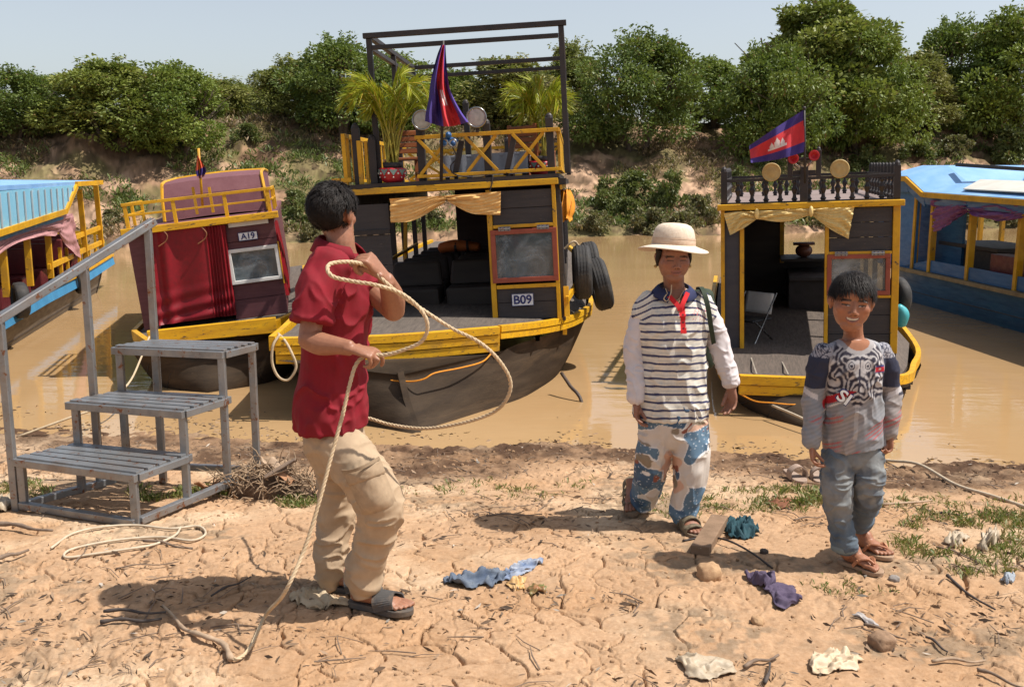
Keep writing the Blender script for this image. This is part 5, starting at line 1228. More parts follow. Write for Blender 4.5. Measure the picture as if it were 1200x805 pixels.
# ================================================================ steel boarding steps
def steps():
    A, Bn, Dn = onz(25, 598, -.04), onz(159, 617, -.03), onz(305.5, 566, -.09)
    a = (Bn - A); a.z = 0; b = (Dn - Bn); b.z = 0; W = a.length; L = b.length; O = V((A.x, A.y, -.03))
    root = empty('boarding_steps', Matrix.Translation(O), 'grey steel boarding steps with three slatted treads and a sloping handrail', 'steps')
    bl = onz(192, 561, -.09) - A; bl.z = 0
    def P(s, t, z): return (bl * t) * (1 - s) + (a + b * t) * s + V((0, 0, z))
    def hz(u, v, s, t):  # height of the pixel above base at plan position (s,t)
        q = O + P(s, t, 0); d = (q - CAM); r = ray(u, v); k = q.y / r.y; return (CAM + r * k).z - O.z
    w = .038
    h1, h2, h3 = hz(159, 556, 1, 0), hz(214, 480, 1, .40), hz(260, 411, 1, .74)
    T = [(0.0, .40, h1), (.36, .74, h2), (.70, 1.0, h3)]
    def bar(nm, p, q, w_=w, h_=w, mat=STEEL):
        m = MB(); m.bar(p, q, w_, h_); return m.build(nm, mat, root, bevel=.004)
    # base frame
    for p, q in ((P(0, 0, .02), P(1, 0, .02)), (P(1, .03, .021), P(1, 1.0, .021)), (P(0, .03, .019), P(0, 1.0, .019)), (P(.03, 1, .02), P(.97, 1, .02))): bar('base_bar', p, q)
    # legs: near side and far side
    for s in (0.012, .988):
        for t, h in ((.015, h1), (.39, h2), (.72, h3), (.985, h3)):
            bar('leg', P(s, t, .0 if t < .9 else -.08), P(s, t, h - .03))
    for t0, t1, h in T:
        st = None; m = MB(); m.bar(P(-.03, t0, h - .018), P(1.03, t0, h - .018), .03, .04); m.bar(P(-.03, t1, h - .018), P(1.03, t1, h - .018), .03, .04); m.bar(P(-.02, t0 + .02, h - .019), P(-.02, t1 - .02, h - .019), .028, .038); m.bar(P(1.02, t0 + .02, h - .019), P(1.02, t1 - .02, h - .019), .028, .038)
        st = m.build('tread_frame', STEEL, root, bevel=.003)
        n = 5
        for i in range(n):
            t = t0 + (t1 - t0) * (i + .5) / n; q = MB(); q.bar(P(-.02, t, h + .004), P(1.02, t, h + .004), L * (t1 - t0) / n * .72, .016); q.build('slat', STEEL, st, bevel=.002)
    # handrail on the left
    hp = []
    for u, v, t in ((22.5, 374, -.0), (113.5, 310, .56), (187.5, 264, 1.03)):
        z = hz(u, v, 0, t); hp.append(P(-.045, t, z)); bar('rail_post', P(-.045, t, -.02 if t < .9 else -.1), P(-.045, t, z - .015), .038, .038)
    d = (hp[2] - hp[0]); m = MB(); p0 = hp[0] - d * .12; p1 = hp[2] + d * .05
    m.bar(p0, p1, .05, .045); m.build('handrail', STEEL, root, bevel=.006)
    for z, s0 in ((h3 * .9, 0),): pass
steps()
# ================================================================ people
def hand(mb, Wp, D, N, thumb, curl=(50, 60, 45), s=1.0, tcurl=25, spread=.06, tdir=None, index=None):
    """five-fingered hand: Wp wrist, D towards the knuckles, N the way the fingers close, thumb=+-1 picks its side"""
    D = V(D).normalized(); N = V(N); N = (N - D * N.dot(D)).normalized(); S = D.cross(N) * thumb
    K = Wp + D * .088 * s
    mb.sweep([Wp - D * .02 * s, Wp + D * .02 * s, Wp + D * .055 * s, Wp + D * .086 * s], [(.026 * s, .019 * s), (.030 * s, .018 * s), (.039 * s, .016 * s), (.040 * s, .013 * s)], S, 14, 3)
    for i, (ln, r) in enumerate(((.070, .0092), (.079, .0096), (.073, .0090), (.056, .0080))):
        lat = (.030 - .020 * i) * s; p = K + S * lat - D * (.012 * s if i == 3 else .004 * s); d = (D + S * (spread * (1.5 - i))).normalized(); pts = [p - d * .03 * s, p]
        c = index if (index is not None and i == 0) else curl
        for seg, cv in zip((.44, .32, .24), c):
            a = math.radians(cv); d = (d * math.cos(a) + N * math.sin(a)).normalized(); N2 = None
            pts.append(pts[-1] + d * ln * seg * s * 1.08)
            # turn the closing direction with the finger
            N = (N - d * N.dot(d)).normalized()
        mb.sweep(pts, [(r * s * k, r * s * k) for k in (1.05, 1.08, 1.0, .95, .82)], S, 10, 3)
        N = (V(N) - D * N.dot(D)); N = (S * thumb).cross(D) ; N.normalize()
    td = V(tdir).normalized() if tdir is not None else (D * .62 + S * .72 + N * .25).normalized()
    p = Wp + D * .028 * s + S * .022 * s; q = p + td * .040 * s; a = math.radians(tcurl); d2 = (td * math.cos(a) + (N * .7 + D * .5).normalized() * math.sin(a)).normalized()
    mb.sweep([p - td * .01 * s, q, q + d2 * .030 * s, q + d2 * .052 * s], [.0125 * s, .0115 * s, .0105 * s, .0085 * s], N, 10, 3)
def foot(mb, heel, toe, ankle, s=1.0, w=1.0):
    """foot along heel -> toe with ankle above, five toes"""
    f = (toe - heel); L = f.length; d = f.normalized(); up = V((0, 0, 1)); sd = d.cross(up).normalized()
    z = V((0, 0, 1))
    mb.sweep([heel + d * .015 + z * .030 * s, heel + d * L * .28 + z * .036 * s, heel + d * L * .55 + z * .030 * s, heel + d * L * .76 + z * .018 * s], [(.030 * s * w, .030 * s), (.033 * s * w, .036 * s), (.041 * s * w, .028 * s), (.045 * s * w, .018 * s)], sd, 14, 4)
    mb.sweep([ankle, heel + d * L * .22 + z * .07 * s, heel + d * L * .36 + z * .035 * s], [(.034 * s, .036 * s), (.036 * s, .042 * s), (.035 * s, .04 * s)], sd, 14, 3)
    return d, sd, L
def toes(mb, heel, toe, s, inner):
    d = (toe - heel).normalized(); L = (toe - heel).length; sd = d.cross(V((0, 0, 1))).normalized() * inner; z = V((0, 0, 1))
    for i, (o, r, ln) in enumerate(((.030, .0125, 1.0), (.010, .0092, .99), (-.007, .0088, .95), (-.022, .0083, .90), (-.035, .0080, .84))):
        b = heel + d * L * .70 + sd * o * s + z * .016 * s; e = heel + d * L * ln + sd * o * s * 1.05 + z * .010 * s
        mb.sweep([b, b.lerp(e, .6) + z * .004 * s, e], [r * s * 1.1, r * s, r * s * .95], sd, 8, 3)
def sole(heel, toe, s, inner, th=.022, over=.012, w=1.0):
    """sandal sole outline extruded"""
    d = (toe - heel).normalized(); L = (toe - heel).length + 2 * over; sd = d.cross(V((0, 0, 1))).normalized() * inner; o = heel - d * over
    prof_in = [(0, .012), (.06, .026), (.25, .030), (.45, .030), (.70, .046), (.88, .044), (.97, .024), (1.0, .008)]; prof_out = [(0, .012), (.06, .026), (.25, .031), (.45, .036), (.70, .048), (.86, .040), (.95, .024), (1.0, .004)]
    pts = [o + d * t * L + sd * x * s * w for t, x in prof_in] + [o + d * t * L - sd * x * s * w for t, x in prof_out[::-1]]
    pts = cr([V(p) for p in pts] + [V(pts[0])], 3)[:-1]
    mb = MB(); mb.prism([p - V((0, 0, th)) for p in pts], (0, 0, th)); return mb, d, sd, L
def strap(pts, w, t, nrm, n=8):
    """band along pts with width direction nrm"""
    P = cr([V(p) for p in pts], 5); mb = MB(); rows = []
    for i, p in enumerate(P):
        tg = (P[min(i + 1, len(P) - 1)] - P[max(i - 1, 0)]).normalized(); wd = V(nrm) - tg * V(nrm).dot(tg); wd.normalize(); up = tg.cross(wd)
        if up.z < 0 and False: up = -up
        rows.append([p - wd * w / 2 - up * t / 2, p + wd * w / 2 - up * t / 2, p + wd * w / 2 + up * t / 2, p - wd * w / 2 + up * t / 2])
    mb.grid(rows, closed=True); m = len(rows); mb.f += [(3, 2, 1, 0), tuple((m - 1) * 4 + k for k in range(4))]; mb.mi += [0, 0]; return mb
class Head:
    def __init__(s, c, fwd, h, up=V((0, 0, 1))):
        s.c = V(c); s.h = h; s.f = V(fwd).normalized(); s.x = s.f.cross(V(up)).normalized(); s.u = s.x.cross(s.f); s.R = Matrix((s.x, s.f, s.u)).transposed()
    def p(s, x, y, z): return s.c + s.R @ V((x, y, z)) * s.h
    def ell(s, mb, c, r, nu=20, nv=12): mb.ell(s.p(*c), tuple(q * s.h for q in r), nu, nv, R=s.R)
    def loc(s, co): return ((co - np.array(s.c)) @ np.array(s.R)) / s.h
    def build(s, mb, smile=0, cheeks=1.0, jaw=1.0, ears=1.0):
        e = lambda c, r: s.ell(mb, c, r)
        e((0, -.07, .13), (.335, .405, .37)); e((0, .09, -.08), (.285 * jaw, .275, .35)); e((0, .185, -.35), (.165 * jaw, .15, .135)); e((0, .04, -.25), (.235 * jaw, .22, .2))
        for k in (-1, 1):
            e((.165 * k, .20, -.075), (.115 * cheeks, .125, .115)); e((.135 * k, .295, .065), (.105, .055, .032)); e((.135 * k, .268, -.005), (.070, .055, .045))
            e((.052 * k, .375, -.135), (.040, .045, .034)); e((.118 * k, .275, -.235 + .02 * smile), (.045, .05, .05))
            # ear: rim, lobe, bowl
            ea = ears; e((.335 * k, -.06, .0), (.045 * ea, .070, .105)); e((.335 * k + .028 * k * ea, -.095, .025), (.022 * ea, .055 * ea, .082 * ea ** .7)); e((.335 * k, -.035, -.10), (.030, .035, .045))
        e((0, .27, .16), (.22, .08, .12))
        mb.sweep([s.p(0, .325, .07), s.p(0, .365, -.02), s.p(0, .405, -.115)], [.032 * s.h, .036 * s.h, .050 * s.h], s.x, 12, 4)
        w = .100 + .014 * smile
        up_ = [s.p(x, .338 - .5 * x * x * 2.2, -.222 + smile * .035 * (abs(x) / w) ** 2) for x in (-w, -w * .5, 0, w * .5, w)]
        lo = [s.p(x, .335 - .5 * x * x * 2.2, (-.268 - .02 * smile) + smile * .05 * (abs(x) / w) ** 2) for x in (-w * .9, -w * .45, 0, w * .45, w * .9)]
        r = .020 * s.h; mb.sweep(up_, [r * .5, r * .95, r, r * .95, r * .5], s.u, 8, 4); mb.sweep(lo, [r * .5, r * 1.1, r * 1.25, r * 1.1, r * .5], s.u, 8, 4)
def face_paint(hd, co, nr, base, lips, brow, smile=0, eyes=.5, teeth=False, dark=.65):
    """brows, lids, eyes, lips: the face's own colouring, by position on the head"""
    n = len(co); c = wcol(base, n); L = hd.loc(co); x, y, z = L[:, 0], L[:, 1], L[:, 2]; ax = np.abs(x)
    face = (y > .12) & (np.abs(x) < .33) & (np.abs(z) < .62)
    c *= (.90 + .2 * fbm(co * 60, 3, 5))[:, None]
    red = np.exp(-(((ax - .17) / .10) ** 2 + ((z + .09) / .10) ** 2)) * face; c *= 1 + red[:, None] * np.array((.10, -.03, -.06))
    def put(m, col):
        m = np.clip(m, 0, 1)[:, None] * face[:, None]; c[:] = c * (1 - m) + np.array(col) * m
    bz = .098 - .35 * (ax - .13) ** 2 * 3 - .02 * (ax > .2)
    put(sstep(.026, .010, np.abs(z - bz)) * sstep(.045, .06, ax) * sstep(.245, .21, ax) * .9, brow)
    # eye opening
    ez = .005; ew = .068; eh = .030 * eyes; d = ((ax - .135) / ew) ** 2 + ((z - ez - .006 * np.sin((ax - .135) / ew)) / max(eh, .006)) ** 2
    if eyes > .2:
        put(sstep(1.15, .8, d), (.55, .50, .46)); put(sstep(1.2, .75, ((ax - .135) / .030) ** 2 + ((z - ez) / max(eh, .01)) ** 2), (.012, .008, .006))
    lid = np.abs(z - (ez + eh * np.sqrt(np.clip(1 - ((ax - .135) / ew) ** 2, 0, 1)))); put(sstep(.016, .006, lid) * sstep(ew * 1.12, ew * .9, np.abs(ax - .135)), (.022, .013, .010))
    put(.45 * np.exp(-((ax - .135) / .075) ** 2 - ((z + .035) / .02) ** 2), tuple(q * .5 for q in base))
    # nostrils
    put(sstep(.024, .012, np.hypot(ax - .034, (z + .158) * 1.5)) * (y > .33), (.02, .01, .008))
    # mouth
    w = .106 + .016 * smile; lift = smile * .042 * np.clip(ax / w, 0, 1) ** 2; zz = z - lift
    put(sstep(w, w * .9, ax) * sstep(.05, .03, np.abs(zz + .245)) * .8, lips)
    if teeth:
        g = 0.021 * np.sqrt(np.clip(1 - (ax / (w * .92)) ** 2, 0, 1)); m = sstep(g + .006, g - .004, np.abs(zz + .243)) * (ax < w * .95); put(m, (.035, .012, .010))
        put(sstep(g + .002, g - .006, np.abs(zz + .236)) * (ax < w * .8) * (zz > -.252), (.62, .58, .50))
    else: put(sstep(.010, .004, np.abs(zz + .246)) * sstep(w, w * .92, ax), (.045, .015, .012))
    return c
def skin_mat(name):
    k = NT(name); a = k.n('ShaderNodeAttribute', attribute_name='Col'); c = k.coords()
    k.l(k.mix(k.rng(k.noise(70, 5, .65, c), .35, .7, 0, .22), a.outputs['Color'], (.10, .035, .02)), k.b.inputs['Base Color'])
    k.b.inputs['Roughness'].default_value = .48; k.b.inputs['Specular IOR Level'].default_value = .42
    k.b.inputs['Subsurface Weight'].default_value = .06; k.b.inputs['Subsurface Radius'].default_value = (.008, .003, .0015)
    k.bump(k.noise(420, 3, .6, c), .12, .0012); return k.m
SKIN = skin_mat('skin')
def hair_mesh(hd, seed, shell, strands, length, flow, width=.004, thick=.02, lift=.3, wild=.35):
    """scalp cap of fused tufts plus loose locks; shell(local pts)-> True where hair grows; flow(local p)-> direction (local)"""
    rng = random.Random(seed); mb = MB()
    caps = []; k = 0
    while k < strands:
        d = V((rng.gauss(0, 1), rng.gauss(0, 1), rng.gauss(0, 1))).normalized(); q = V((d.x * .335, -.07 + d.y * .405, .13 + d.z * .37))
        if not shell(q): k += .15; continue
        k += 1; nrm = V((d.x / .335, d.y / .405, d.z / .37)).normalized(); f = V(flow(q)); f = (f - nrm * f.dot(nrm)).normalized(); ln = length(q) * rng.uniform(.7, 1.25)
        sd = nrm.cross(f).normalized(); jit = sd * rng.uniform(-wild, wild)
        pts = []
        for i in range(5):
            t = i / 4; pts.append(q + nrm * (thick * rng.uniform(.7, 1.15) + lift * ln * t * (1 - .45 * t)) + (f + jit) * ln * t - V((0, 0, 1)) * ln * .12 * t * t)
        w = width * rng.uniform(.7, 1.5); rows = []
        for i, p in enumerate(pts):
            ww = w * (1 - (i / 4) ** 2 * .85); rows.append([hd.p(*(p - sd * ww)), hd.p(*(p + nrm * ww * .7)), hd.p(*(p + sd * ww))])
        mb.grid(rows)
    return mb
def hair_cap(hd, shell, thick, seed=1, amp=.02, res=72, z0=-.6):
    mb = MB(); vs = []; ids = {}; fs = []
    nu, nv = res, res // 2
    pts = []
    for j in range(nv + 1):
        th = math.pi * j / nv
        for i in range(nu):
            ph = 2 * math.pi * i / nu; pts.append((math.sin(th) * math.cos(ph), math.sin(th) * math.sin(ph), math.cos(th)))
    P = np.array(pts); nz = (fbm(P * 6 + seed, 4, seed) - .5) * 2 * amp; r = np.array((.335, .405, .37)) + thick
    Q = P * (r + nz[:, None]) + np.array((0, -.07, .13)); base = P * np.array((.335, .405, .37)) + np.array((0, -.07, .13))
    ok = [bool(shell(V(b))) for b in base]
    for k in range(len(P)):
        ids[k] = len(vs); vs.append(hd.p(*(Q[k] if ok[k] else base[k] * .97)))
    for j in range(nv):
        for i in range(nu):
            a, b, c, d = j * nu + i, j * nu + (i + 1) % nu, (j + 1) * nu + (i + 1) % nu, (j + 1) * nu + i
            if any(ok[q] for q in (a, b, c, d)): fs.append((a, d, c, b))
    mb.v = [tuple(v) for v in vs]; mb.f = fs; mb.mi = [0] * len(fs); return mb
HAIR = paint('black_hair', (.009, .007, .006), (.020, .014, .011), .55, 40, spec=.22, bump=.3, bscale=200)
def folds(co, nr, amp, sc, seed, ax=(1, 1, 3)):
    """cloth creases: sharp ridged noise, stretched along ax"""
    p = co * np.array(ax) * sc; w = np.c_[fbm(co * sc * .7, 2, seed + 3), fbm(co * sc * .7 + 9, 2, seed + 4), fbm(co * sc * .7 + 19, 2, seed + 5)] * 1.6
    a = 1 - np.abs(2 * fbm(p + w, 2, seed) - 1) * 2; a = np.clip(a, -1, 1); return amp * (a * np.abs(a) * .85 + .5 * (fbm(p * .45 + 5, 2, seed + 7) - .5) * 2)
def garment(mb, voxel, smooth, root, name, mat, amp, sc, seed, ax=(1, 1, 3), mask=None, colour=None, label=None):
    me = fuse(mb, voxel, smooth); co = coords(me); nr = normals(me); d = folds(co, nr, amp, sc, seed, ax)
    if mask is not None: d = d * mask(co)
    co2 = co + nr * d[:, None]; setco(me, co2)
    if colour is not None: setcol(me, colour(co, nr))
    o = obj_from(me, name, mat, root)
    if label: o['label'] = label
    return o
def body(mb, root, hd, voxel, base, **kw):
    me = fuse(mb, voxel, 2, .5); co = coords(me); nr = normals(me); setcol(me, face_paint(hd, co, nr, base, **kw)); return obj_from(me, 'body', SKIN, root)
FABRIC = cloth_mat('printed_fabric', 'Col', rough=.85, weave=700, bump=.12, var=.16)
def piece(mb, name, mat, root, **kw):
    o = mb.build(name, mat, None, **kw); o.parent = root; o.matrix_parent_inverse = root.matrix_world.inverted(); return o
# ---------------------------------------------------------------- man throwing the rope
def man():
    g = V((-.63, 3.80, gzr(-.63, 3.80)))
    R = empty('person', g, 'person in crimson polo shirt and khaki cargo trousers holding a rope, looking away', 'person')
    Y = 3.82; MB.rs = .955
    skin = (.31, .142, .082)
    hd = Head(at(392, 252, Y), (.42, .90, .02), .222, V((.05, -.05, 1)))
    m = MB(); hd.build(m, ears=1.5)
    # neck and hidden trunk
    nk = [at(398, 300, Y), at(399, 283, Y - .01), at(397, 262, Y + .01)]
    m.sweep(nk, [(.075, .07), (.056, .058), (.058, .06)], V((1, 0, 0)), 18, 4)
    fx = V((.95, -.30, 0)).normalized(); sd = V((.30, .95, 0)).normalized()
    tor = [at(388, 478, Y), at(390, 440, Y), at(393, 370, Y), at(396, 318, Y), at(398, 296, Y)]
    m.sweep(tor, [(.11, .08), (.12, .09), (.14, .10), (.13, .08), (.07, .06)], sd, 18, 4)
    sh_r, el_r, wr_r = at(374, 322, Y - .16), at(362, 399, Y - .24), at(411, 408, Y - .30)
    m.sweep([sh_r, sh_r.lerp(el_r, .5), el_r], [.040, .044, .042], n=16)
    m.sweep([el_r - V((.01, 0, -.01)), el_r.lerp(wr_r, .28) + V((0, 0, -.004)), el_r.lerp(wr_r, .7), wr_r], [(.041, .042), (.043, .045), (.033, .034), (.023, .030)], V((0, 1, 0)), 16)
    hand(m, wr_r, (.96, -.10, -.22), (.25, .25, -.95), 1, (62, 62, 40), .98, 20, .05, tdir=(.80, -.45, -.35), index=(38, 34, 25))
    sh_l, el_l, wr_l = at(416, 322, Y + .10), at(459, 362, Y - .02), at(452, 327, Y - .18)
    m.sweep([sh_l, sh_l.lerp(el_l, .5), el_l], [.042, .046, .044], n=16)
    m.sweep([el_l + V((.005, .01, -.012)), el_l.lerp(wr_l, .4) + V((.012, 0, 0)), wr_l], [.046, .047, .031], n=16)
    hand(m, wr_l, (-.58, -.22, .78), (-.62, .30, -.62), 1, (66, 80, 50), 1.20, 30, .08, tdir=(-.85, .1, .42))
    # legs inside the trousers, feet
    hr, kr, ar = at(390, 520, Y - .05), at(443, 590, Y - .17), at(424, 690, Y - .12)
    hl, kl, al = at(386, 520, Y + .06), at(398, 598, Y + .09), at(388, 680, Y + .06)
    for h, k, a in ((hr, kr, ar), (hl, kl, al)):
        m.sweep([h, h.lerp(k, .5), k, k.lerp(a, .4), a], [.058, .058, .05, .046, .034], n=14)
    zf = gzr(ar.x + .02, ar.y) + .024
    heelr = V((at(411, 700, ar.y).x, ar.y + .03, zf)); toer = heelr + V((.238, -.085, .0))
    foot(m, heelr, toer, ar + V((0, 0, -.01)), 1.0); toes(m, heelr, toer, 1.0, -1)
    zl = gzr(al.x, al.y) + .024; heell = V((at(379, 690, al.y).x, al.y + .02, zl)); toel = heell + V((.235, -.05, 0))
    foot(m, heell, toel, al + V((0, 0, -.01)), 1.0); toes(m, heell, toel, 1.0, -1)
    body(m, R, hd, .0036, skin, lips=(.25, .09, .06), brow=(.02, .012, .01), eyes=.5)
    # hair
    sh = lambda q: q.z > (.30 if q.y > .17 else (.06 if q.y > .02 else -.19 + .22 * max(0, (abs(q.x) - .12) * 3))) and not (abs(q.x) > .27 and -.20 < q.y < .05 and q.z < .14)
    hm = hair_cap(hd, sh, .045, 3, .028, 96); st = hair_mesh(hd, 11, sh, 5200, lambda q: .10 + .17 * max(0, q.z), lambda q: (math.sin(q.x * 40 + q.z * 30) * .6, -.5 + .5 * math.sin(q.y * 33), -.45 + .5 * max(0, q.z - .3)), .0062, .044, .40)
    hm.add(st.v, st.f); piece(hm, 'hair', HAIR, R, smooth=True)
    # polo shirt
    CR = np.array((.205, .009, .018))
    s = MB()
    tor = [at(390, 499, Y), at(389, 470, Y), at(390, 425, Y), at(393, 375, Y), at(396, 332, Y), at(397, 308, Y), at(398, 293, Y)]
    s.sweep(tor, [(.172, .140), (.168, .134), (.157, .120), (.168, .124), (.176, .118), (.135, .095), (.072, .064)], sd, 28, 5, rnd=(False, True))
    s.sweep([sh_r + V((.035, .05, .035)), sh_r.lerp(el_r, .35), sh_r.lerp(el_r, .72)], [(.068, .073), (.073, .077), (.078, .080)], n=20, rnd=(True, False))
    s.sweep([sh_l + V((-.03, -.02, .02)), sh_l.lerp(el_l, .35), sh_l.lerp(el_l, .55)], [(.066, .07), (.068, .07), (.068, .068)], n=20, rnd=(True, False))
    def colm(co, nr):
        c = wcol(CR, len(co)); c *= (.88 + .24 * fbm(co * 26, 3, 3))[:, None]; return c
    garment(s, .0050, 3, R, 'polo_shirt', FABRIC, .0190, 7.5, 21, (1.2, 1.2, 1.0), None, colm)
    # collar: a folded band round the neck, open at the front
    cm = MB(); rows = []
    nc = at(397.5, 291, Y - .005); 
    for i in range(33):
        a = math.radians(-150 + 300 * i / 32) ; dirv = -fx * math.cos(a) + sd * math.sin(a); q = nc + dirv * .070; k = V((0, 0, .022 * math.cos(a) - .004))
        rows.append([q + dirv * .004 + k + V((0, 0, .030)), q + dirv * .018 + k + V((0, 0, .018)), q + dirv * .038 + k * .7 + V((0, 0, -.018))])
    cm.grid(rows); piece(cm, 'collar', cloth_mat('crimson_collar', None, tuple(CR * .92), var=.3), R, smooth=True, solid=.006)
    # placket, buttons and a small round chest badge on the far breast
    fr_ = lambda u, v, o=0: at(u, v, Y - .125 + o)
    # trousers
    KH = np.array((.43, .315, .205)); t = MB()
    t.sweep([at(390, 468, Y), at(390, 500, Y), at(393, 522, Y), at(398, 545, Y - .01)], [(.120, .105), (.130, .115), (.135, .124), (.10, .10)], sd, 24, 4)
    t.sweep([at(394, 516, Y - .06), at(420, 548, Y - .11), at(444, 586, Y - .16), at(445, 608, Y - .16), at(436, 640, Y - .14), at(427, 666, Y - .12), at(424, 682, Y - .12), at(423, 690, Y - .12)],
            [(.098, .098), (.102, .104), (.090, .096), (.082, .088), (.068, .070), (.070, .072), (.066, .066), (.048, .05)], V((0, 1, 0)), 24, 5)
    t.sweep([at(388, 516, Y + .06), at(394, 550, Y + .09), at(396, 598, Y + .09), at(389, 640, Y + .07), at(387, 664, Y + .06), at(387, 677, Y + .06), at(388, 684, Y + .06)], [(.105, .100), (.092, .088), (.074, .072), (.066, .064), (.068, .066), (.060, .06), (.046, .046)], V((0, 1, 0)), 24, 5)
    mk = lambda co: .55 + .6 * sstep(.55, .25, co[:, 2])
    def colk(co, nr):
        c = wcol(KH, len(co)); c *= (.86 + .28 * fbm(co * 18, 4, 4))[:, None]; return c
    garment(t, .0050, 3, R, 'cargo_trousers', FABRIC, .0155, 9, 31, (1.0, 1.0, 1.9), mk, colk)
    # cargo pocket on the near thigh
    pk = MB(); c0 = at(432, 572, Y - .25); ax_ = (at(444, 608, Y - .25) - at(418, 542, Y - .24)).normalized(); sdv = V((ax_.z, 0, -ax_.x)).normalized()
    def slab(mb, c, hw, hl, th, bulge):
        rows = []
        for j in range(11):
            row = []
            for i in range(11):
                s_ = -1 + 2 * i / 10; t_ = -1 + 2 * j / 10; e = max(abs(s_), abs(t_)); wr = .004 * math.sin(9 * s_ + 5 * t_) * (1 - e)
                row.append(c + sdv * s_ * hw + ax_ * t_ * hl + V((0, -th * (1 - e ** 4) - bulge * (1 - s_ * s_) - wr + .060 * (s_ * s_) * .55, 0)))
            rows.append(row)
        mb.grid(rows)
    slab(pk, c0 + ax_ * .012, .072, .085, .022, .004); po = piece(pk, 'cargo_pocket', cloth_mat('khaki_cloth', None, tuple(KH * .96), var=.3, vs=26), R, smooth=True)
    fl = MB(); slab(fl, c0 - ax_ * .058 + V((0, -.006, 0)), .076, .030, .020, .004); f_ = piece(fl, 'pocket_flap', cloth_mat('khaki_cloth'), R, smooth=True); 
    wb = strap([c0 - ax_ * .06 + sdv * x * .075 + V((0, -.035 + .055 * x * x, 0)) - ax_ * (.03) for x in (-1, -.5, 0, .5, 1)], .012, .004, ax_); piece(wb, 'pocket_seam', cloth_mat('khaki_dark', None, tuple(KH * .75)), R)
    # slides
    SL = paint('grey_rubber_slide', (.055, .052, .052), (.08, .075, .07), .7, 12, bump=.5, dirt=(.2, .14, .09))
    for heel, toe in ((heelr, toer), (heell, toel)):
        mb, d, sdv2, L = sole(heel + V((0, 0, .004)), toe + V((0, 0, .004)), 1.05, -1, .026); so = piece(mb, 'slide_sandal', SL, R, bevel=.004)
        p0 = heel + d * L * .60; b = strap([p0 + sdv2 * .052 + V((0, 0, .004)), p0 + sdv2 * .045 + V((0, 0, .036)) - d * .01, p0 + sdv2 * .0 + V((0, 0, .060)) - d * .02, p0 - sdv2 * .045 + V((0, 0, .036)) - d * .01, p0 - sdv2 * .052 + V((0, 0, .004))], .085, .007, d)
        q = piece(b, 'sandal_strap', SL, R, smooth=False)
    MB.rs = 1.0
    return R
man()
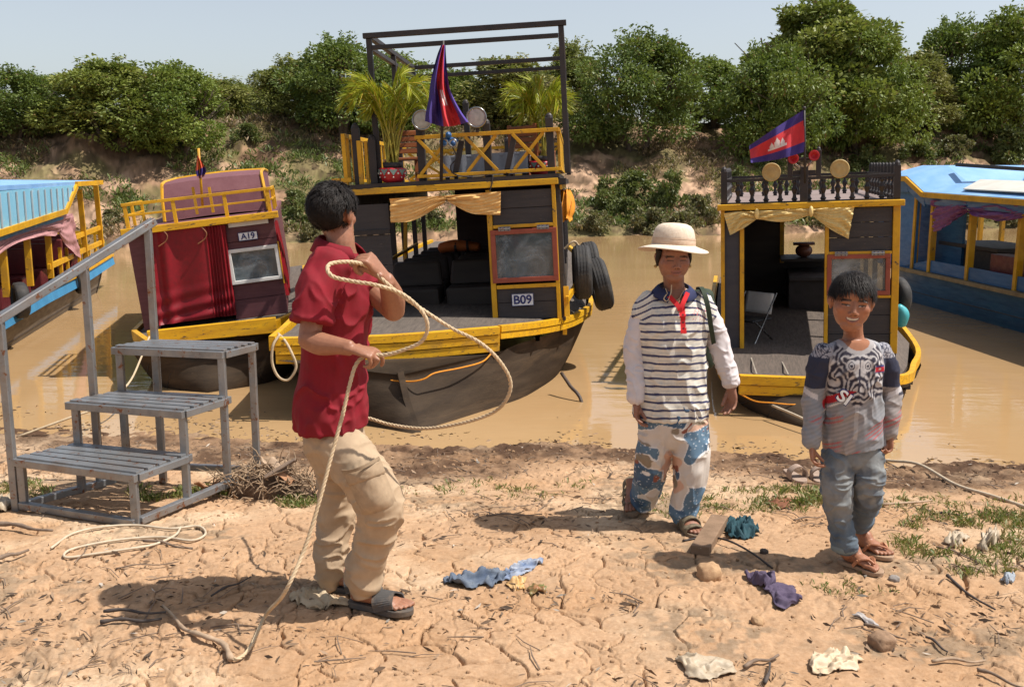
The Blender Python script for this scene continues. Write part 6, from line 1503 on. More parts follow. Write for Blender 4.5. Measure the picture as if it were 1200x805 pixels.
# ---------------------------------------------------------------- woman in the sun hat
def woman():
    g = gpix(785, 616); Y = g.y; g = V((g.x, Y, gzr(g.x, Y)))
    R = empty('person', g, 'person in cream sun hat, navy striped shirt and blue patterned trousers walking towards us', 'person')
    A = lambda u, v, d=0: at(u, v, Y + d)
    skin = (.285, .132, .082); hh = .228
    hd = Head(A(789, 303, -.03), (.06, -1, -.08), hh, V((0, 0, 1)))
    m = MB(); hd.build(m, cheeks=1.2, jaw=1.16, smile=.5)
    m.sweep([A(791, 352, .02), A(790, 338, .02), A(789, 318, .0)], [(.075, .07), (.052, .054), (.052, .056)], n=16, sub=4)
    m.sweep([A(787, 495), A(789, 430), A(790, 385), A(791, 352)], [(.14, .10), (.13, .1), (.14, .10), (.12, .06)], n=16, sub=4)
    ar = [A(754, 357, .0), A(744, 412, .0), A(746, 472, -.07)]; al = [A(827, 357, .02), A(843, 405, .02), A(857, 452, -.02)]
    for a in (ar, al): m.sweep(a, [.026, .030, .024], n=14)
    hand(m, ar[2] + V((0, 0, .012)), (.04, -.10, -1), (.75, -.35, .0), -1, (22, 28, 20), .88, 12, .03, tdir=(.35, -.55, -.75))
    hand(m, al[2] + V((0, 0, .0)), (.02, -.12, -1), (-.65, -.5, .0), 1, (18, 24, 18), .92, 12, .06, tdir=(-.40, -.45, -.80))
    hr, kr, anr = A(772, 500, .02), A(764, 548, .0), A(748, 592, .22); hl, kl, anl = A(806, 500, 0), A(811, 555, -.06), A(799, 606, -.03)
    for h, k, a in ((hr, kr, anr), (hl, kl, anl)): m.sweep([h, k, a], [.065, .045, .033], n=14)
    # front foot flat, back foot heel lifted
    hx = gpix(797, 613); heel = V((hx.x, hx.y, gzr(hx.x, hx.y) + .028)); toe = heel + V((.045, -.225, .0)); toe.z = gzr(toe.x, toe.y) + .028
    foot(m, heel, toe, anl, .95); toes(m, heel, toe, .95, -1)
    tx = gpix(741, 607); toe2 = V((tx.x, tx.y, gzr(tx.x, tx.y) + .03)); heel2 = toe2 + V((.02, .19, .085))
    foot(m, heel2, toe2, anr, .95); toes(m, heel2, toe2, .95, 1)
    body(m, R, hd, .0034, skin, lips=(.28, .10, .08), brow=(.045, .028, .02), smile=.5, eyes=.2)
    hs = lambda q: q.z > (.25 if q.y > .1 else -.10)
    hm = hair_cap(hd, lambda q: (q.y < .12 and q.z > -.2 - .2 * (q.y < 0)), .02, 5, .012, 72)
    for k in (-1, 1):
        hm.sweep([hd.p(.30 * k, .06, .20), hd.p(.335 * k, .03, .02), hd.p(.33 * k, .0, -.14)], [(.012, .03), (.012, .028), (.006, .012)], V((1, 0, 0)), 8, 3)
    piece(hm, 'hair', HAIR, R, smooth=True)
    # earrings
    for k in (-1, 1):
        e = MB(); e.ell(hd.p(.37 * k, -.02, -.17), .008, 8, 6); piece(e, 'earring', BRASSY, R, smooth=True)
    # hat
    HT = NT('straw_hat'); c = HT.coords(); HT.l(HT.mix(HT.rng(HT.noise(90, 4, .7, c), .35, .65), (.74, .62, .49), (.60, .48, .36)), HT.b.inputs['Base Color']); HT.b.inputs['Roughness'].default_value = .9
    wv = HT.n('ShaderNodeTexWave', wave_type='BANDS', bands_direction='Z'); wv.inputs['Scale'].default_value = 90; HT.l(c, wv.inputs['Vector']); HT.bump(wv.outputs['Fac'], .35, .002)
    Mh = Matrix.Translation(hd.p(0, -.05, .25)) @ Matrix.Rotation(math.radians(3), 4, 'Y') @ Matrix.Rotation(math.radians(-4), 4, 'X')
    br = MB(); rows = []
    for r, z in ((.098, .012), (.105, .004), (.122, -.001), (.145, -.006), (.162, -.010), (.168, -.013)):
        rows.append([Mh @ V((r * math.cos(a) * 1.0, r * math.sin(a) * 1.08, z - .012 * abs(math.cos(a)) * (r - .098) / .078 + .010 * math.sin(2 * a + .6) * (r - .09) / .08)) for a in [2 * math.pi * k / 48 for k in range(48)]])
    br.grid(rows, closed=True); hat = piece(br, 'hat_brim', HT.m, R, smooth=True, solid=.004)
    cw = MB(); cw.lathe([(.100, .0), (.102, .03), (.099, .055), (.092, .080), (.078, .098), (.055, .108), (.025, .111), (.001, .109)], 40, Mh @ Matrix.Diagonal((1, 1.1, 1, 1)), cap=False); piece(cw, 'hat_crown', HT.m, R, smooth=True)
    bd = MB(); bd.lathe([(.1035, .004), (.1050, .010), (.1045, .024), (.1032, .030)], 40, Mh @ Matrix.Diagonal((1, 1.1, 1, 1)), cap=False); bd.lathe([(.1040, .032), (.1036, .036), (.1030, .040)], 40, Mh @ Matrix.Diagonal((1, 1.1, 1, 1)), cap=False); piece(bd, 'hat_band', paint('tan_hat_band', (.50, .33, .22), (.62, .5, .38), .8, 20), R, smooth=True)
    # white undershirt sleeves
    WS = cloth_mat('white_jersey', 'Col', rough=.9, weave=800, bump=.1, var=.08)
    for a, nm in ((ar, 1), (al, -1)):
        s = MB(); end = a[2] + V((0, 0, .012)); s.sweep([a[0] + V((.015 * nm, 0, .012)), a[0].lerp(a[1], .5), a[1], a[1].lerp(end, .55), end], [(.046, .046), (.053, .053), (.052, .052), (.047, .047), (.040, .041)], n=18)
        garment(s, .0048, 3, R, 'white_sleeve', WS, .009, 13, 41 + nm, (1, 1, 1.5), None, lambda co, nr: wcol((.62, .57, .57), len(co)) * (.93 + .14 * fbm(co * 30, 3, 2))[:, None])
    # striped shirt
    s = MB(); tor = [A(786, 488), A(787, 470), A(788, 440), A(788, 405), A(789, 375), A(790, 358), A(790, 349), A(790, 343)]
    s.sweep([A(768, 350, .01), A(790, 345, .01), A(814, 350, .01)], [(.05, .035), (.06, .04), (.05, .035)], V((0, 1, 0)), n=18)
    s.sweep(tor, [(.182, .128), (.180, .128), (.168, .122), (.166, .128), (.180, .118), (.168, .098), (.120, .074), (.062, .058)], n=30, sub=5, rnd=(False, False))
    s.sweep([A(763, 349), A(754, 362), A(752, 372)], [(.050, .052), (.054, .056), (.053, .053)], n=18, rnd=(True, False)); s.sweep([A(818, 349, .01), A(826, 362, .01), A(828, 372, .01)], [(.050, .052), (.054, .054), (.053, .053)], n=18, rnd=(True, False))
    zt = A(790, 345).z; cx = A(789, 345).x
    def cst(co, nr):
        n = len(co); x = co[:, 0] - cx; z = zt - co[:, 2]; c = wcol((.70, .66, .57), n)
        zz = z + .010 * np.cos(x * 9) + .008 * (fbm(co * 7, 2, 8) - .5) + np.abs(x) * (-.16) * sstep(.10, .0, z) - np.maximum(0, np.abs(x) - .11) * .5 * (z < .12)
        ph = np.mod(zz, .0385) / .0385; m = (sstep(.32, .38, ph) * sstep(.66, .60, ph))[:, None]; c = c * (1 - m) + np.array((.022, .026, .095)) * m
        thin = (sstep(.02, .05, ph) * sstep(.15, .12, ph))[:, None] * .5; c = c * (1 - thin) + np.array((.30, .36, .42)) * thin
        front = nr[:, 1] < .2
        pl = (np.abs(x - .028 - z * .02) < .014) & front & (z < .175) & (z > .0); c[pl] = (.60, .018, .022)
        for k in (.05, .085, .12, .15):
            b = np.hypot(x - .028 - z * .02, z - k) < .006; c[b & front] = (.12, .01, .012)
        v_ = front & (z > -.06) & (z < .085) & (np.abs(x - .012) < .040 - .45 * (z + .01)); c[v_] = (.285, .132, .082)
        # little red stitched motif on the breast
        q = front & (np.abs(x - .11) < .035) & (np.abs(z - .085) < .028); sw = np.abs(np.sin(x * 190 + 5 * np.sin(z * 150))) < .22; c[q & sw] = (.55, .15, .14)
        return c
    garment(s, .0048, 4, R, 'striped_shirt', FABRIC, .0125, 8.5, 51, (1.3, 1.3, .9), lambda co: sstep(.02, .09, zt - co[:, 2]) * .9 + .1, cst)
    # collar
    NV = cloth_mat('navy_collar', None, (.030, .038, .10), var=.3); nc = A(790, 337, .0)
    for k in (-1, 1):
        cm = MB(); rows = []
        for i in range(17):
            a = math.radians(8 + 150 * i / 16); d = V((math.sin(a) * k, math.cos(a), 0)); t = i / 16
            q = nc + V((d.x * .070, d.y * .068, 0)); dn = V((0, 0, -.045 * t * t - .0))
            rows.append([q + V((0, 0, .030 - .045 * t)), q + d * .016 + V((0, 0, .022 - .04 * t)) + dn * .3, q + d * (.036 + .012 * t) + V((0, 0, -.016)) + dn])
        cm.grid(rows); piece(cm, 'collar', NV, R, smooth=True, solid=.005)
    cv = strap([A(784, 347, -.085), A(795, 359, -.125), A(797, 364, -.130)], .022, .004, V((1, 0, .4))); piece(cv, 'placket', cloth_mat('red_placket', None, (.55, .02, .025), var=.2), R)
    cv = strap([A(806, 343, -.075), A(801, 354, -.115), A(797, 364, -.130)], .022, .004, V((1, 0, -.4))); piece(cv, 'placket', cloth_mat('red_placket'), R)
    nkl = MB(); nkl.tube(cr([A(780, 338, -.05), A(785, 350, -.085), A(794, 352, -.09), A(801, 341, -.065)], 5), .0022, 5); nkl.tube(cr([A(781, 345, -.08), A(778, 350, -.1), A(782, 353, -.1), A(786, 344, -.08), A(787, 334, -.07)], 5), .003, 5); piece(nkl, 'neck_cord', ROPEM, R)
    # backpack strap and the bag behind her shoulder
    BG = paint('dark_green_webbing', (.025, .040, .022), (.035, .05, .03), .8, 20)
    st = strap([A(818, 338, .05), A(822, 338, -.02), A(826, 346, -.07), A(830, 362, -.085), A(833, 382, -.075), A(836, 400, -.03), A(838, 408, .03)], .022, .012, V((1, 0, 0))); piece(st, 'backpack_strap', BG, R)
    bp = MB(); bp.sweep([A(822, 345, .17), A(824, 380, .19), A(822, 425, .18)], [(.06, .05), (.075, .07), (.07, .06)], n=18); piece(bp, 'backpack', BG, R, smooth=True)
    # patterned trousers
    t = MB()
    t.sweep([A(787, 470), A(787, 490), A(788, 512)], [(.165, .118), (.170, .122), (.15, .11)], n=26)
    t.sweep([A(773, 495, .01), A(768, 525, .0), A(763, 552, .03), A(757, 575, .12), A(752, 588, .19), A(750, 594, .20)], [(.096, .105), (.088, .095), (.076, .082), (.066, .072), (.062, .066), (.045, .05)], n=24)
    t.sweep([A(806, 495, 0), A(809, 530, -.04), A(808, 562, -.05), A(803, 590, -.04), A(801, 603, -.04), A(800, 607, -.04)], [(.094, .105), (.088, .096), (.076, .084), (.066, .072), (.064, .068), (.05, .055)], n=24)
    def cpt(co, nr):
        n = len(co); p = co.copy(); p[:, 1] *= .5
        w = np.c_[fbm(p * 5, 3, 1), fbm(p * 5 + 7, 3, 2), fbm(p * 5 + 14, 3, 3)] * .16; q = p + w
        c = wcol((.60, .54, .48), n)
        f = fbm(q * np.array((7, 7, 9)), 2, 71); m = sstep(.51, .53, f)[:, None]; c = c * (1 - m) + np.array((.105, .18, .26)) * m
        m2 = (sstep(.52, .56, f) * sstep(.57, .63, fbm(q * 11 + 3, 2, 75)))[:, None]; c = c * (1 - m2) + np.array((.055, .105, .18)) * m2
        g_ = fbm(q * np.array((8, 8, 7)) + 31, 2, 73); m = (sstep(.57, .60, g_) * (f < .54))[:, None]; c = c * (1 - m) + np.array((.58, .36, .26)) * m
        m = (sstep(.60, .63, fbm(q * 10 + 51, 2, 74)) * (f < .53))[:, None]; c = c * (1 - m) + np.array((.26, .21, .15)) * m
        m = (np.abs(f - .52) < .012)[:, None]; c = np.where(m, np.array((.72, .70, .68)), c)
        r = fbm(q * 17 + 81, 2, 77) > .80; c[r] = (.26, .09, .06)
        f1, f2, cd = worley(co[:, 0] * 42, co[:, 2] * 42, 3); c[(f1 < .11) & (f > .54)] = (.55, .6, .65)
        return c
    garment(t, .0048, 3, R, 'patterned_trousers', cloth_mat('silky_print', 'Col', rough=.6, weave=700, bump=.1, var=.1), .012, 9, 61, (1.5, 1.5, .9), None, cpt)
    # sandals with woven camo straps
    SO = paint('tan_sandal_sole', (.20, .14, .09), (.14, .10, .07), .8, 14); CM = paint('camo_strap', (.07, .055, .035), (.24, .19, .12), .8, 34)
    for hl_, to, inn in ((heel, toe, -1), (heel2, toe2, 1)):
        mb, d, sdv, L = sole(hl_ + V((0, 0, .004)), to + V((0, 0, .004)), .98, inn, .024); so = piece(mb, 'sandal_sole', SO, R, bevel=.004)
        up = V((0, 0, 1)) if hl_ is heel else V((0, .35, .9))
        for t_, w_ in ((.70, .05), (.52, .05), (.30, .04)):
            p0 = hl_ + d * L * t_; hgt = .036 if t_ > .6 else .062 if t_ > .4 else .085
            b = strap([p0 + sdv * .048, p0 + sdv * .040 + up * hgt * .65, p0 + up * hgt, p0 - sdv * .040 + up * hgt * .65, p0 - sdv * .048], w_, .006, d); piece(b, 'sandal_strap', CM, R)
woman()
# ---------------------------------------------------------------- boy
def boy():
    g = onz(1003, 662, -.01); Y = g.y; g = V((g.x, Y, gzr(g.x, Y)))
    R = empty('person', g, 'smiling barefaced person in grey printed long sleeve top, blue jeans and flip flops', 'person')
    A = lambda u, v, d=0: at(u, v, Y + d)
    skin = (.325, .142, .078); hh = .244
    hd = Head(A(998, 354.5, -.02), (-.20, -1, -.06), hh, V((.06, 0, 1)))
    m = MB(); hd.build(m, smile=1.0, cheeks=1.15, jaw=1.10, ears=1.4)
    m.sweep([A(1000, 405, .02), A(1000, 392, .02), A(999, 372, .0)], [(.062, .056), (.041, .043), (.043, .046)], n=16, sub=4)
    m.sweep([A(999, 525), A(1000, 470), A(1000, 425), A(1000, 402)], [(.095, .07), (.09, .07), (.095, .07), (.05, .04)], n=16, sub=4)
    ar = [A(961, 412, .0), A(954, 468, .0), A(951, 523, -.05)]; al = [A(1037, 412, .0), A(1044, 462, .02), A(1043, 511, -.02)]
    for a in (ar, al): m.sweep(a, [.022, .026, .020], n=14)
    hand(m, ar[2] + V((0, 0, .004)), (.10, -.20, -1), (.75, -.4, .0), -1, (30, 36, 28), .72, 15, .05, tdir=(.5, -.5, -.6))
    hand(m, al[2] + V((0, 0, .004)), (-.12, -.10, -1), (-.75, -.3, 0), 1, (45, 55, 40), .72, 20, .03, tdir=(-.3, -.6, -.7))
    hr, kr, anr = A(984, 530, 0), A(981, 588, -.04), A(991, 648, -.03); hl, kl, anl = A(1015, 530, 0), A(1018, 578, -.05), A(1006, 622, .20)
    for h, k, a in ((hr, kr, anr), (hl, kl, anl)): m.sweep([h, k, a], [.045, .034, .026], n=14)
    hx = A(988, 655, .03); heel = V((hx.x, hx.y, gzr(hx.x, hx.y) + .018)); toe = heel + V((.105, -.155, 0)); toe.z = gzr(toe.x, toe.y) + .020
    foot(m, heel, toe, anr, .86); toes(m, heel, toe, .86, 1)
    hx = A(1004, 632, .20); heel2 = V((hx.x, hx.y, gzr(hx.x, hx.y) + .022)); toe2 = heel2 + V((.085, -.165, 0)); toe2.z = gzr(toe2.x, toe2.y) + .020
    foot(m, heel2, toe2, anl, .86); toes(m, heel2, toe2, .86, -1)
    body(m, R, hd, .0033, skin, lips=(.30, .11, .085), brow=(.020, .012, .009), smile=1.0, eyes=.34, teeth=True)
    # short thick hair with a fringe combed forward
    sh = lambda q: (q.z > (.285 + .03 * math.sin(q.x * 23) if q.y > .16 else (.14 if q.y > .0 else -.12))) and not (abs(q.x) > .26 and -.18 < q.y < .05 and q.z < .16)
    hm = hair_cap(hd, sh, .040, 4, .016, 110); st = hair_mesh(hd, 17, sh, 5200, lambda q: .19 if q.z > .2 else .09, lambda q: (-.25 + q.x * .9, .55 if q.y > -.15 else -.25, -.75), .0060, .036, .04, .13)
    hm.add(st.v, st.f); piece(hm, 'hair', HAIR, R, smooth=True)
    # jersey
    zt = A(1000, 402).z; cx = A(1000, 402).x
    def mask_pattern(x, z):
        """white scrollwork mask with round eyes on a dark ground: returns 0 dark .. 1 light, and where it lies"""
        ax = np.abs(x); p = np.c_[ax * 1.0, np.zeros_like(x), z]
        wob = fbm(p * 30, 3, 91) * 6.5
        d = np.hypot(ax - .040, z - .062); sc = np.sin(d * 300 + wob * 2.2 + np.arctan2(z - .06, ax - .04) * 2)
        d2 = np.hypot(ax - .085, z - .105); sc2 = np.sin(d2 * 260 - wob * 2 + np.arctan2(z - .105, ax - .085) * 3); d3 = np.hypot(ax - .02, z - .14); sc3 = np.sin(d3 * 320 + wob * 2 + ax * 90)
        wgt = np.c_[np.exp(-(d / .04) ** 2), np.exp(-(d2 / .045) ** 2), np.exp(-(d3 / .045) ** 2)] + 1e-4
        v = (wgt * np.c_[sc, sc2, sc3]).sum(1) / wgt.sum(1); v = sstep(-.35, .6, v) * (.62 + .6 * fbm(np.c_[x, np.zeros_like(x), z] * 60, 2, 97))
        eye = np.hypot(ax - .034, z - .062); v = np.where(eye < .019, np.where(eye < .005, 0, np.where(eye < .009, 1, np.where(eye < .012, 0, 1))), v)
        v = np.where((ax < .004) & (z > .07) & (z < .15), 0, v)
        out = sstep(1.12, .98, np.hypot(x / .132, (z - .100) / .088) + .25 * (fbm(p * 16, 2, 95) - .5) * 2 + .10 * np.sin(ax * 60))
        return v, out
    def cj(co, nr):
        n = len(co); x = co[:, 0] - cx; z = zt - co[:, 2] ; c = wcol((.30, .27, .26), n)
        front = nr[:, 1] < .35
        d = np.sin((z * 1.0 + x * .55) * 330); c *= (1 + .13 * d)[:, None]                                  # fine diagonal print
        bl = sstep(.45, .65, fbm(co * np.array((14, 14, 5)), 3, 12))[:, None] * .5; c = c * (1 - bl) + np.array((.20, .25, .30)) * bl
        red = (sstep(.66, .72, fbm(np.c_[x * 9 + z * 6, z * 0, z * 9], 2, 14)) * .7 * (np.sin((z + x * .55) * 330) > .1) * (z > .19))[:, None]; c = c * (1 - red) + np.array((.42, .06, .06)) * red
        c *= (.92 + .16 * fbm(co * 40, 2, 15))[:, None]
        navy = np.array((.030, .034, .060)); ax = np.abs(x)
        sl = (ax > .105 + z * .10) & (z < .19 - .0 * x) & (z > -.05); m = (sl * 1.0)[:, None]; c = c * (1 - m) + navy * m
        sp = sstep(.36, .30, ax * 1.0 + z * 1.4) * (ax > .05) * (z < .055); f1, f2, cd = worley(x * 75, z * 75 + co[:, 1] * 60, 6); k = (sp * ((f2 - f1) > .18))[:, None]; c = c * (1 - k * .8) + np.array((.40, .39, .42)) * k * .8
        v, o = mask_pattern(x, z / 1.32); o = o * front; col = np.array((.030, .028, .045)) * (1 - v[:, None]) + np.array((.50, .475, .47)) * v[:, None]; c = c * (1 - o[:, None]) + col * o[:, None]
        b = front & (np.abs(x) < .008) & (z > .25) & (z < .40); c[b] = c[b] * .45 + np.array((.5, .48, .47)) * .55
        # slanted red/white/navy flash and the block letters on the left of the chest
        u = x * .90 + z * -.42; w_ = x * .42 + z * .90; fl = front & (z > .19) & (z < .33) & (x < -.0) & (x > -.13)
        s1 = np.abs(z + x * .75 - .165) < .018; c[fl & s1] = (.42, .02, .03); s2 = np.abs(z + x * .75 - .195) < .004; c[fl & s2] = (.6, .58, .58)
        # small red and blue breast badge
        q = front & (np.abs(x - .087) < .021) & (np.abs(z - .098) < .016); c[q] = (.50, .03, .04); c[q & (np.abs(z - .098) > .010)] = (.04, .04, .16); c[q & (np.hypot(x - .087, (z - .098) * 1.3) < .006)] = (.6, .58, .55)
        # sleeve prints
        arm = ax > .155
        q = arm & (np.abs(np.mod(z * 16, 1) - .5) < .12) & (z > .21) & (np.sin(co[:, 1] * 60) > -.4); c[q & (x > 0)] = (.05, .05, .07)
        q = arm & (np.abs(z - .215 + x * .5 * np.sign(x) - .09) < .012); c[q] = (.55, .54, .56)
        # neckline: a scoop with a grey collar ring
        r = np.hypot(x / .058, (z + .030) / .050); q = front & (r < 1.36) & (z < .06); c[q] = (.33, .31, .31); q = (r < 1.0) & (z < .06) & front; c[q] = (.315, .137, .075)
        q = (~front) & (z < .012); c[q] = (.33, .31, .31)
        return c
    s = MB(); s.sweep([A(1001, 524), A(1000, 505), A(1000, 470), A(1000, 435), A(1000, 416), A(1000, 404), A(1000, 398)], [(.126, .100), (.127, .100), (.120, .096), (.128, .098), (.136, .090), (.112, .070), (.062, .056)], n=30, sub=5, rnd=(False, False))
    for a, k in ((ar, 1), (al, -1)):
        e = a[2] + V((0, 0, .008)); s.sweep([a[0] + V((.022 * k, 0, .010)), a[0].lerp(a[1], .5), a[1], a[1].lerp(e, .5), e], [(.045, .047), (.046, .048), (.043, .044), (.037, .038), (.032, .033)], n=18)
    garment(s, .0040, 3, R, 'jersey', FABRIC, .0125, 10, 81, (1.2, 1.2, 1.0), lambda co: sstep(.02, .08, zt - co[:, 2]), cj)
    # letter S on the flash
    M0 = Matrix.Translation(A(989, 466, -.106)) @ Matrix.Rotation(math.radians(-6), 4, 'Z') @ Matrix.Rotation(math.radians(22), 4, 'Y') @ XZ
    for txt, du, mt in (('SI', 0, WHT), ):
        for sz, off, mm in ((.092, .0, NAVYINK), (.080, -.003, WHT)):
            me = text_mesh(txt, sz, .001); o = obj_from(me, 'chest_print', mm, None, False); o.matrix_world = M0 @ Matrix.Translation((du, 0, -off)) @ Matrix(((1, .35, 0, 0), (0, .8, 0, 0), (0, 0, 1, 0), (0, 0, 0, 1))); o.parent = R; o.matrix_parent_inverse = R.matrix_world.inverted()
    # jeans
    t = MB(); t.sweep([A(1000, 510), A(1000, 525), A(1000, 540)], [(.110, .09), (.112, .092), (.098, .08)], n=24)
    t.sweep([A(984, 530, 0), A(980, 565, -.03), A(981, 592, -.035), A(987, 625, -.03), A(990, 640, -.03), A(990, 645, -.03)], [(.068, .074), (.062, .068), (.055, .06), (.048, .052), (.049, .053), (.036, .04)], n=22)
    t.sweep([A(1015, 530, 0), A(1018, 560, -.03), A(1017, 582, -.01), A(1010, 602, .10), A(1006, 614, .17), A(1006, 617, .18)], [(.068, .074), (.062, .068), (.056, .06), (.050, .053), (.047, .05), (.034, .036)], n=22)
    def cjn(co, nr):
        n = len(co); c = wcol((.115, .150, .185), n); z = zt - co[:, 2]
        m = sstep(.4, .7, fbm(co * np.array((9, 9, 4)), 4, 5) * .6 + .5 * np.exp(-((z - .62) / .15) ** 2) * (nr[:, 1] < 0))[:, None]; c = c * (1 - m) + np.array((.225, .235, .235)) * m
        m = sstep(.5, .7, fbm(co * 14 + 5, 4, 6))[:, None] * .6; c = c * (1 - m) + np.array((.06, .085, .12)) * m
        return c * (.88 + .24 * fbm(co * 60, 2, 7))[:, None]
    garment(t, .0042, 3, R, 'jeans', cloth_mat('denim', 'Col', rough=.95, weave=1100, bump=.25, var=.2), .0125, 12, 91, (1.0, 1.0, 1.7), None, cjn)
    cf = MB(); cf.lathe([(.050, -.016), (.056, -.014), (.057, .012), (.052, .016)], 20, Matrix.Translation(A(989.5, 640, -.03)), cap=False); piece(cf, 'jeans_cuff', cloth_mat('denim_cuff', None, (.20, .25, .27), var=.3), R, smooth=True, solid=.004)
    FS = paint('beige_flip_flop', (.38, .26, .17), (.30, .19, .12), .75, 10, dirt=(.2, .12, .07)); FT = paint('orange_tan_thong', (.46, .20, .10), (.36, .15, .08), .6, 10)
    for h, t_, inn, turn in ((heel, toe, 1, 0), (heel2, toe2, -1, .0)):
        mb, d, sdv, L = sole(h + V((0, 0, .002)), t_ + V((0, 0, .002)), .90, inn, .018, .020, 1.05); piece(mb, 'flip_flop_sole', FS, R, bevel=.003)
        pin = h + d * L * .74 + sdv * .014 + V((0, 0, .022))
        for k in (-1, 1):
            b = strap([h + d * L * .34 + sdv * .036 * k, h + d * L * .46 + sdv * .034 * k + V((0, 0, .032)), h + d * L * .62 + sdv * .018 * k + V((0, 0, .042)), pin + V((0, 0, .008))], .014, .006, d * .7 + V((0, 0, .3))); piece(b, 'flip_flop_strap', FT, R)
boy()
# ================================================================ rope, rags, sticks and litter on the ground
def twisted(pts, r, pitch=.055, n=6, sub=8):
    """three-strand laid rope along a smooth path"""
    P = cr([V(p) for p in pts], sub); Q = [P[0]]; step = .008
    acc = 0
    for a, b in zip(P, P[1:]):
        L = (b - a).length; k = max(1, int(L / step))
        for i in range(1, k + 1): Q.append(a.lerp(b, i / k))
    mb = MB(); s = 0; x = None; fr = []
    for i, p in enumerate(Q):
        t = (Q[min(i + 1, len(Q) - 1)] - Q[max(i - 1, 0)]).normalized()
        if x is None: x = t.cross(V((0, .3, 1))).normalized()
        x = (x - t * x.dot(t)).normalized(); y = t.cross(x)
        if i: s += (p - Q[i - 1]).length
        fr.append((p, x.copy(), y, s))
    for k in range(3):
        pp = [p + (x * math.cos(s / pitch * 6.283 + k * 2.094) + y * math.sin(s / pitch * 6.283 + k * 2.094)) * r * .48 for p, x, y, s in fr]
        mb.tube(pp, r * .60, n)
    return mb
G = lambda u, v, dz=0: gpix(u, v) + V((0, 0, dz))
def rope():
    a = [(372, 470, 4.5), (400, 483, 4.3), (432, 490, 4.2), (460, 498, 4.14), (500, 502, 4.05), (545, 495, 3.96), (580, 482, 3.9), (596, 463, 3.86), (597, 443, 3.84), (582, 419, 3.82), (560, 400, 3.8), (530, 385, 3.79), (500, 366, 3.78), (470, 346, 3.78), (452, 331, 3.77), (439, 319, 3.77), (428, 311, 3.76), (410, 307, 3.70), (388, 309, 3.64), (384, 317, 3.60), (392, 325, 3.58), (415, 330, 3.57), (440, 334, 3.57), (470, 344, 3.6), (492, 362, 3.61), (501, 381, 3.62), (494, 400, 3.64), (470, 411, 3.66), (450, 416, 3.68), (432, 416, 3.69), (418, 426, 3.68), (410, 450, 3.66), (401, 488, 3.64), (388, 535, 3.6), (374, 588, 3.55), (356, 645, 3.5), (333, 695, 3.44)]
    pts = [at(u, v, q * .955 if q < 4.4 else q) for u, v, q in a]; pts += [G(312, 735, .05), G(294, 762, .016), G(279, 776, .014), G(268, 772, .014)]
    mb = twisted(pts, .0074); o = mb.build('mooring_rope', paint('laid_rope', (.56, .43, .28), (.44, .33, .20), .9, 18, bump=.3, bscale=300), smooth=True)
    tag(o, 'thick cream rope looping from the crimson shirted person down to the ground', 'rope')
rope()
THIN = paint('pale_cord', (.55, .46, .34), (.42, .33, .23), .9, 20)
o = MB().tube(cr([at(905, 475, 7.95), at(940, 490, 7.6), at(985, 513, 7.2), at(1030, 537, 6.85), G(1075, 552, .05), G(1120, 570, .012), G(1165, 584, .012), G(1230, 606, .012)], 6), .010, 7).build('mooring_rope', THIN, smooth=True); tag(o, 'pale mooring rope running from behind the child to the right edge', 'rope')
co = [(60, 645), (85, 628), (120, 620), (160, 618), (200, 622), (232, 619), (241, 628), (225, 636), (190, 632), (150, 634), (110, 640), (80, 648), (78, 656), (110, 652), (150, 646), (180, 641), (205, 630), (212, 620)]
o = MB().tube(cr([G(u, v, .012) for u, v in co], 5), .006, 6).build('rope_coil', THIN, smooth=True); tag(o, 'loose coil of thin tan rope lying in front of the steel steps', 'rope')
o = MB().tube(cr([G(800, 635, .006), G(826, 634, .02), G(852, 640, .03), G(880, 652, .02), G(905, 667, .006)], 5), .005, 6).build('cable', BLKP, smooth=True); tag(o, 'thin black cable curving between the plank and the boy in jeans', 'cable')
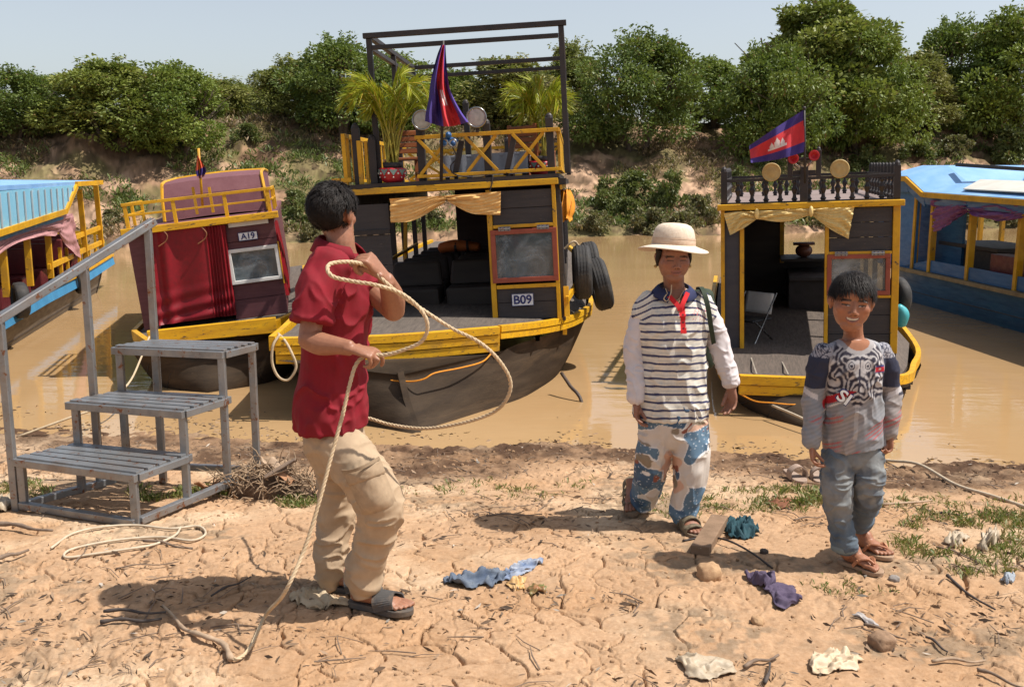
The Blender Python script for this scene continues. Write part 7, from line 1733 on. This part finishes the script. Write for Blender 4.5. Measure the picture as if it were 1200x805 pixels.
def rag(name, corners, label, cat, mat, h=.03, seed=1, n=34, crump=14, group=None, taper=0):
    """crumpled sheet lying on the ground between four pixel corners (tl, tr, br, bl)"""
    c = [gpix(*q) for q in corners]; rows = []; cc = (c[0] + c[1] + c[2] + c[3]) / 4
    for j in range(n + 1):
        row = []
        for i in range(n + 1):
            s, t = i / n, j / n; s, t = .5 + .5 * (2 * s - 1) * math.sqrt(1 - .45 * (2 * t - 1) ** 2), .5 + .5 * (2 * t - 1) * math.sqrt(1 - .45 * (2 * s - 1) ** 2); p = (c[0] * (1 - s) + c[1] * s) * (1 - t) + (c[3] * (1 - s) + c[2] * s) * t; row.append(p)
        rows.append(row)
    P = np.array([list(p) for r in rows for p in r]); S = np.array([(i / n, j / n) for j in range(n + 1) for i in range(n + 1)])
    ed = 4 * np.minimum(np.minimum(S[:, 0], 1 - S[:, 0]), np.minimum(S[:, 1], 1 - S[:, 1])); ed = np.clip(ed * 2, 0, 1)
    w = np.c_[fbm(P * crump * .8, 2, seed + 1), fbm(P * crump * .8 + 7, 2, seed + 2), np.zeros(len(P))] - .5; w2 = np.c_[fbm(P * 45, 2, seed + 21), fbm(P * 45 + 7, 2, seed + 22)] - .5; P[:, :2] += w[:, :2] * .075 * (1.4 - ed[:, None]) + w2 * .022 * (1 - ed[:, None])
    q_ = P * crump * 1.25 + seed + 1.8 * np.c_[fbm(P * crump * .9, 2, seed + 5), fbm(P * crump * .9 + 3, 2, seed + 6), np.zeros(len(P))]; rid = 1 - np.abs(2 * fbm(q_, 2, seed) - 1) * 2.8; z = h * .85 * (.22 + .78 * np.clip(rid, 0, 1)) * (.35 + .65 * ed) + h * .5 * (fbm(P * crump * 2.5, 2, seed + 9) - .5)
    for k in range(len(P)): P[k, 2] = gzr(P[k, 0], P[k, 1]) + .004 + max(0, z[k])
    mb = MB(); mb.v = [tuple(p) for p in P]; m = n + 1
    mb.f = [(j * m + i, j * m + i + 1, (j + 1) * m + i + 1, (j + 1) * m + i) for j in range(n) for i in range(n)]; mb.mi = [0] * len(mb.f)
    o = mb.build(name, mat, smooth=True, solid=.002); return tag(o, label, cat, group)
C_ = lambda nm, c, c2=None, r=.85: paint(nm, c, c2, r, 16, bump=.3, bscale=300)
DEN = C_('faded_denim_rag', (.055, .08, .13), (.15, .175, .21)); PUR = C_('purple_rag', (.065, .045, .085), (.11, .085, .13)); TEA = C_('teal_rag', (.010, .040, .055), (.022, .07, .085))
BEI = C_('beige_film', (.50, .37, .235), (.60, .48, .34), .5); WHI = C_('white_film', (.46, .38, .28), (.34, .26, .17), .5)
rag('rag', [(513, 678), (590, 668), (598, 684), (518, 694)], 'torn strip of faded blue denim lying on the cracked soil', 'rag', DEN, .05, 3)
rag('rag', [(585, 669), (640, 657), (642, 664), (592, 680)], 'narrow blue and white strip of cloth trailing right of the denim rag', 'rag', C_('blue_white_rag', (.10, .15, .26), (.42, .44, .48)), .03, 5)
rag('wrapper', [(597, 680), (615, 678), (618, 692), (600, 694)], 'amber coloured plastic scrap beside the denim rag', 'wrapper', C_('amber_film', (.48, .27, .09), (.6, .4, .2), .35), .03, 6, 16, 22)
rag('wrapper', [(620, 688), (638, 684), (646, 697), (626, 699)], 'small green and brown food wrapper right of the amber scrap', 'wrapper', C_('green_film', (.06, .17, .04), (.32, .12, .06), .35), .03, 8, 16, 22)
rag('rag', [(873, 672), (908, 676), (916, 690), (888, 694)], 'dark purple cloth bundle at the near end of the shadow of the boy', 'rag', PUR, .06, 11, 34, 16)
rag('rag', [(893, 688), (928, 686), (950, 712), (915, 718)], 'flat purple cloth corner spread nearest to us below the boys feet', 'rag', PUR, .035, 12, 34, 12)
rag('rag', [(848, 613), (882, 614), (894, 634), (850, 634)], 'wet teal cloth bundle behind the end of the wooden plank', 'rag', TEA, .075, 14, 36, 18)
rag('plastic_sheet', [(938, 768), (1000, 762), (1010, 786), (950, 796)], 'crumpled pale translucent plastic film near the bottom edge, right of centre', 'plastic', BEI, .035, 16, 34, 18)
rag('plastic_sheet', [(786, 774), (830, 770), (872, 790), (800, 800)], 'dirty white cloth half buried at the bottom edge below the stones', 'rag', WHI, .03, 18, 34, 14)
rag('rag', [(328, 694), (375, 694), (424, 708), (370, 722)], 'tan cloth scrap under the feet of the person in the crimson shirt', 'rag', C_('tan_rag', (.42, .31, .19), (.5, .4, .27)), .035, 20, 34, 14)
rag('plastic_bag', [(1110, 630), (1130, 630), (1132, 642), (1108, 644)], 'left of the two white plastic bags on the grass at right', 'plastic bag', WHI, .06, 22, 18, 20)
rag('plastic_bag', [(1152, 632), (1170, 630), (1168, 650), (1150, 648)], 'right of the two white plastic bags on the grass, crumpled upright', 'plastic bag', WHI, .10, 23, 18, 22)
rag('plastic_bag', [(1172, 676), (1192, 676), (1190, 686), (1174, 688)], 'grey blue plastic scrap in the grass at the right edge', 'plastic bag', C_('grey_film', (.36, .40, .45), None, .4), .04, 25, 16, 20)
rag('plastic_scrap', [(998, 722), (1020, 726), (1040, 740), (1018, 738)], 'long pale grey plastic scrap above the brown stone', 'plastic', C_('pale_grey_film', (.5, .45, .42), None, .5), .02, 27, 16, 16)
rag('rag', [(-10, 590), (12, 584), (22, 598), (-8, 606)], 'white cloth lying at the foot of the handrail at the left edge', 'rag', WHI, .07, 29, 18, 18)
rag('rag', [(895, 587), (930, 584), (935, 594), (900, 596)], 'rusty brown cloth flat in the grass behind the boy', 'rag', C_('rust_rag', (.22, .085, .04)), .02, 31, 18, 14)
# plank, stones
def plank():
    a, b = gpix(820, 650), gpix(843, 618); d = b - a; a.z = gzr(a.x, a.y); b.z = gzr(b.x, b.y); m = MB(); m.bar(a + V((0, 0, .02)), b + V((0, 0, .045)), .085, .045)
    o = m.build('wooden_plank', paint('weathered_board', (.26, .165, .10), (.16, .10, .06), .85, 8, (1, 1, 1), (.4, .32, .24), .62, bump=.6, bscale=60), bevel=.004); tag(o, 'short weathered wooden plank leaning on the teal cloth', 'plank')
plank()
STN = paint('tan_stone', (.44, .28, .15), (.30, .17, .09), .9, 22, bump=.7, bscale=60)
def stone(u, v, r, label, seed, mat=STN, sq=.7):
    p = gpix(u, v); mb = MB(); mb.ell((0, 0, 0), (1, .8, sq), 28, 18); me = mb.mesh('stone'); c = coords(me); f1 = fbm(c * 1.3 + seed * 7, 3, seed) - .5; f2 = fbm(c * 5 + seed, 3, seed + 2) - .5
    q = np.sign(c) * np.abs(c) ** .8; setco(me, (q * (1 + .7 * f1 + .22 * f2)[:, None]) * r); o = obj_from(me, 'stone', mat); o.location = p + V((0, 0, r * sq * .42)); o.rotation_euler = (0, 0, seed); return tag(o, label, 'stone')
stone(830, 677, .058, 'tan stone lying in the shadow left of the purple cloth', 3)
stone(1034, 757, .050, 'dark brown stone right of the plastic film near the bottom', 5, paint('brown_stone', (.20, .12, .07), (.32, .2, .12), .9, 20, bump=.7))
stone(888, 730, .026, 'small flat pebble below the purple cloth', 8)
stone(1048, 680, .022, 'small grey pebble near the toe of the front flip flop', 9, paint('grey_stone', (.22, .19, .17), (.3, .27, .24), .9, 20))
stone(895, 648, .02, 'tiny dark pebble right of the teal cloth', 10, paint('dark_pebble', (.08, .06, .05), None, .9))
# sticks worth naming
WD = paint('grey_driftwood', (.24, .17, .12), (.13, .09, .065), .9, 14, bump=.6, bscale=120); WP = paint('pale_driftwood', (.42, .30, .20), (.26, .18, .12), .9, 12, bump=.6, bscale=100); WB = paint('burnt_stick', (.045, .036, .032), (.09, .07, .06), .85, 14, bump=.5)
def stick(pts, r, label, mat=WD, lift=.01, seed=0):
    rg = random.Random(seed); q = [G(u, v, lift + r + rg.uniform(0, .012)) for u, v in pts]; P = cr(q, 5) if len(q) > 2 else cr([q[0], q[0].lerp(q[1], .35) + V((rg.uniform(-.01, .01), .01, .004)), q[0].lerp(q[1], .7) + V((0, -.012, 0)), q[1]], 4)
    o = MB().tube(P, [r * .78 * (1 - .55 * i / len(P)) * rg.uniform(.75, 1.2) for i in range(len(P))], 7).build('stick', mat, smooth=True); return tag(o, label, 'stick')
stick([(271, 777), (262, 762), (238, 752), (216, 742), (204, 728), (191, 715)], .016, 'pale gnarled stick whose end meets the rope on the ground', WP, 0, 1)
stick([(122, 722), (195, 723)], .010, 'upper of the two blackened sticks left of the shadow of the roper', WB, 0, 2)
stick([(118, 733), (190, 730)], .012, 'lower and thicker of the two blackened sticks left of the shadow', WB, 0, 3)
stick([(248, 706), (294, 683)], .007, 'thin dark twig slanting across the shadow of the person in the crimson shirt', WB, .02, 4)
stick([(-5, 619), (62, 627)], .016, 'grey branch lying at the left edge in front of the handrail', WD, 0, 5)
stick([(-5, 662), (34, 650)], .014, 'short grey branch at the left edge below the rope coil', WD, 0, 6)
stick([(168, 637), (226, 645)], .011, 'brown stick lying under the loose rope coil', WD, 0, 7)
stick([(136, 668), (210, 662)], .005, 'thin twig between the rope coil and the shadow', WD, 0, 8)
stick([(1110, 678), (1135, 700), (1166, 717)], .010, 'dark forked stick at right below the grass', WB, 0, 9)
stick([(1012, 735), (1062, 752)], .007, 'thin stick lying just above the brown stone', WD, 0, 10)
stick([(1092, 779), (1155, 778)], .009, 'pale straight stick near the bottom right corner', WP, 0, 11)
stick([(1085, 750), (1110, 768)], .008, 'dark stick slanting near the bottom right corner', WB, 0, 12)
stick([(1033, 594), (1078, 592), (1092, 590)], .012, 'bleached forked branch in the grass right of the boy', WP, 0, 13)
stick([(1092, 604), (1135, 606)], .008, 'dark straight stick in the grass near the right mooring rope', WB, 0, 14)
stick([(1097, 645), (1150, 660)], .007, 'thin brown stick below the two white bags', WD, 0, 15)
stick([(872, 786), (912, 772)], .011, 'grey stick above the bottom edge left of the plastic film', WD, 0, 16)
stick([(896, 805), (902, 782)], .009, 'short dark stick standing towards the bottom edge', WB, 0, 17)
stick([(570, 606), (635, 605)], .006, 'straight twig by the tip of the shadow of the woman', WD, 0, 18)
stick([(1145, 790), (1200, 812)], .010, 'brown stick cut by the bottom right corner of the photo', WD, 0, 19)
stick([(930, 613), (966, 607)], .006, 'thin twig between the teal cloth and the boy', WD, 0, 20)
# pair of slides left on the mud
SLD = paint('sand_coloured_slide', (.36, .26, .20), (.28, .2, .15), .7, 14)
for u, v, rz, lb in ((931, 562, .15, 'sand coloured slide sandal standing on the mud, left one of the pair'), (959, 563, -.1, 'sand coloured slide sandal on the mud, partly behind the boy')):
    p = gpix(u, v); o = empty('sandal', Matrix.Translation(V((p.x, p.y, p.z + .012))) @ Matrix.Rotation(rz, 4, 'Z'), lb, 'sandal', 'sandals left on the mud')
    mb, d, s_, L = sole(V((0, .12, .02)), V((0, -.12, .02)), 1.0, 1, .022); mb.build('sole', SLD, o, bevel=.004)
    b = strap([V((-.052, -.03, .01)), V((-.048, -.035, .06)), V((0, -.04, .09)), V((.048, -.035, .06)), V((.052, -.03, .01))], .06, .008, V((0, 1, 0))); b.build('strap', SLD, o)
# heap of dead palm fibre beside the steps
def heap():
    rg = np.random.default_rng(5); base = gpix(318, 580); o = empty('debris_heap', V((base.x, base.y, gzr(base.x, base.y))), 'heap of dead palm fibre and bark beside the steel steps', 'debris')
    me = None; mb = MB(); mb.ell((0, .05, 0), (.24, .13, .13), 40, 20); m = mb.mesh('mound'); c = coords(m); setco(m, c * (1 + .6 * (fbm(c * 9, 4, 3) - .5))[:, None]); obj_from(m, 'mound', paint('rotting_fibre', (.16, .10, .06), (.09, .06, .04), .95, 30, bump=1, bscale=90), None).parent = o
    f = MB(); r = random.Random(3)
    for k in range(260):
        a = r.uniform(0, 6.28); q = r.random() ** .5; p = V((math.cos(a) * .34 * q, math.sin(a) * .16 * q, .15 * (1 - q * q) + .01)); d = V((r.gauss(-.2, .8), r.gauss(0, .6), r.uniform(-.1, .7))).normalized(); L = r.uniform(.06, .20)
        f.tube([p, p + d * L * .5 + V((0, 0, .02)), p + d * L + V((0, 0, -.02 * r.random()))], [.004, .003, .001], 4)
    f.build('fibres', paint('straw_fibre', (.34, .24, .15), (.20, .13, .08), .9, 20), o)
    for k in range(9):
        x = r.uniform(-.35, .30); y = r.uniform(-.12, .02); g = MB(); d = V((r.uniform(-1, 1), r.uniform(-.5, .5), r.uniform(.05, .5))).normalized(); p = V((x, y, .03 + .10 * (1 - abs(x) / .4))); w = V((d.y, -d.x, .3)).normalized() * r.uniform(.015, .035); L = r.uniform(.09, .18)
        g.grid([[p - w + d * L * t + V((0, 0, .01 * math.sin(t * 3))), p + d * L * t + V((0, 0, .018)), p + w + d * L * t] for t in (0, .33, .66, 1)]); g.build('bark_piece', (WP, WD, paint('orange_bark', (.40, .20, .10), (.28, .15, .08), .85, 14))[k % 3], o, solid=.006)
heap()
# fine litter, pebbles and grass
def scatter(n, seed, dens, v0=540, v1=815, u0=-30, u1=1230):
    rg = np.random.default_rng(seed); out = []
    while len(out) < n:
        y = rg.uniform(3.0, 7.2); x = rg.uniform(-.62, .62) * y
        if rg.random() < dens(x, y): out.append((x, y))
    return np.array(out)
def litter():
    def dens(x, y): return .04 + .96 * float(sstep(.50, .66, fbm(np.array([[x * 1.2 + 20, y * 2.6 + 20, 0]]), 5, 53))[0]) + (.9 if y > y_shore(x) - .9 else 0)
    p = scatter(5200, 3, dens); p = p[p[:, 1] < y_shore(p[:, 0]) - .02]; rg = np.random.default_rng(9); n = len(p)
    C = np.array([(x, y, gzr(x, y) + .004 + .006 * rg.random()) for x, y in p]); a = rg.uniform(0, 6.283, n); D = np.c_[np.cos(a), np.sin(a), rg.uniform(-.05, .35, n)]
    L = rg.uniform(.012, .042, n) * rg.uniform(.5, 1.3, n); W = L * rg.uniform(.10, .42, n); T = rg.random(n)[:, None]
    col = np.array((.10, .062, .038)) * (1 - T) + np.array((.30, .20, .125)) * T; col[rg.random(n) > .93] = (.46, .40, .33); col[rg.random(n) > .6] *= .45
    me = leaves_mesh('leaf_litter', C, D, L, W, col, rg, .0); me.materials.clear(); k = NT('dead_leaf'); at_ = k.n('ShaderNodeAttribute', attribute_name='Col'); k.l(at_.outputs['Color'], k.b.inputs['Base Color']); k.b.inputs['Roughness'].default_value = .9; me.materials.append(k.m)
    o = bpy.data.objects.new('leaf_litter', me); COL.objects.link(o); tag(o, 'dead leaves and twig bits strewn over the dry bank', 'leaf litter', None, 'stuff')
    mb = MB(); p = scatter(480, 5, dens)
    for x, y in p:
        if y > y_shore(x) - .05: continue
        a = rg.uniform(0, 3.14); L_ = rg.uniform(.05, .20); r = rg.uniform(.0010, .0032); z = gzr(x, y) + r + .004; d = V((math.cos(a), math.sin(a), 0)); q = V((x, y, z)); s = V((-d.y, d.x, 0)) * rg.uniform(-.02, .02)
        mb.tube([q - d * L_ / 2, q + s + V((0, 0, .008)), q + d * L_ / 2], [r, r, r * .5], 5)
    o = mb.build('twig_litter', WD); tag(o, 'small broken twigs strewn over the dry bank', 'twig litter', None, 'stuff')
    q = []; rg3 = np.random.default_rng(16)
    while len(q) < 900:
        x = rg3.uniform(-5, 5); d = abs(rg3.normal()) * .35; y = y_shore(x) + d
        if fbm(np.array([[x * 2.2, y * 4, 3]]), 3, 77)[0] > .5: q.append((x, y, ZW + .003))
    q = np.array(q); n = len(q); a = rg3.uniform(0, 6.283, n); L = rg3.uniform(.012, .05, n); me = leaves_mesh('floating_litter', q, np.c_[np.cos(a), np.sin(a), np.zeros(n)], L, L * rg3.uniform(.12, .5, n), np.array((.12, .08, .05)) * rg3.uniform(.4, 2.6, (n, 1)), rg3, 0); me.materials.clear(); me.materials.append(k.m)
    o = bpy.data.objects.new('floating_litter', me); COL.objects.link(o); tag(o, 'dead leaves floating along the edge of the brown water', 'floating leaves', None, 'stuff')
    mb = MB(); rg2 = np.random.default_rng(6)
    for k in range(1500):
        y = rg2.uniform(3.0, 7.0); x = rg2.uniform(-.6, .6) * y
        if y > y_shore(x) - .03: continue
        r = rg2.uniform(.003, .011) * (1.6 if y > y_shore(x) - .8 else 1); mb.ell((x, y, gzr(x, y) + r * .2), (r, r * rg2.uniform(.6, 1), r * .7), 6, 4)
    o = mb.build('crumbs', paint('soil_crumbs', (.42, .26, .14), (.22, .13, .075), .95, 8), smooth=False); tag(o, 'crumbs of dry earth scattered over the bank', 'soil crumbs', None, 'stuff')
litter()
def grass():
    rg = np.random.default_rng(12); C = []; D = []; L = []
    def patch(u, v, ru, rv, n, h):
        for k in range(n):
            a, q = rg.uniform(0, 6.283), rg.random() ** .6; pu, pv = u + math.cos(a) * ru * q, v + math.sin(a) * rv * q
            p = onz(pu, pv, -.06); 
            if p.y > y_shore(p.x) - .12: continue
            if fbm(np.array([[p.x * 7, p.y * 7, 0]]), 3, 5)[0] < .46: continue
            z = gzr(p.x, p.y)
            for b in range(rg.integers(3, 8)):
                C.append((p.x + rg.normal() * .012, p.y + rg.normal() * .012, z)); D.append((rg.normal() * .55, rg.normal() * .55, 1)); L.append(h * rg.uniform(.4, 1.3))
    patch(1140, 640, 95, 50, 800, .05); patch(1170, 600, 60, 40, 300, .05); patch(900, 580, 80, 22, 260, .04); patch(940, 575, 30, 18, 130, .07); patch(1060, 575, 60, 20, 160, .04)
    patch(210, 575, 60, 14, 330, .05); patch(20, 570, 45, 18, 140, .05); patch(350, 585, 26, 10, 140, .05); patch(1000, 700, 60, 16, 60, .03); patch(800, 590, 60, 18, 120, .035); patch(620, 560, 160, 20, 160, .04)
    C = np.array(C); D = np.array(D); L = np.array(L); n = len(C); T = rg.random(n)[:, None]; col = np.array((.085, .13, .022)) * (1 - T) + np.array((.20, .21, .06)) * T; col[rg.random(n) > .6] = (.34, .26, .12)
    me = leaves_mesh('grass', C, D, L, L * .10 + .0025, col, rg, .25); o = bpy.data.objects.new('grass', me); COL.objects.link(o); tag(o, 'thin green and straw grass tufts on the bank', 'grass', None, 'stuff')
    # bits of mud and stubble along the waterline
grass()
def far_brush():
    """dry stubble and low growth over the far slope"""
    rg = np.random.default_rng(21); C = []; D = []; L = []; K = []
    while len(C) < 90000:
        x = rg.uniform(-24, 30); d = rg.uniform(.3, 14) ; y = float(y_far(np.array([x]))[0]) + d
        if abs(x) > .62 * y: continue
        f = fbm(np.array([[x * .5, y * .5, 0]]), 3, 31)[0]
        if f < .47 and d > 1.6: continue
        z = gzr(x, y); m = rg.integers(14, 40); sz = rg.uniform(.15, .5); green = fbm(np.array([[x * .3, y * .3, 5]]), 2, 35)[0]
        for k in range(m): C.append((x + rg.normal() * .16, y + rg.normal() * .16, z + rg.random() * sz * .5)); D.append((rg.normal() * .6, rg.normal() * .6, 1)); L.append(rg.uniform(.10, .26)); K.append(green + rg.normal() * .08)
    C = np.array(C); D = np.array(D); L = np.array(L); K = np.array(K)[:, None]; n = len(C); g = sstep(.38, .50, K); col = np.array((.26, .18, .10)) * (1 - g) + np.array((.14, .18, .05)) * g; col *= rg.uniform(.5, 1.25, (n, 1))
    me = leaves_mesh('brush', C, D, L, L * .22, col, rg, .2); o = bpy.data.objects.new('brush', me); COL.objects.link(o); tag(o, 'dry stubble and low weeds covering the far slope', 'brush', None, 'stuff')
far_brush()
